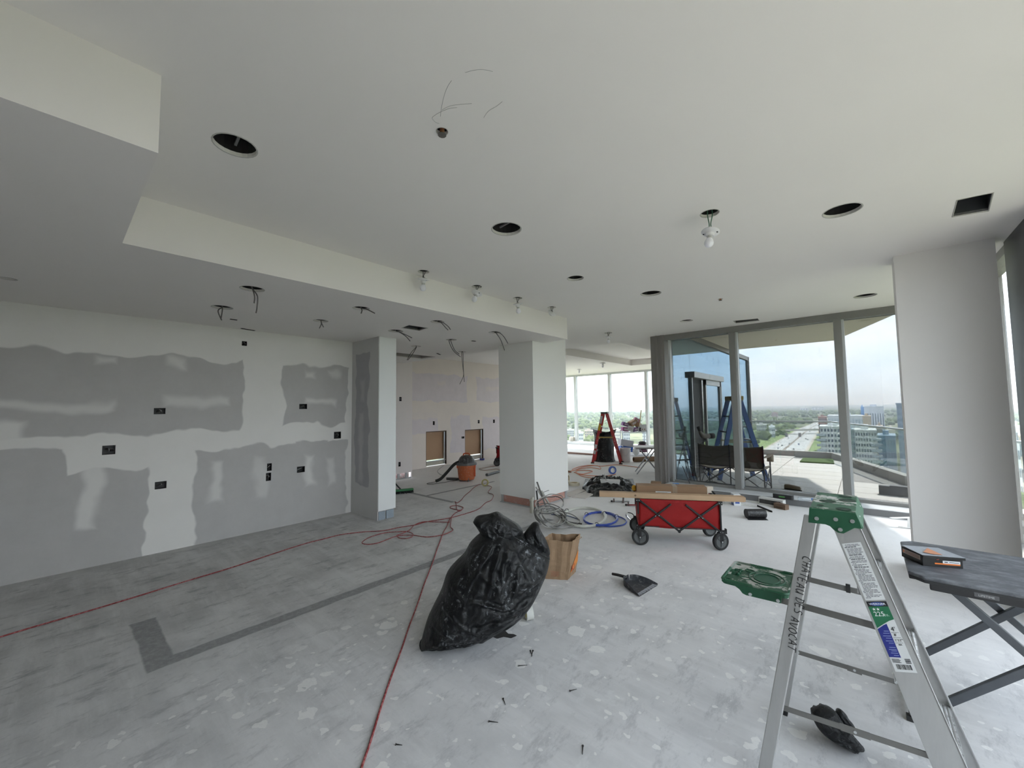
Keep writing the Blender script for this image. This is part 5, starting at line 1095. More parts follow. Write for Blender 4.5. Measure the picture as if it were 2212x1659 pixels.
for s_ in (-1, 1):
    y_ = s_*(hw2+.016); zt2, zb2 = zt_-.01, zb_-.012
    q = MB(); q.add([V((-.085, y_-s_*.004, zt_-.028)), V((.085, y_-s_*.004, zt_-.028)), V((0, y_-s_*.012, zt_+.002)), V((-.085, y_-s_*.010, zt_-.028)), V((.085, y_-s_*.010, zt_-.028)), V((0, y_-s_*.018, zt_+.002))], [(0, 1, 2), (5, 4, 3), (0, 3, 4, 1), (1, 4, 5, 2), (2, 5, 3, 0)]); q.build('cloth_peak', redc, WG)
    for a_, b_, k in (((-hl+.01, zt2), (0, zb2-.02), 0), ((-hl+.01, zb2), (-.075, zt2-.03), 1), ((.075, zt2-.03), (hl-.01, zb2), 1), ((0, zb2-.02), (hl-.01, zt2), 0)):
        yy = y_+s_*(.006*k); q = MB(); q.bar((a_[0], yy, a_[1]), (b_[0], yy, b_[1]), .012, .020); br = q.build('frame_bar', blkm, WG, bevel=.003)
        mx_, mz_ = (a_[0]+b_[0])/2, (a_[1]+b_[1])/2; q = MB(); q.cyl((mx_, yy, mz_), (mx_, yy+s_*.009, mz_), .006, .005, 8); q.build('pin', rivet, br)
    q = MB(); q.cyl((0, y_-.008*s_, zb2-.02), (0, y_+.012*s_, zb2-.02), .016, .016, 10); q.build('hinge', blkm, WG)
for sx in (-1, 1):
    for sy in (-1, 1):
        x_, y_ = sx*(hl+.005), sy*(hw2+.012)
        q = MB(); q.bar((x_, y_, zb_-.02 if sx > 0 else .34), (x_, y_, zt_), .016, .016); q.lohi((x_-.022, y_-.014, zt_-.03), (x_+.022, y_+.014, zt_+.006)); q.lohi((x_-.03, y_-.014, zb_-.035), (x_+.03, y_+.014, zb_-.005)); po = q.build('corner_post', blkm, WG, bevel=.003)
        for dx_ in (-.012, .012):
            q = MB(); q.cyl((x_+dx_, y_+sy*.013, zt_-.012), (x_+dx_, y_+sy*.018, zt_-.012), .004, .004, 8); q.build('pin', rivet, po)
            q = MB(); q.cyl((x_+dx_, y_+sy*.013, zb_-.02), (x_+dx_, y_+sy*.018, zb_-.02), .004, .004, 8); q.build('pin', rivet, po)
        swv = .45 if sx > 0 else -.06; Rm = Matrix.Rotation(swv, 4, 'Z'); wc = V((sx*.412, sy*.235, .092)); Ml = Matrix.Translation(wc) @ Rm @ Matrix.Rotation(pi/2, 4, 'X')
        q = MB(); q.lathe([(.066, -.019), (.078, -.022), (.088, -.018), (.0915, -.008), (.0915, .008), (.088, .018), (.078, .022), (.066, .019)], (0, 0, 0), 30, Ml); wh = q.build('wheel', whl, WG, True)
        q = MB(); q.lathe([(.0, -.008), (.045, -.010), (.064, -.013), (.068, -.016), (.068, .016), (.064, .013), (.045, .010), (.0, .008)], (0, 0, 0), 30, Ml); q.build('rim', rimg, wh)
        for k in range(3):
            t0 = k*2*pi/3+.4; q = MB(); q.bar(Ml @ V((.015*math.cos(t0), .015*math.sin(t0), .011*-sy)), Ml @ V((.060*math.cos(t0), .060*math.sin(t0), .013*-sy)), .006, .006); q.build('spoke', mat('spoke_dark', (.045, .047, .048), .5), wh)
        q = MB()
        for k in (-1, 1): q.bar(wc+Rm @ V((0, .026*k, 0)), wc+Rm @ V((-.01*sx, .026*k, .085)), .005, .030, (0, 1, 0)) if False else q.bar(wc+Rm @ V((0, .026*k, -.012)), wc+Rm @ V((0, .026*k, .088)), .030, .005, (0, 1, 0))
        q.lohi(wc+V((-.028, -.026, .082)), wc+V((.028, .026, .092))); fk = q.build('fork', blkm, WG)
        q = MB(); q.cyl(wc+Rm @ V((0, -.032, 0)), wc+Rm @ V((0, .032, 0)), .008, .008, 10); q.build('axle', rivet, fk)
q = MB(); q.lohi((hl+.02, -hw2-.02, zb_-.035), (hl+.06, -hw2+.02, zb_-.005)); q.lohi((hl+.045, -hw2-.02, zb_-.03), (hl+.06, -hw2+.02, zb_+.015)); q.build('hook', blkm, WG)
q = MB(); q.tube([(hl+.01, .05, zt_-.02), (hl+.02, .05, zt_+.03), (hl+.0, .07, zt_+.055), (hl-.03, .09, zt_+.06)], .011, 6); q.build('folded_handle', blkm, WG)
# load of the wagon
def wl_(x, y, z): return V((-1.70, 4.78, 0))+Matrix.Rotation(WY_, 3, 'Z') @ V((x, y, z))
crd = mat('cardboard', (.27, .165, .095), .8, 0, .1, 6, .1); wood = mat('plank_wood', (.46, .31, .19), .7, 0, .14, 5, .1)
o_ = wl_(-.02, .06, zb_+.006); CB = thing('long_carton', 'long brown cardboard carton sticking out of the red wagon', 'box', o_, WY_+.01)
q = MB(); q.lohi((-.40, -.07, 0), (.37, .09, .405)); bd = q.build('carton', crd, CB, bevel=.003)
q = MB(); q.lohi((.0, -.0715, .25), (.05, -.070, .407)); q.lohi((.0, -.071, .4045), (.05, .09, .4075)); q.build('packing_tape', mat('tape_brown', (.30, .22, .15), .3), bd)
q = MB(); q.lohi((-.19, -.0718, .295), (-.02, -.0700, .345)); lb_ = q.build('label', stw, bd)
q = MB(); q.lohi((-.17, -.0725, .325), (-.06, -.0715, .333)); q.build('label_print', bk, lb_)
q = MB(); q.lohi((.37, -.03, .30), (.39, .02, .40)); q.lohi((.385, .0, .33), (.45, .05, .40)); q.build('torn_flap', mat('torn_card', (.62, .56, .48), .9), bd)
o_ = wl_(-.07, -.165, zt_+.004); PL = thing('plank', 'long pale wooden plank lying across the red wagon', 'plank', o_, WY_-.005)
q = MB(); q.lohi((-.78, -.045, 0), (.74, .045, .055)); q.lohi((.735, -.040, .004), (.755, .040, .05)); q.build('board', wood, PL, bevel=.003)
q = MB(); q.cyl((-.38, -.0455, .03), (-.38, -.044, .03), .012, .012, 10); q.build('knot', mat('knot_brown', (.20, .12, .07), .7), PL)
q = MB(); o_ = wl_(-.44, .14, zt_+.02); q.lathe([(.0, 0), (.022, .003), (.03, .02), (.026, .05), (.012, .065), (0, .067)], o_, 12); tag(q.build('yellow_knob', mat('knob_yellow', (.75, .42, .03), .5), None, True), 'yellow plastic knob at the left end of the wagon load', 'knob')
# second wagon half hidden behind the centre column
W2 = copy_tree(WG); W2.location = at(1107, 1004); W2.rotation_euler = (0, 0, math.radians(41)); W2['label'] = 'second red folding wagon half hidden behind the centre column'
# ------------------------------------------------------------------ cords, cables and small things on the near floor
def braid(pts, rad, nm, m, lab, cat='cord', group=None, k=10, lift=0.0):
    P_ = spline(pts, k); q = MB(); q.tube(P_, rad, 6); return tag(q.build(nm, m, None, True), lab, cat, group)
t = NT('red_cord'); cord_m = t.fin(t.mix(t.ramp(t.noise(60, 3), .45, .6), (.23, .028, .03), (.42, .14, .14)), .6)
F = lambda pts, z=.006: [at(u, v, z) for u, v in pts]
c8 = lambda pts, z=.006: [at(700+a/5.53, 1060+b/5.53, z) for a, b in pts]
braid(F([(-60, 1394), (0, 1376), (80, 1352), (180, 1323), (300, 1287), (400, 1256), (500, 1226), (600, 1193), (660, 1174)])+c8([(0, 575), (200, 525), (470, 492), (700, 478), (900, 438), (1080, 410), (1230, 370), (1500, 325), (1730, 262), (1850, 215), (1930, 145), (2000, 110), (2020, 50), (1960, 18)])+F([(1062, 1052), (1050, 1048)]), .0055, 'extension_cord', cord_m, 'red extension cord running along the left wall to the far room', 'cord', 'red extension cords')
braid(F([(775, 1700), (781, 1659), (800, 1602), (822, 1530), (845, 1462), (868, 1400), (884, 1352), (900, 1310)])+c8([(1200, 1106), (1240, 1010), (1300, 850), (1350, 700), (1400, 570), (1430, 490), (1470, 420), (1500, 340), (1570, 265), (1640, 235), (1600, 230), (1510, 205), (1520, 185), (1590, 178), (1660, 200), (1640, 228), (1590, 232), (1580, 170), (1565, 130), (1590, 145), (1640, 110), (1680, 60), (1740, 10)])+F([(1024, 1053), (1036, 1046)]), .0058, 'extension_cord', cord_m, 'red twisted extension cord snaking past the rubbish sack', 'cord', 'red extension cords')
braid(c8([(1500, 376), (1310, 372), (1180, 372), (1080, 410), (1020, 470), (920, 515), (870, 535), (900, 565), (980, 570), (1050, 550), (1060, 515), (990, 488), (880, 490), (720, 505), (560, 550), (470, 600), (460, 630), (540, 640), (650, 622), (760, 580), (880, 540), (1040, 530), (1230, 552), (1400, 530), (1500, 495), (1540, 465), (1510, 430), (1515, 370), (1525, 320)], .012), .0052, 'extension_cord', cord_m, 'red cord loop lying flat in front of the wall nib', 'cord', 'red extension cords')
# nails
nm_ = mat('nail_dark', (.03, .028, .027), .5, .5)
NL = [((1146, 1406), (1150, 1417), 'dark screw of the crossed pair near the rubbish sack tip, left one'), ((1151, 1406), (1148, 1418), 'dark screw of the crossed pair near the rubbish sack tip, right one'), ((1121, 1438), (1139, 1436), 'dark screw lying flat below the crossed pair'), ((1087, 1510), (1092, 1522), 'dark screw in the middle of the foreground floor'), ((1057, 1558), (1076, 1560), 'dark screw pointing right in the lower foreground'), ((856, 1608), (869, 1609), 'short dark screw beside the red cord at the bottom'), ((1259, 1612), (1258, 1629), 'dark upright screw at the bottom foreground'), ((1232, 1492), (1246, 1488), 'rusty bent scrap of metal on the foreground floor')]
for a, b, lab in NL:
    p0, p1 = at(*a, .004), at(*b, .004); r = thing('screw', lab, 'screw', p0*V((1, 1, 0)) if False else V((p0.x, p0.y, 0)), 0, 'screws on the floor')
    d = V((p1.x-p0.x, p1.y-p0.y, 0)); q = MB(); q.cyl((0, 0, .004), d+V((0, 0, .003)), .0026, .0012, 6); q.build('shank', nm_, r)
    q = MB(); q.cyl((0, 0, .004), d.normalized()*-.003+V((0, 0, .004)), .003, .0055, 8); q.build('head', nm_, r)
# tape rolls
def tape(nm, lab, c_, R_, w_, m1, m2, axis=None, grp=None):
    r = thing(nm, lab, 'tape', c_, 0, grp); ax_ = V(axis or (0, 0, 1)).normalized(); M4 = ax_.to_track_quat('Z', 'Y').to_matrix().to_4x4()
    off = V((0, 0, R_ if abs(ax_.z) < .5 else w_/2))
    q = MB(); q.lathe([(R_*.66, -w_/2), (R_, -w_/2), (R_, w_/2), (R_*.66, w_/2), (R_*.66, -w_/2)], off, 22, M4); smooth_by_angle(q.build('tape_roll', m1, r))
    q = MB(); q.lathe([(R_*.60, -w_/2-.001), (R_*.67, -w_/2-.001), (R_*.67, w_/2+.001), (R_*.60, w_/2+.001), (R_*.60, -w_/2-.001)], off, 22, M4); q.build('core', m2, r); return r
core_m = mat('core_card', (.55, .45, .30), .8); mesh_y = mat('tape_yellow', (.62, .56, .25), .7); crm = mat('tape_cream', (.68, .62, .48), .7)
tape('tape_roll', 'white and yellow roll on edge beside the rubbish sack', at(1143, 1338), .052, .05, mat('tape_greywhite', (.60, .60, .56), .6), mesh_y, (.6, .75, .05))
tape('tape_roll', 'yellowish roll standing by the red cord near the orange vacuum', at(1048, 1050), .07, .06, mesh_y, crm, (.6, -.75, .1))
tape('tape_roll', 'cream tape roll lying right of the centre column', at(1240, 1048), .11, .05, crm, core_m, None, 'cream tape rolls')
tape('tape_roll', 'cream tape roll standing on edge beside the lying one', at(1226, 1042), .09, .05, crm, core_m, (.9, .3, .1), 'cream tape rolls')
tape('tape_roll', 'blue masking tape roll standing in the far room', at(1323, 1024), .09, .05, mat('tape_blue', (.08, .16, .55), .6), mat('tape_white', (.7, .72, .78), .6), (.75, -.5, 0))
# grey cable heap and strips at the centre column
cC = at(1192, 1132); CC = thing('cable_coil', 'tangled grey cable coil heaped at the foot of the centre column', 'cable', cC); gcab = [mat('cable_grey', (.26, .25, .235), .5), mat('cable_light', (.45, .44, .41), .5), mat('cable_dark', (.13, .125, .12), .5)]
c1 = lambda a, b: (1130+a/6.911, 1030+b/6.911)
rg = random.Random(4)
for k in range(13):
    cx, cy_, ra, rb, til = [(410, 590, 235, 150, .35), (420, 610, 225, 130, .42), (400, 570, 240, 170, .3), (440, 620, 210, 120, .45), (400, 400, 215, 130, -.25), (390, 420, 205, 120, -.2), (520, 640, 320, 130, .12), (430, 640, 215, 110, .4), (410, 600, 240, 140, .5), (450, 600, 200, 95, .5), (380, 620, 200, 120, .55), (430, 650, 225, 105, .3), (460, 590, 190, 100, .35)][k]
    hgt = .03+.02*k*.5 if k not in (4, 5) else .0
    pts = []
    for i in range(14):
        a_ = 2*pi*i/14; x_ = ra*math.cos(a_)+rg.uniform(-12, 12); y_ = rb*math.sin(a_)+rg.uniform(-8, 8); u, v = c1(cx+x_*math.cos(til)-y_*math.sin(til), cy_+x_*math.sin(til)+y_*math.cos(til))
        base_ = at(u, max(v, 1092), .008); p_ = on_plane(u, v, cC+hd*(.30*(-math.sin(a_))*(.5 if k in (4, 5) else 1)))
        p_.z = max(p_.z, .008+.003*k); pts.append(p_-cC)
    q = MB(); q.tube(spline(pts, 5, True), .0065, 6, True); q.build('cable_loop', gcab[k % 3], CC, True)
for pts, m, rad in (([(880, 700), (760, 690), (640, 660), (560, 600), (480, 560)], gcab[2], .010), ([(840, 640), (760, 610), (650, 580), (540, 570), (420, 560)], mat('cable_navy', (.10, .13, .22), .5), .007), ([(650, 560), (600, 490), (520, 470), (470, 500)], gcab[2], .005)):
    q = MB(); q.tube(spline([at(*c1(*p_), .012)-cC for p_ in pts], 6), rad, 6); q.build('cable_end', m, CC, True)
cU = V((-3.855, 4.95, 0)); ST = thing('angle_strips', 'bundle of grey and black metal strips leaning on the centre column corner', 'metal strips', cU)
for (u0, v0, u1, v1), m in (((1160, 1041, 1184, 1108), gcab[2]), ((1158, 1052, 1190, 1106), gcab[1]), ((1164, 1056, 1200, 1110), gcab[0]), ((1159, 1060, 1163, 1098), mat('strip_black', (.02, .02, .02), .5)), ((1170, 1060, 1196, 1104), gcab[1])):
    a, b = on_plane(u0, v0, cU-hd*.04), on_plane(u1, v1, cU-hd*.35); q = MB(); q.bar(a-cU, V((b.x, b.y, max(b.z, .01)))-cU, .022, .008); q.build('strip', m, ST)
q = MB(); q.tube(spline([on_plane(u, v, cU-hd*.05)-cU for u, v in ((1172, 1064), (1180, 1061), (1186, 1059))], 4), .004, 5); q.build('strip_tail', gcab[2], ST)
bb = at(1149, 1108); q = MB(); q.box((0, 0, .09), (.04, .05, .18)); q.box((0, 0, .19), (.05, .06, .03)); q.box((.02, 0, .215), (.02, .05, .03)); o = q.build('plastic_bracket', mat('bracket_cream', (.55, .53, .45), .6), None, bevel=.004); o.location = bb; tag(o, 'cream plastic bracket standing beside the cable coil', 'bracket')
# tubing coils
def coil(nm, lab, cu_, cv_, ru, rv, n, m, rad, extra=None):
    c_ = at(cu_, cv_); r = thing(nm, lab, 'tubing', c_)
    ex_ = at(cu_+ru, cv_)-c_; ey_ = at(cu_, cv_-rv)-c_
    pts = []
    for i in range(n*20+1):
        a_ = 2*pi*i/20; k = 1-.05*math.sin(i*.31)-.03*math.cos(i*.17); pts.append(ex_*(k*math.cos(a_))+ey_*(k*math.sin(a_))+V((0, 0, rad+.012*abs(math.sin(i*.083))+i/20*rad*.5)))
    q = MB(); q.tube(pts, rad, 8); q.build('tube_coil', m, r, True)
    for a_ in (.2, 2.6, 4.5):
        p_ = ex_*math.cos(a_)+ey_*math.sin(a_); q = MB(); q.tube([p_+V((.0, 0, .022+.03*n*.3*0))+V((math.cos(b_)*.0, 0, 0))+(ex_.normalized()*math.cos(b_)+V((0, 0, 1))*math.sin(b_))*(rad*2.4)+V((0, 0, rad)) for b_ in [2*pi*j/10 for j in range(10)]], .004, 5, True); q.build('tie', mat('tie_black', (.02, .02, .02), .5), r)
    return r
coil('tubing_coil', 'white plastic tubing coil lying beside the cable heap', 1262, 1118, 46, 19, 3, mat('pex_white', (.62, .62, .56), .35), .011)
coil('tubing_coil', 'blue plastic tubing coil lying near the wagon wheel', 1297, 1123, 36, 14, 3, mat('pex_blue', (.035, .075, .40), .35), .010)
q = MB(); q.tube(spline(F([(1330, 1114), (1345, 1119), (1353, 1126), (1345, 1134), (1318, 1137), (1290, 1134)], .012), 8), .009, 8); tag(q.build('tubing_tail', mat('pex_blue', (.035, .075, .40)), None, True), 'loose blue tube end curling towards the wagon', 'tubing')
# chrome spray head by the wagon wheel
c_ = at(1366, 1128); CH = thing('chrome_faucet', 'small chrome spray fitting on the floor left of the wagon wheel', 'faucet', c_); chr_ = mat('chrome', (.75, .76, .78), .12, 1.0, .03)
q = MB(); q.tube([on_plane(u, v, c_)-c_ for u, v in ((1352, 1108), (1354, 1116), (1362, 1124), (1374, 1126))], [.012, .016, .014, .012], 10); q.build('spray_head', chr_, CH, True)
q = MB(); q.tube(spline([on_plane(u, v, c_)-c_ for u, v in ((1356, 1107), (1366, 1110), (1372, 1120), (1368, 1127))], 5), .006, 8); q.build('lever', mat('lever_black', (.03, .03, .03), .4), CH, True)
q = MB(); q.cyl((.0, 0, .02), (.08, .05, .03), .018, .014, 12); q.build('stem', chr_, CH, True)
# roll of black membrane
a, b = at(1612, 1119), at(1652, 1119); d = (b-a); d.z = 0; Lr = d.length; d.normalize(); RL = thing('membrane_roll', 'black rubber membrane roll lying near the window sill', 'roll', a, math.atan2(d.y, d.x)); rb_ = mat('membrane_black', (.016, .016, .017), .4, bump=.15, dust=.25, scale=30)
pts = [(r_*math.cos(a_), r_*math.sin(a_)) for a_, r_ in [(i*.35, .018+.0019*i) for i in range(22)]]
q = MB(); q.cyl((0, 0, .062), (Lr, 0, .062), .061, .061, 26); q.build('roll_body', rb_, RL, True); bpy.data.objects['roll_body'].data.polygons.foreach_set('use_smooth', [False]*len(bpy.data.objects['roll_body'].data.polygons)); smooth_by_angle(bpy.data.objects['roll_body'])
q = MB(); q.tube([(-.002, p_[0], .062+p_[1]) for p_ in pts], .0022, 4); q.build('spiral_edge', mat('membrane_edge', (.06, .06, .062), .5), RL)
q = MB(); q.add([(0, -.01, .004), (Lr, -.01, .004), (Lr-.02, -.12, .003), (-.03, -.11, .003), (0, -.01, .008), (Lr, -.01, .008), (Lr-.02, -.12, .006), (-.03, -.11, .006)], [(0, 1, 2, 3), (7, 6, 5, 4), (0, 4, 5, 1), (1, 5, 6, 2), (2, 6, 7, 3), (3, 7, 4, 0)]); q.build('loose_end', rb_, RL)
# things along the sill
def boxy(nm, lab, cat, px, zb, size, rz, m, parts=()):
    c_ = at(px[0], px[1], zb); r = thing(nm, lab, cat, c_, rz); q = MB(); q.lohi((-size[0]/2, -size[1]/2, 0), (size[0]/2, size[1]/2, size[2])); b = q.build('body', m, r, bevel=.003)
    for pn, lo, hi, pm2 in parts:
        q = MB(); q.lohi(lo, hi); q.build(pn, pm2, b)
    return r
wbx = mat('carton_white', (.70, .71, .72), .6); blu = mat('print_blue_dark', (.05, .10, .35), .5)
boxy('small_carton', 'small white and blue carton behind the right end of the wagon', 'box', (1590, 1090), 0, (.10, .14, .17), .5, wbx, (('blue_print', (-.03, -.0712, .03), (.03, -.070, .12), blu), ('blue_band', (-.0512, -.06, .0), (-.050, .06, .03), blu)))
boxy('spirit_level', 'black box level lying on the window sill', 'tool', (1692, 1077), .10, (.26, .07, .065), -.1, mat('level_black', (.02, .021, .022), .4), (('green_vial', (-.05, -.0355, .02), (.03, -.0345, .04), mat('vial_green', (.10, .3, .08), .2)), ('end_cap', (.11, -.036, .0), (.131, .036, .066), mat('level_cap', (.07, .07, .07), .5))))
boxy('white_trim_box', 'open white trim box leaning on the window sill', 'box', (1668, 1092), 0, (.34, .10, .11), -.25, mat('trim_white', (.62, .61, .58), .7), (('dark_slot', (-.16, -.0515, .02), (.14, -.0505, .085), mat('slot_dark', (.05, .048, .045), .7)),))
boxy('wood_offcut', 'brown wood offcut on the floor at the window sill', 'wood', (1688, 1099), 0, (.17, .09, .075), -.45, mat('offcut_brown', (.16, .10, .065), .7), (('split', (-.05, -.0462, .02), (.05, -.0450, .03), mat('split_dark', (.04, .03, .02), .8)),))
for k, (p0, p1, lab) in enumerate((((1585, 1088), (1632, 1094), 'white metal strip on the floor before the sill'), ((1600, 1080), (1648, 1088), 'pale trim strip closest to the sill'), ((1636, 1093), (1668, 1106), 'thin dark rod on the floor before the sill'))):
    a, b = at(*p0, .008), at(*p1, .008); q = MB(); q.bar(a, b, .03 if k < 2 else .008, .012); q.bar(a+V((0, 0, .006)), b+V((0, 0, .006)), .008, .02); tag(q.build('metal_strip', [mat('trim_white', (.62, .61, .58)), mat('trim_pale', (.66, .65, .62), .6), nm_][k]), lab, 'strip', 'loose strips at the sill')
c_ = at(1757, 1084, .10); BT = thing('water_bottle', 'clear bottle with blue cap lying on the window sill', 'bottle', c_, .4)
q = MB(); q.lathe([(.0, 0), (.03, .0), (.032, .02), (.032, .12), (.013, .16), (.013, .175)], (-.19, 0, .033), 14, Matrix.Rotation(pi/2, 4, 'Y')); q.build('bottle_body', glass_mat('bottle_clear', (.9, .93, .95), .08, .5), BT, True)
q = MB(); q.lathe([(.0, .03), (.018, .03), (.018, .0), (0, 0)], (-.02, 0, .033), 14, Matrix.Rotation(pi/2, 4, 'Y')); q.build('bottle_cap', mat('cap_blue', (.04, .25, .75), .4), BT)
c_ = at(1962, 1140); AB = thing('bent_trim', 'bent white metal trim piece standing left of the big white column', 'trim', c_, .2); mw = mat('trim_bright', (.76, .75, .73), .5)
q = MB(); q.bar((-.16, 0, .10), (.10, .03, .13), .06, .006); q.build('top_leaf', mw, AB); q = MB(); q.bar((.02, .02, .0), (.03, .02, .12), .05, .006, (0, 1, 0)); q.build('upright', mw, AB); q = MB(); q.bar((-.10, -.03, .012), (.06, -.05, .008), .03, .005); q.build('lower_leaf', mw, AB)
# behind the wagon
c_ = at(1425, 1062); boxy('open_carton', 'small open brown carton by the corner post', 'box', (1418, 1060), 0, (.17, .17, .16), .3, crd, (('flap', (-.09, -.088, .155), (-.02, .087, .162), crd),))
c_ = at(1436, 1068); SN = thing('snack_bag', 'red snack bag with yellow print propped by the corner post', 'snack bag', c_, math.radians(40))
q = MB(); q.grid(13, 9, lambda a_, b_: V(((a_-.5)*.24, -.045*math.sin(pi*b_)*math.sin(pi*a_), .05+b_*.12+.01*math.sin(a_*9)))); q.grid(13, 9, lambda a_, b_: V(((a_-.5)*.24, .045*math.sin(pi*b_)*math.sin(pi*a_), .05+b_*.12+.01*math.sin(a_*9)))); 
q.lohi((-.10, -.03, 0), (.10, .03, .055)); sb_ = q.build('bag', mat('snack_red', (.40, .02, .03), .35), SN)
for k in range(7):
    q = MB(); x_ = -.09+k*.028; q.lohi((x_, -.052, .10+.012*(k % 2)), (x_+.018, -.040, .125+.010*(k % 3))); q.build('print', mat(['snack_yellow', 'snack_blue', 'snack_green'][k % 3], [(.8, .5, .05), (.1, .2, .6), (.2, .5, .1)][k % 3], .5), sb_)
boxy('blue_pack', 'small bright blue pack at the foot of the corner post', 'box', (1461, 1064), 0, (.10, .08, .16), .6, mat('pack_blue', (.05, .25, .65), .5), (('white_band', (-.05, -.041, .05), (.05, -.0400, .08), wbx),))
# clutter under the plank, left of the wagon
for u, v, lab, nm, m in ((1340, 1086, 'grey clamp lying left of the wagon under the plank', 'clamp', mat('clamp_grey', (.35, .35, .35), .4, .5)), (1372, 1094, 'dark red pliers beside the left wagon wheel', 'pliers', mat('pliers_red', (.25, .03, .03), .5))):
    c_ = at(u, v); r = thing(nm, lab, 'tool', c_, .5); q = MB(); q.bar((-.12, 0, .02), (.14, .02, .02), .02, .02); q.build('bar', m, r); q = MB(); q.bar((-.10, -.03, .02), (-.10, .03, .05), .02, .02); q.bar((.04, -.01, .0), (.05, -.01, .09), .025, .025); q.build('jaw', mat('clamp_dark', (.10, .07, .06), .5), r); q = MB(); q.cyl((-.12, 0, .02), (-.15, 0, .02), .018, .014, 8); q.build('grip', mat('grip_dark', (.05, .05, .05), .6), r)
# loose boards on the floor
c2 = lambda a, b: (1200+a/6.38, 820+b/6.38)
for pts, lab in (([(70, 1600), (210, 1618), (440, 1525), (300, 1512)], 'thin plasterboard sheet on the floor right of the centre column'), ([(225, 1625), (415, 1642), (595, 1555), (440, 1534)], 'second thin plasterboard sheet lying under the plank end')):
    q = MB(); q.prism([(at(*c2(a, b)).x, at(*c2(a, b)).y) for a, b in pts], .0, .013); tag(q.build('plasterboard_sheet', mat('sheet_pale', (.62, .57, .53), .8, dust=.4)), lab, 'board', 'plasterboard sheets on the floor')
# black plastic sheeting heap with mud tray
c_ = at(1316, 1052); HP = thing('plastic_sheeting', 'crumpled heap of black plastic sheeting before the far room', 'plastic sheet', c_); ex_ = at(1372, 1052)-c_; ey_ = (at(1316, 1034)-c_)
def heap(a_, b_):
    x_, y_ = a_*2-1, b_*2-1; r2_ = math.sqrt(x_*x_+y_*y_); k = max(0, 1-r2_**2.2*(1+.25*noise.noise(V((x_*3, y_*3, 1)))))
    f = abs(noise.noise(V((x_*2.2+y_*1.2, y_*4.2, 3))))*2.4; p_ = ex_*x_*1.02+ey_*y_*.95
    return V((p_.x, p_.y, 0))+V((0, 0, .004+k**.7*(.05+.13*(1-f)+.05*noise.noise(V((x_*7, y_*9, 8)))+.06*max(0, -x_))))
q = MB(); q.grid(70, 40, heap); hp = q.build('sheet', liner, HP, True)
c_ = at(1318, 1047, .10); TY = thing('mud_tray', 'white spattered mud tray with a knife on the black sheeting', 'tray', c_, math.radians(30)); mt = mat('tray_white', (.62, .60, .57), .5, dust=.5, scale=20)
q = MB(); q.add([(-.16, -.05, 0), (.16, -.05, 0), (.16, .05, 0), (-.16, .05, 0), (-.18, -.07, .09), (.18, -.07, .09), (.18, .07, .09), (-.18, .07, .09)], [(3, 2, 1, 0), (0, 1, 5, 4), (1, 2, 6, 5), (2, 3, 7, 6), (3, 0, 4, 7)]); o = q.build('tray', mt, TY); o.modifiers.new('thick', 'SOLIDIFY').thickness = .004
q = MB(); q.bar((-.06, 0, .05), (-.10, .0, .20), .05, .012); q.build('knife', mat('knife_grey', (.40, .38, .35), .5), TY)
# ------------------------------------------------------------------ far room
# orange shop vacuum
vc = at(1006, 1041)+hd*.17; VX = thing('shop_vacuum', 'orange shop vacuum with black hose in front of the niches', 'vacuum cleaner', vc, math.atan2(rt.y, rt.x)); orv = mat('vac_orange', (.60, .16, .06), .45, dust=.35, scale=16)
q = MB(); q.lathe([(.0, .03), (.165, .03), (.175, .06), (.205, .33), (.215, .335), (.215, .36), (.2, .365)], n=26); tubv = q.build('tub', orv, VX, True); smooth_by_angle(tubv)
q = MB(); q.lathe([(.222, .34), (.228, .36), (.222, .39), (.18, .40)], n=26); q.build('rim_band', mat('vac_grey', (.16, .16, .165), .5), VX, True)
q = MB(); q.lathe([(.19, .39), (.175, .44), (.14, .50), (.10, .535), (.0, .54)], n=22); q.build('motor_head', mat('vac_dark', (.07, .07, .072), .45, dust=.5, scale=25), VX, True)
q = MB(); q.tube(spline([(-.07, 0, .53), (-.05, 0, .575), (.05, 0, .575), (.07, 0, .53)], 6), .014, 8); q.build('carry_handle', mat('vac_red', (.62, .10, .03), .5), VX, True)
q = MB(); q.lohi((-.05, -.22, .39), (.05, -.12, .50)); q.build('outlet_port', mat('vac_dark', (.07, .07, .072)), VX, bevel=.01)
q = MB(); q.tube(spline([(-.12, -.06, .42), (-.25, -.10, .36), (-.40, -.16, .20), (-.52, -.22, .08), (-.62, -.26, .04)], 8), [.032]*33, 10); q.build('hose', mat('hose_black', (.02, .02, .02), .5, bump=.5, bscale=160), VX, True)
q = MB(); q.tube(spline([(-.02, -.05, .03), (-.25, .05, .03), (-.45, .1, .03)], 6), .026, 8); q.build('wand', mat('wand_dark', (.09, .085, .08), .5), VX, True)
q = MB(); q.tube(spline([(-.60, -.26, .03), (-.72, -.28, .012), (-.78, -.36, .01), (-.70, -.42, .01), (-.56, -.34, .01), (-.3, -.1, .01), (.05, .3, .01)], 6), .005, 5); q.build('power_cord', dw, VX, True)
for a_ in (-1.2, .5, 2.0, 3.6):
    q = MB(); p_ = V((.15*math.cos(a_), .15*math.sin(a_), 0)); q.cyl(p_+V((-.012, 0, .028)), p_+V((.012, 0, .028)), .028, .028, 10); q.cyl(p_+V((0, 0, .04)), p_+V((0, 0, .08)), .022, .03, 8); q.build('caster', mat('vac_grey', (.16, .16, .165)), VX)
q = MB(); q.lohi((.17, -.1, .10), (.20, -.06, .36)); q.lohi((-.2, -.1, .28), (-.17, -.05, .36)); q.build('latch', mat('vac_red', (.62, .10, .03)), VX)
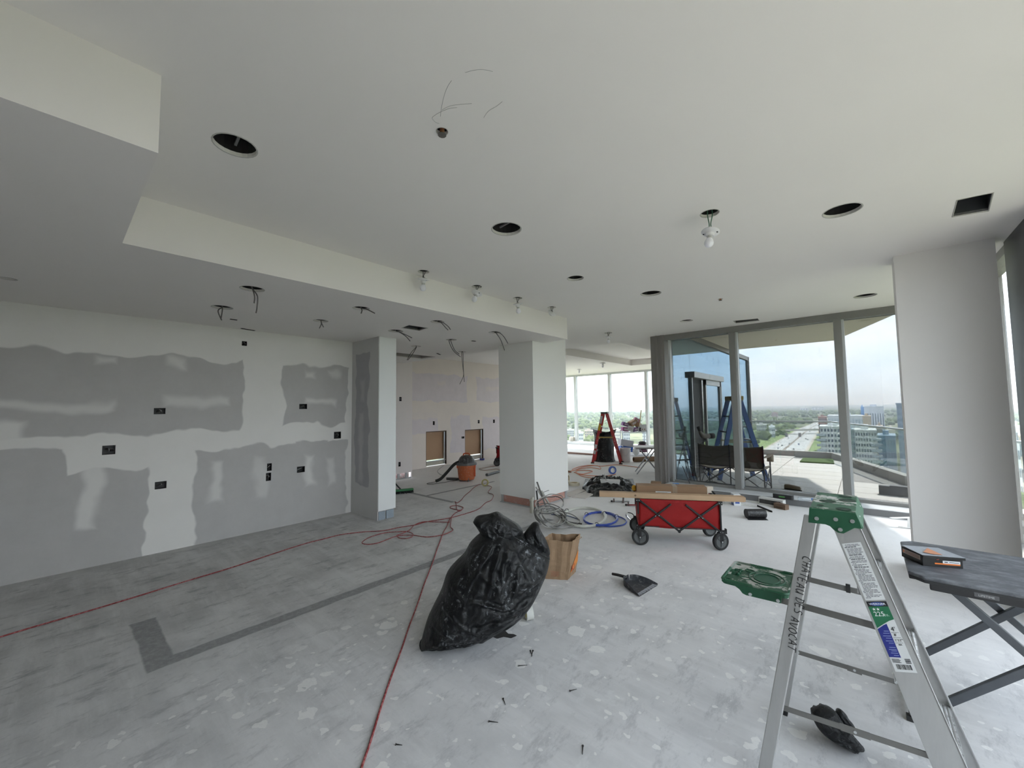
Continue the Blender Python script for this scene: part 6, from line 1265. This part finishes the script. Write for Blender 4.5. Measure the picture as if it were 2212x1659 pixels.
# floor broom
a = at(852, 1068); b = at(893, 1064); BR = thing('push_broom', 'push broom with green and black head behind the wall nib', 'broom', a, math.atan2((b-a).y, (b-a).x)); Lb = (b-a).length
q = MB(); q.lohi((0, -.03, .045), (Lb, .03, .085)); q.build('head', mat('broom_green', (.02, .16, .05), .5), BR, bevel=.01)
q = MB()
for i in range(26):
    for j in (-1, 0, 1): x_ = .01+(Lb-.02)*i/25; q.cyl((x_, j*.02, .048), (x_+random.uniform(-.012, .012), j*.03, .002), .007, .004, 5, False)
q.build('bristles', mat('bristle_black', (.02, .022, .022), .8), BR)['kind'] = 'stuff'
q = MB(); q.cyl((Lb*.35, 0, .07), (Lb*.35-.75, .15, .95), .013, .013, 8); q.build('pole', mat('pole_dark', (.06, .06, .062), .5), BR, True)
# wand pipe by the column, cables behind the vacuum
p0, p1 = at(1054, 1028), at(1082, 1020); q = MB(); q.cyl(p0+V((0, 0, .03)), p1+V((0, 0, .03)), .032, .028, 12); q.cyl(p0+V((0, 0, .03)), p0+(p0-p1).normalized()*.05+V((0, 0, .03)), .036, .036, 12); tag(q.build('vacuum_pipe', mat('pipe_grey', (.15, .16, .17), .4), None), 'grey vacuum pipe on the floor beside the centre column', 'pipe')
for k, (pts, lab) in enumerate((([(1078, 1006), (1060, 1008), (1045, 1011), (1035, 1013), (1048, 1016), (1070, 1013), (1080, 1015)], 'brown cord loops behind the orange vacuum'), ([(958, 1006), (950, 1012), (945, 1018), (950, 1024), (960, 1028)], 'thin grey cord from the left niche to the vacuum'))):
    braid(F(pts), .007, ['brown_cord', 'grey_cord'][k], [mat('cord_brown', (.30, .17, .12), .6), wwire][k], lab, 'cord')
tape('tape_roll', 'dark blue tape roll on the floor at the right niche', at(1040, 993)+V((.08, -.05, 0)), .07, .05, mat('tape_navy', (.04, .06, .30), .6), core_m)
# red stepladder
f0, f1 = at(1280, 1001), at(1341, 1003); d = (f1-f0); d.z = 0; Wd = d.length; ang = math.atan2(d.y, d.x); RLD = thing('stepladder', 'red fibreglass stepladder around the bagged bin in the far room', 'ladder', f0, ang)
t = NT('red_fibreglass'); redl = t.fin(t.mix(t.math('MULTIPLY', t.ramp(t.noise(9, 6, .75), .58, .64), .8), (.48, .035, .035), (.78, .70, .68)), .5)
tz = on_plane(1309, 890, f0).z; xt = Wd*.47
for y_, yb in ((0, -.0), (.36, .42)):
    for x_, xq in ((-.0, xt-.055), (Wd, xt+.045)):
        q = MB(); q.bar((x_, yb, 0), (xq, y_+.02, tz-.04), .045 if x_ else .07, .025 if x_ else .03, (0, 1, 0)); rr2 = q.build('rail', redl, RLD)
        q = MB(); q.box((x_, yb, .015), (.09, .04, .03)); q.build('foot', mat('foot_dark', (.05, .05, .05), .6), rr2)
q = MB(); q.lohi((xt-.10, .0, tz-.045), (xt+.08, .40, tz)); q.build('top_cap', mat('cap_spattered', (.10, .09, .09), .6, dust=.9, scale=12), RLD, bevel=.008)
for k in range(1, 4):
    z_ = tz*k/4.2; x_ = (xt-.055)*k/4.2; q = MB(); q.lohi((x_-.04, .02, z_-.012), (x_+.04, .40, z_+.012)); q.build('step', lad_al, RLD)
q = MB(); q.bar((xt*.48, -.02, tz*.51), (Wd-xt*.52, -.02, tz*.51), .01, .035); q.build('spreader', mat('spreader_gold', (.42, .30, .10), .4, .5), RLD)
for k0, k1, m in ((.80, .95, stw), (.66, .78, mat('sticker_yellow', (.75, .48, .03), .5)), (.30, .38, stw), (.19, .26, stw)):
    q = MB(); q.bar(V((0, -.020, 0)).lerp(V((xt-.055, .004, tz-.04)), k0), V((0, -.020, 0)).lerp(V((xt-.055, .004, tz-.04)), k1), .052, .006, (0, 1, 0)); q.build('sticker', m, RLD)
# bagged bin
c_ = at(1310, 998)+hd*.24; BN = thing('bagged_bin', 'waist high bin lined with a black bag inside the red ladder', 'bin', c_)
def binp(a_, b_):
    th = 2*pi*a_; z_ = .86*b_; r_ = .25+.03*math.sin(b_*9)*0+.025*b_+(.05*(1-b_)**6)+.02*noise.noise(V((math.cos(th)*3, math.sin(th)*3, b_*4)))+.012*abs(noise.noise(V((math.cos(th)*9, math.sin(th)*9, b_*3))))*2
    if b_ > .86: r_ += .06*(b_-.86)/.14*(1+.5*math.sin(3*th)); 
    return V((r_*math.cos(th), r_*math.sin(th), z_+(.05*math.sin(2*th+1) if b_ > .95 else 0)))
q = MB(); q.grid(64, 34, binp, True); q.build('liner', liner, BN, True); q = MB(); q.lathe([(.0, .01), (.22, .01), (.25, .74), (.24, .74), (.2, .05)], n=20); q.build('bin', mat('bin_dark', (.05, .05, .05), .6), BN)
# bucket
c_ = at(1354, 999)+hd*.13; BK = thing('bucket', 'white plastic bucket right of the red ladder', 'bucket', c_); bkm = mat('bucket_white', (.78, .74, .74), .4)
q = MB(); q.lathe([(.0, .004), (.125, .004), (.13, .02), (.15, .37), (.158, .37), (.158, .385), (.146, .385), (.142, .37), (.122, .03), (0, .02)], n=26); smooth_by_angle(q.build('pail', bkm, BK)); q = MB(); q.lathe([(.152, .30), (.16, .30), (.16, .315), (.152, .315)], n=26); q.build('band', bkm, BK); q = MB(); q.tube(spline([(.155, 0, .34), (.10, -.14, .20), (-.10, -.14, .20), (-.155, 0, .34)], 6), .003, 5); q.build('bail', mat('galvanised', (.55, .57, .58)), BK)
# wire shelf with cartons
s0, s1 = at(1346, 984), at(1399, 984); d = (s1-s0); Ws = d.length; ang = math.atan2(d.y, d.x); dist_ = (s0-EYEP).dot(hd); zs = on_plane(1346, 933, s0).z
WS = thing('wire_shelf', 'chrome wire shelf unit loaded with cartons in the far room', 'shelf', s0, ang); chs = mat('shelf_chrome', (.62, .64, .68), .25, .8)
for x_ in (0, Ws):
    for y_ in (0, .42):
        q = MB(); q.cyl((x_, y_, 0), (x_, y_, zs+.06), .014, .014, 8); q.build('post', chs, WS)
for z_ in (.10, zs):
    q = MB()
    for y_ in (0, .42): q.bar((0, y_, z_), (Ws, y_, z_), .01, .01); q.bar((0, y_, z_-.035), (Ws, y_, z_-.035), .01, .01)
    for i in range(20): x_ = Ws*i/19; q.bar((x_, 0, z_), (x_, .42, z_), .006, .006)
    for i in range(14): x_ = Ws*i/14; q.bar((x_, 0, z_-.035), (x_+Ws/28, 0, z_), .005, .005); q.bar((x_+Ws/28, 0, z_), (x_+Ws/14, 0, z_-.035), .005, .005)
    q.build('wire_deck', chs, WS)
Ms = Matrix.Translation(s0) @ Matrix.Rotation(ang, 4, 'Z')
cc_ = {'magenta': (.34, .07, .22), 'brown': (.33, .21, .12), 'white': (.70, .67, .68), 'purple': (.22, .10, .28), 'dark': (.05, .04, .05), 'pink': (.52, .25, .35)}
CT = [(.02, .14, 0, .20, .14, .13, .3, .1, 'magenta', 'magenta carton at the left of the shelf pile'), (.20, .12, 0, .18, .16, .16, -.2, .25, 'white', 'white lidded carton low in the shelf pile'), (.36, .14, 0, .2, .15, .12, .2, -.15, 'purple', 'purple carton low in the middle of the shelf pile'), (.50, .12, 0, .16, .13, .11, .6, .1, 'dark', 'black and white carton low on the right of the pile'), (.06, .18, .15, .24, .16, .11, .25, .3, 'purple', 'dark purple flat carton leaning on the pile left'), (.28, .16, .17, .26, .18, .16, .45, -.35, 'brown', 'open brown carton tilted on top of the pile'), (.40, .2, .26, .17, .15, .13, .1, .6, 'pink', 'pinkish carton at the very top of the pile'), (.44, .12, .12, .15, .14, .12, .9, .4, 'brown', 'small brown carton leaning right on the pile')]
for x_, y_, z_, a_, b_, h_, rz_, ty_, cn, lab in CT:
    c_ = Ms @ V((x_+.08, y_, zs+.01+z_)); r = thing('carton', lab, 'box', c_, ang+rz_, 'cartons on the wire shelf'); Rm = Matrix.Rotation(ty_, 4, 'Y')
    q = MB(); q.box((0, 0, h_/2+abs(ty_)*.04), (a_, b_, h_), M=Rm); bd = q.build('box', mat('carton_%s' % cn, cc_[cn], .7), r); q = MB(); q.box(Rm @ V((0, -b_/2-.001, 0))+V((0, 0, h_/2+abs(ty_)*.04)), (a_*.6, .002, h_*.4), M=Rm); q.build('print', mat('carton_print', (.60, .55, .55), .6), bd); q = MB(); q.box(Rm @ V((a_*.35, 0, h_/2+.004))+V((0, 0, h_/2+abs(ty_)*.04)), (a_*.3, b_*1.02, .004), M=Rm); q.build('flap', mat('carton_brown', cc_['brown']), bd)
c_ = Ms @ V((Ws-.12, .05, zs+.006)); r = thing('white_board', 'white card with small prints standing on the wire shelf', 'card', c_, ang); q = MB(); q.lohi((-.13, 0, 0), (.13, .015, .22)); bd = q.build('card', wbx, r)
for k in range(3): q = MB(); q.lohi((-.09+k*.07, -.002, .05), (-.06+k*.07, 0, .09)); q.build('print', mat('carton_print_brown', (.30, .18, .12), .6), bd)
q = MB(); q.cyl(Ms @ V((Ws-.22, .1, zs+.01)), Ms @ V((Ws-.13, .12, zs+.68)), .014, .014, 8); tag(q.build('wooden_stick', mat('stick_wood', (.55, .40, .20), .7), None, True), 'wooden stick rising from the shelf pile', 'stick')
c_ = Ms @ V((.12, .1, .106)); r = thing('storage_crate', 'blue crate with grey lid on the lower wire shelf', 'crate', c_, ang+.25); q = MB(); q.lohi((-.2, -.08, 0), (.2, .16, .18)); q.build('crate', mat('crate_blue', (.03, .12, .5), .5), r, bevel=.006); q = MB(); q.box((0, .04, .28), (.42, .26, .20), M=Matrix.Rotation(.18, 4, 'Y')); q.build('lid', mat('crate_grey', (.50, .50, .54), .6), r, bevel=.006)
c_ = Ms @ V((.60, .12, .106)); r = thing('tool_bag', 'dark heaped tool bag on the lower wire shelf', 'bag', c_, ang)
for k in range(4): q = MB(); q.lathe([(.0, 0), (.17-.02*k, .0), (.18-.02*k, .05), (.14-.02*k, .09), (0, .095)], (.01*k, 0, .08*k), 14); q.build('bag_fold', mat('toolbag_dark' if k % 2 else 'toolbag_plum', (.05, .045, .05) if k % 2 else (.14, .05, .09), .6), r, True)
c_ = Ms @ V((.38, -.12, 0)); r = thing('clear_bag', 'white plastic bag slumped under the wire shelf', 'bag', c_); q = MB(); q.grid(20, 12, lambda a_, b_: V((.11*math.cos(2*pi*a_)*math.sin(pi*b_*.9+.15)*(1+.2*noise.noise(V((a_*7, b_*5, 2)))), .09*math.sin(2*pi*a_)*math.sin(pi*b_*.9+.15), .30*b_)), True); q.build('bag_body', mat('bag_white', (.72, .75, .76), .4), r, True)
# white folding table by the corner post
a, b = at(1376, 1025), at(1424, 1026); d = b-a; Wt = d.length; ang = math.atan2(d.y, d.x); zt3 = on_plane(1376, 966, a).z; T2 = thing('folding_table', 'white topped folding table behind the corner post', 'table', a, ang); tw = mat('table_white', (.78, .76, .77), .5); lgw = mat('leg_steel', (.42, .43, .45), .35, .6)
q = MB(); q.lohi((-.03, -.02, zt3-.03), (Wt+.12, .5, zt3)); q.build('table_top', tw, T2, bevel=.01); q = MB(); q.lohi((.0, .01, zt3-.045), (Wt+.08, .47, zt3-.03)); q.build('under_frame', mat('frame_under', (.10, .10, .11), .5), T2)
for y_ in (.04, .44):
    for x_, xq in ((0, Wt*.9), (Wt*1.05, .08)):
        q = MB(); q.bar((x_, y_+(.01 if x_ else -.01), 0), (xq, y_+(.01 if x_ else -.01), zt3-.04), .022, .022); q.build('leg', lgw, T2)
q = MB(); q.bar((Wt*.5, .04, zt3*.5), (Wt*.5, .44, zt3*.5), .02, .02); q.build('cross_bar', lgw, T2)
# cardboard tube, wood strip, orange cords
p0, p1 = at(1369, 998), at(1424, 996); q = MB(); q.cyl(p0+V((0, 0, .07)), p1+V((0, 0, .07)), .07, .07, 16, False); q.cyl(p0+V((0, 0, .07)), p1+V((0, 0, .07)), .06, .06, 16, False); q.add([p0+V((0, 0, .07))+rt*0+hd*(r_*math.cos(a_))+V((0, 0, r_*math.sin(a_))) for r_ in (.06, .07) for a_ in [2*pi*i/16 for i in range(16)]], [(i, (i+1) % 16, 16+(i+1) % 16, 16+i) for i in range(16)]); tag(q.build('cardboard_tube', crd, None, False), 'brown cardboard tube lying behind the white folding table', 'tube')
q = MB(); q.bar(at(1212, 976, .02), at(1292, 982, .02), .12, .03); q.bar(at(1214, 978, .03), at(1280, 982, .03), .02, .04); tag(q.build('floor_threshold', mat('threshold_brown', (.28, .17, .13), .7)), 'brown wooden strip lying before the far windows', 'strip')
oc = mat('cord_orange', (.75, .26, .14), .6)
for k, (pts, lab) in enumerate((([(1222, 1018), (1240, 1016), (1262, 1008), (1290, 1006), (1297, 1013), (1275, 1010), (1250, 1014), (1245, 1022), (1270, 1027), (1310, 1028), (1330, 1024)], 'orange cord loops on the far room floor, nearest ones'), ([(1236, 1014), (1252, 1008), (1276, 1005), (1300, 1007), (1330, 1004), (1360, 1007), (1382, 1010)], 'orange cord running towards the white folding table'), ([(1240, 1020), (1258, 1024), (1280, 1018), (1262, 1016), (1244, 1018), (1256, 1028), (1284, 1033)], 'short orange cord tangle right of the centre column'))):
    braid(F(pts, .01), .008, 'orange_cord', oc, lab, 'cord', 'orange cords in the far room')
q = MB(); q.bar(at(1222, 1018, .02), at(1234, 1019, .02), .05, .04); tag(q.build('plug', mat('plug_brown', (.40, .20, .12), .6)), 'orange brown plug at the end of the orange cord', 'plug')
for u, v, s_, lab in ((1234, 953, .09, 'small white jar on the far window sill, left one'), (1241, 952, .08, 'small white jar on the far window sill, right one')):
    c_ = at(u, v, .10); q = MB(); q.lathe([(0, 0), (s_, 0), (s_, s_*1.6), (s_*.8, s_*1.8), (s_*.8, s_*2.1), (0, s_*2.1)], c_, 14); tag(q.build('jar', mat('jar_cream', (.75, .70, .62), .5)), lab, 'jar')
# lampholders in the far ceiling
for u, v, lab in ((1302, 789, 'lampholder in the far ceiling, further right one'), (1251, 803, 'tiny lampholder in the far ceiling before the windows')):
    c_ = at(u, v-6, M_); r = thing('lampholder', lab, 'lamp', c_, 0, 'temporary lampholders on wires'); q = MB(); q.lathe([(.0, -.02), (.08, -.02), (.09, -.035), (.03, -.05), (.03, -.08), (0, -.08)], n=12); q.build('holder', porc, r); q = MB(); q.cyl((0, 0, 0), (0, 0, -.03), .004, .004, 6); q.build('wire', dw, r); q = MB(); q.lathe([(.02, -.08), (.035, -.12), (.02, -.16), (0, -.165)], n=12); q.build('bulb', bulb_m, r, True)

# ------------------------------------------------------------------ on the terrace
# camp sofa
kh = mat('khaki_cloth', (.58, .50, .39), .8, 0, .12, 12, .3, 40); tub_m = mat('tube_dark', (.10, .10, .11), .4, .5)
CX0, CX1, CYr = -2.42, -1.36, 8.22
CSF = thing('camp_sofa', 'khaki two seat folding camp sofa on the terrace, seen from behind', 'chair', ((CX0+CX1)/2, CYr, 0)); hwS = (CX1-CX0)/2
q = MB(); q.grid(25, 11, lambda a_, b_: V(((a_*2-1)*hwS, -.02+.06*math.sin(pi*a_*2)**2*.3-.10*b_*.3,   .42+b_*.40-.03*math.sin(pi*((a_*2) % 1))*b_+.01*noise.noise(V((a_*8, b_*5, 0)))))); bk_ = q.build('backrest', kh, CSF, True); bk_.modifiers.new('thick', 'SOLIDIFY').thickness = .012
q = MB(); q.grid(25, 9, lambda a_, b_: V(((a_*2-1)*hwS, b_*.58, .42-.05*math.sin(pi*((a_*2) % 1))-.02*b_*0))); st_ = q.build('seat', kh, CSF, True); st_.modifiers.new('thick', 'SOLIDIFY').thickness = .012
for x_ in (-hwS, 0, hwS):
    q = MB(); q.cyl((x_, -.02, 0), (x_, -.06, .83), .012, .012, 8); q.build('rear_post', tub_m, CSF); q = MB(); q.cyl((x_, .60, 0), (x_, .58, .62 if x_ else .42), .012, .012, 8); q.build('front_post', tub_m, CSF)
for a_, b_ in ((-hwS, 0), (0, hwS)):
    for p0, p1 in (((a_, -.02, .04), (b_, -.02, .42)), ((a_, -.02, .42), (b_, -.02, .04)), ((a_, .60, .04), (b_, .58, .40)), ((a_, .58, .40), (b_, .60, .04))):
        q = MB(); q.cyl(p0, p1, .009, .009, 7); q.build('cross_leg', tub_m, CSF)
for s_ in (-1, 1):
    q = MB(); q.grid(5, 9, lambda a_, b_: V((s_*hwS+(a_-.5)*.07, -.04+b_*.72, .63-.02*math.sin(pi*b_)))); o = q.build('armrest', kh, CSF); o.modifiers.new('thick', 'SOLIDIFY').thickness = .01
    q = MB(); q.lathe([(.0, .0), (.055, 0), (.058, .13), (.052, .13), (.05, .01)], (s_*(hwS), .62, .49), 16); q.build('cup_holder', kh, CSF, True)
    q = MB(); q.cyl((s_*hwS, -.02, .04), (s_*hwS, .59, .40), .009, .009, 7); q.cyl((s_*hwS, -.02, .40), (s_*hwS, .59, .04), .009, .009, 7); q.build('side_cross', tub_m, CSF)
# tripod with spotting scope
tp_ = V((-2.55, 9.12, 0)); hub = on_plane(1496, 955, tp_); hub = V((tp_.x, tp_.y, hub.z)); TP = thing('scope_tripod', 'spotting scope on a tripod standing on the terrace', 'telescope', tp_)
tp_u = atd(1, 1, 1)
dt = (tp_-EYEP).dot(hd); hz_ = on_plane(1496, 962, tp_)-tp_
for a_ in (3.6, 5.6, 1.4):
    q = MB(); f = V((.18*math.cos(a_), .26*math.sin(a_), 0)); m_ = f*.55+V((0, 0, hz_.z*.45)); q.cyl(V((0, 0, hz_.z)), m_, .014, .013, 8); lg_ = q.build('leg', mat('tripod_dark', (.16, .155, .15), .4, .3), TP); q = MB(); q.cyl(m_, f, .010, .009, 8); q.build('leg_section', mat('tripod_silver', (.45, .45, .45), .3, .7), lg_); q = MB(); q.cyl(m_+V((0, 0, .02)), m_-V((0, 0, .02)), .019, .019, 8); q.build('clamp', mat('tripod_dark', (.05, .05, .052)), lg_)
q = MB(); q.cyl((0, 0, hz_.z-.25), (0, 0, hz_.z+.10), .014, .014, 8); q.box((0, 0, hz_.z+.12), (.06, .06, .06)); q.build('column_head', mat('tripod_dark', (.05, .05, .052)), TP)
q = MB(); q.cyl((0, 0, hz_.z+.1), V((0, 0, hz_.z+.1))+rt*-.16-V((0, 0, .10)), .007, .007, 6); q.build('pan_handle', mat('tripod_dark', (.05, .05, .052)), TP)
sc0 = V((0, 0, hz_.z+.19)); sxd = (rt*.9+hd*.3).normalized(); scm = mat('scope_body', (.26, .235, .20), .5)
q = MB(); q.tube([sc0+sxd*-.16+V((0, 0, .14)), sc0+sxd*-.13+V((0, 0, .07)), sc0+sxd*-.08+V((0, 0, .01)), sc0, sc0+sxd*.10], [.026, .035, .05, .055, .05], 14); q.build('scope_tube', scm, TP, True)
q = MB(); q.cyl(sc0+sxd*.09, sc0+sxd*.20, .056, .062, 16); q.build('objective_hood', mat('scope_hood', (.04, .04, .04), .5), TP, True); q = MB(); q.cyl(sc0+sxd*-.15+V((0, 0, .12)), sc0+sxd*-.19+V((0, 0, .20)), .030, .034, 14); q.build('eyepiece', mat('scope_hood', (.04, .04, .04)), TP, True)
# blue stepladder
b0 = V((-2.09, 9.58, 0)); BL = thing('stepladder', 'tall blue stepladder with yellow top behind the camp sofa', 'ladder', b0, math.radians(35)); bl_m = mat('ladder_blue', (.07, .16, .42), .5, 0, .15, 8); ht_ = on_plane(1580, 856, b0).z; sp_ = .46
for y_ in (-.22, .22):
    q = MB(); q.bar((-sp_, y_*1.25, 0), (-.05, y_*.75, ht_-.08), .085, .03, (0, 1, 0)); q.build('rear_rail', bl_m, BL); q = MB(); q.bar((sp_, y_*1.35, 0), (.06, y_*.75, ht_-.08), .09, .03, (0, 1, 0)); q.build('front_rail', bl_m, BL)
q = MB(); q.lohi((-.10, -.20, ht_-.09), (.12, .20, ht_)); q.build('top_cap', mat('ladder_yellow', (.50, .36, .05), .5), BL, bevel=.01)
for k in range(1, 6):
    z_ = (ht_-.1)*k/6; x_ = sp_+(.06-sp_)*k/6; w_ = .22*(1.35-.6*k/6); q = MB(); q.lohi((x_-.045, -w_, z_-.012), (x_+.045, w_, z_+.012)); q.build('step', lad_al, BL)
for k in range(1, 5):
    z_ = (ht_-.1)*k/5; x_ = -sp_+(sp_-.05)*k/5; w_ = .22*(1.25-.5*k/5); q = MB(); q.bar((x_, -w_, z_), (x_, w_, z_), .02, .03); q.build('rear_brace', lad_al, BL)
for y_ in (-.22, .22): q = MB(); q.bar((-sp_*.5, y_, ht_*.45), (sp_*.52, y_, ht_*.45), .008, .03); q.build('spreader', mat('spreader_olive', (.30, .27, .12), .5), BL)
# grass mat, folded navy chair, shoe, tiles on the kerb, dark channel
q = MB(); a, b, c_, d_ = at(1728, 999, .0), at(1802, 1003, .0), at(1800, 994, 0), at(1735, 991, 0); q.prism([(p_.x, p_.y) for p_ in (a, b, c_, d_)], .0, .035)
t = NT('turf'); tag(q.build('grass_mat', t.fin(t.mix(t.noise(30, 5, .8), (.06, .12, .03), (.16, .24, .07)), .95, 0, t.noise(120, 3), 1, .02)), 'small green artificial grass mat by the terrace kerb', 'grass mat')
c_ = V((-2.28, 8.12, 0)); r = thing('folded_chair', 'folded navy camp chair lying under the camp sofa', 'chair', at(1540, 1062)+hd*.2, .5)
q = MB(); q.grid(24, 10, lambda a_, b_: V(((a_-.5)*.75, (b_-.5)*.30, .02+.20*math.sin(pi*b_)*math.sin(pi*a_)**.6*(.6+.4*noise.noise(V((a_*5, b_*4, 2))))))); q.build('cloth', mat('navy_cloth', (.012, .016, .045), .7), r, True)
for k in range(4): q = MB(); q.cyl((-.30+.05*k, -.05+.03*k, .08), (-.42+.07*k, -.02+.02*k, .42), .008, .008, 6); q.build('leg', mat('tube_black', (.03, .03, .035), .4), r)
c_ = at(1690, 1058); r = thing('work_shoe', 'worn tan shoe lying beside the camp sofa leg', 'shoe', c_+V((.02, .15, 0)), -.4); q = MB(); q.lathe([(.0, 0), (.04, .01), (.048, .06), (.045, .14), (.040, .20), (.03, .26), (0, .28)], (0, 0, .045), 12, Matrix.Rotation(pi/2, 4, 'Y')); q.build('upper', mat('shoe_tan', (.34, .27, .19), .8), r, True); q = MB(); q.prism(ell(.14, 0, .15, .05), 0, .02); q.build('sole', mat('shoe_sole', (.08, .07, .06), .8), r)
ch0 = at(1903, 1066); r = thing('metal_channel', 'dark grey metal channel lying on the terrace left of the big column', 'metal channel', at(1899, 1068), -.03); q = MB(); q.lohi((0, 0, .0), (.72, .12, .15)); q.build('channel', mat('channel_dark', (.055, .055, .057), .5), r); q = MB(); q.lohi((.14, -.008, -.0), (.72, .128, .165)); q.build('sleeve', mat('channel_dark2', (.075, .075, .078), .5), r)
for k in range(5):
    a, b = at(1662+16*k, 980.5+.55*k, .0), at(1669+16*k, 980.8+.55*k, 0); q = MB(); q.bar(a+V((0, 0, .012)), b+V((0, 0, .012)), .12, .022); q.bar(a+V((0, 0, .028)), b+V((0, 0, .028)), .08, .012); tag(q.build('paver_chock', mat('chock_red', (.42, .10, .10), .7)), 'dull red chock along the terrace kerb, %s from the left' % 'first second third fourth fifth'.split()[k], 'chock', 'chocks along the kerb')
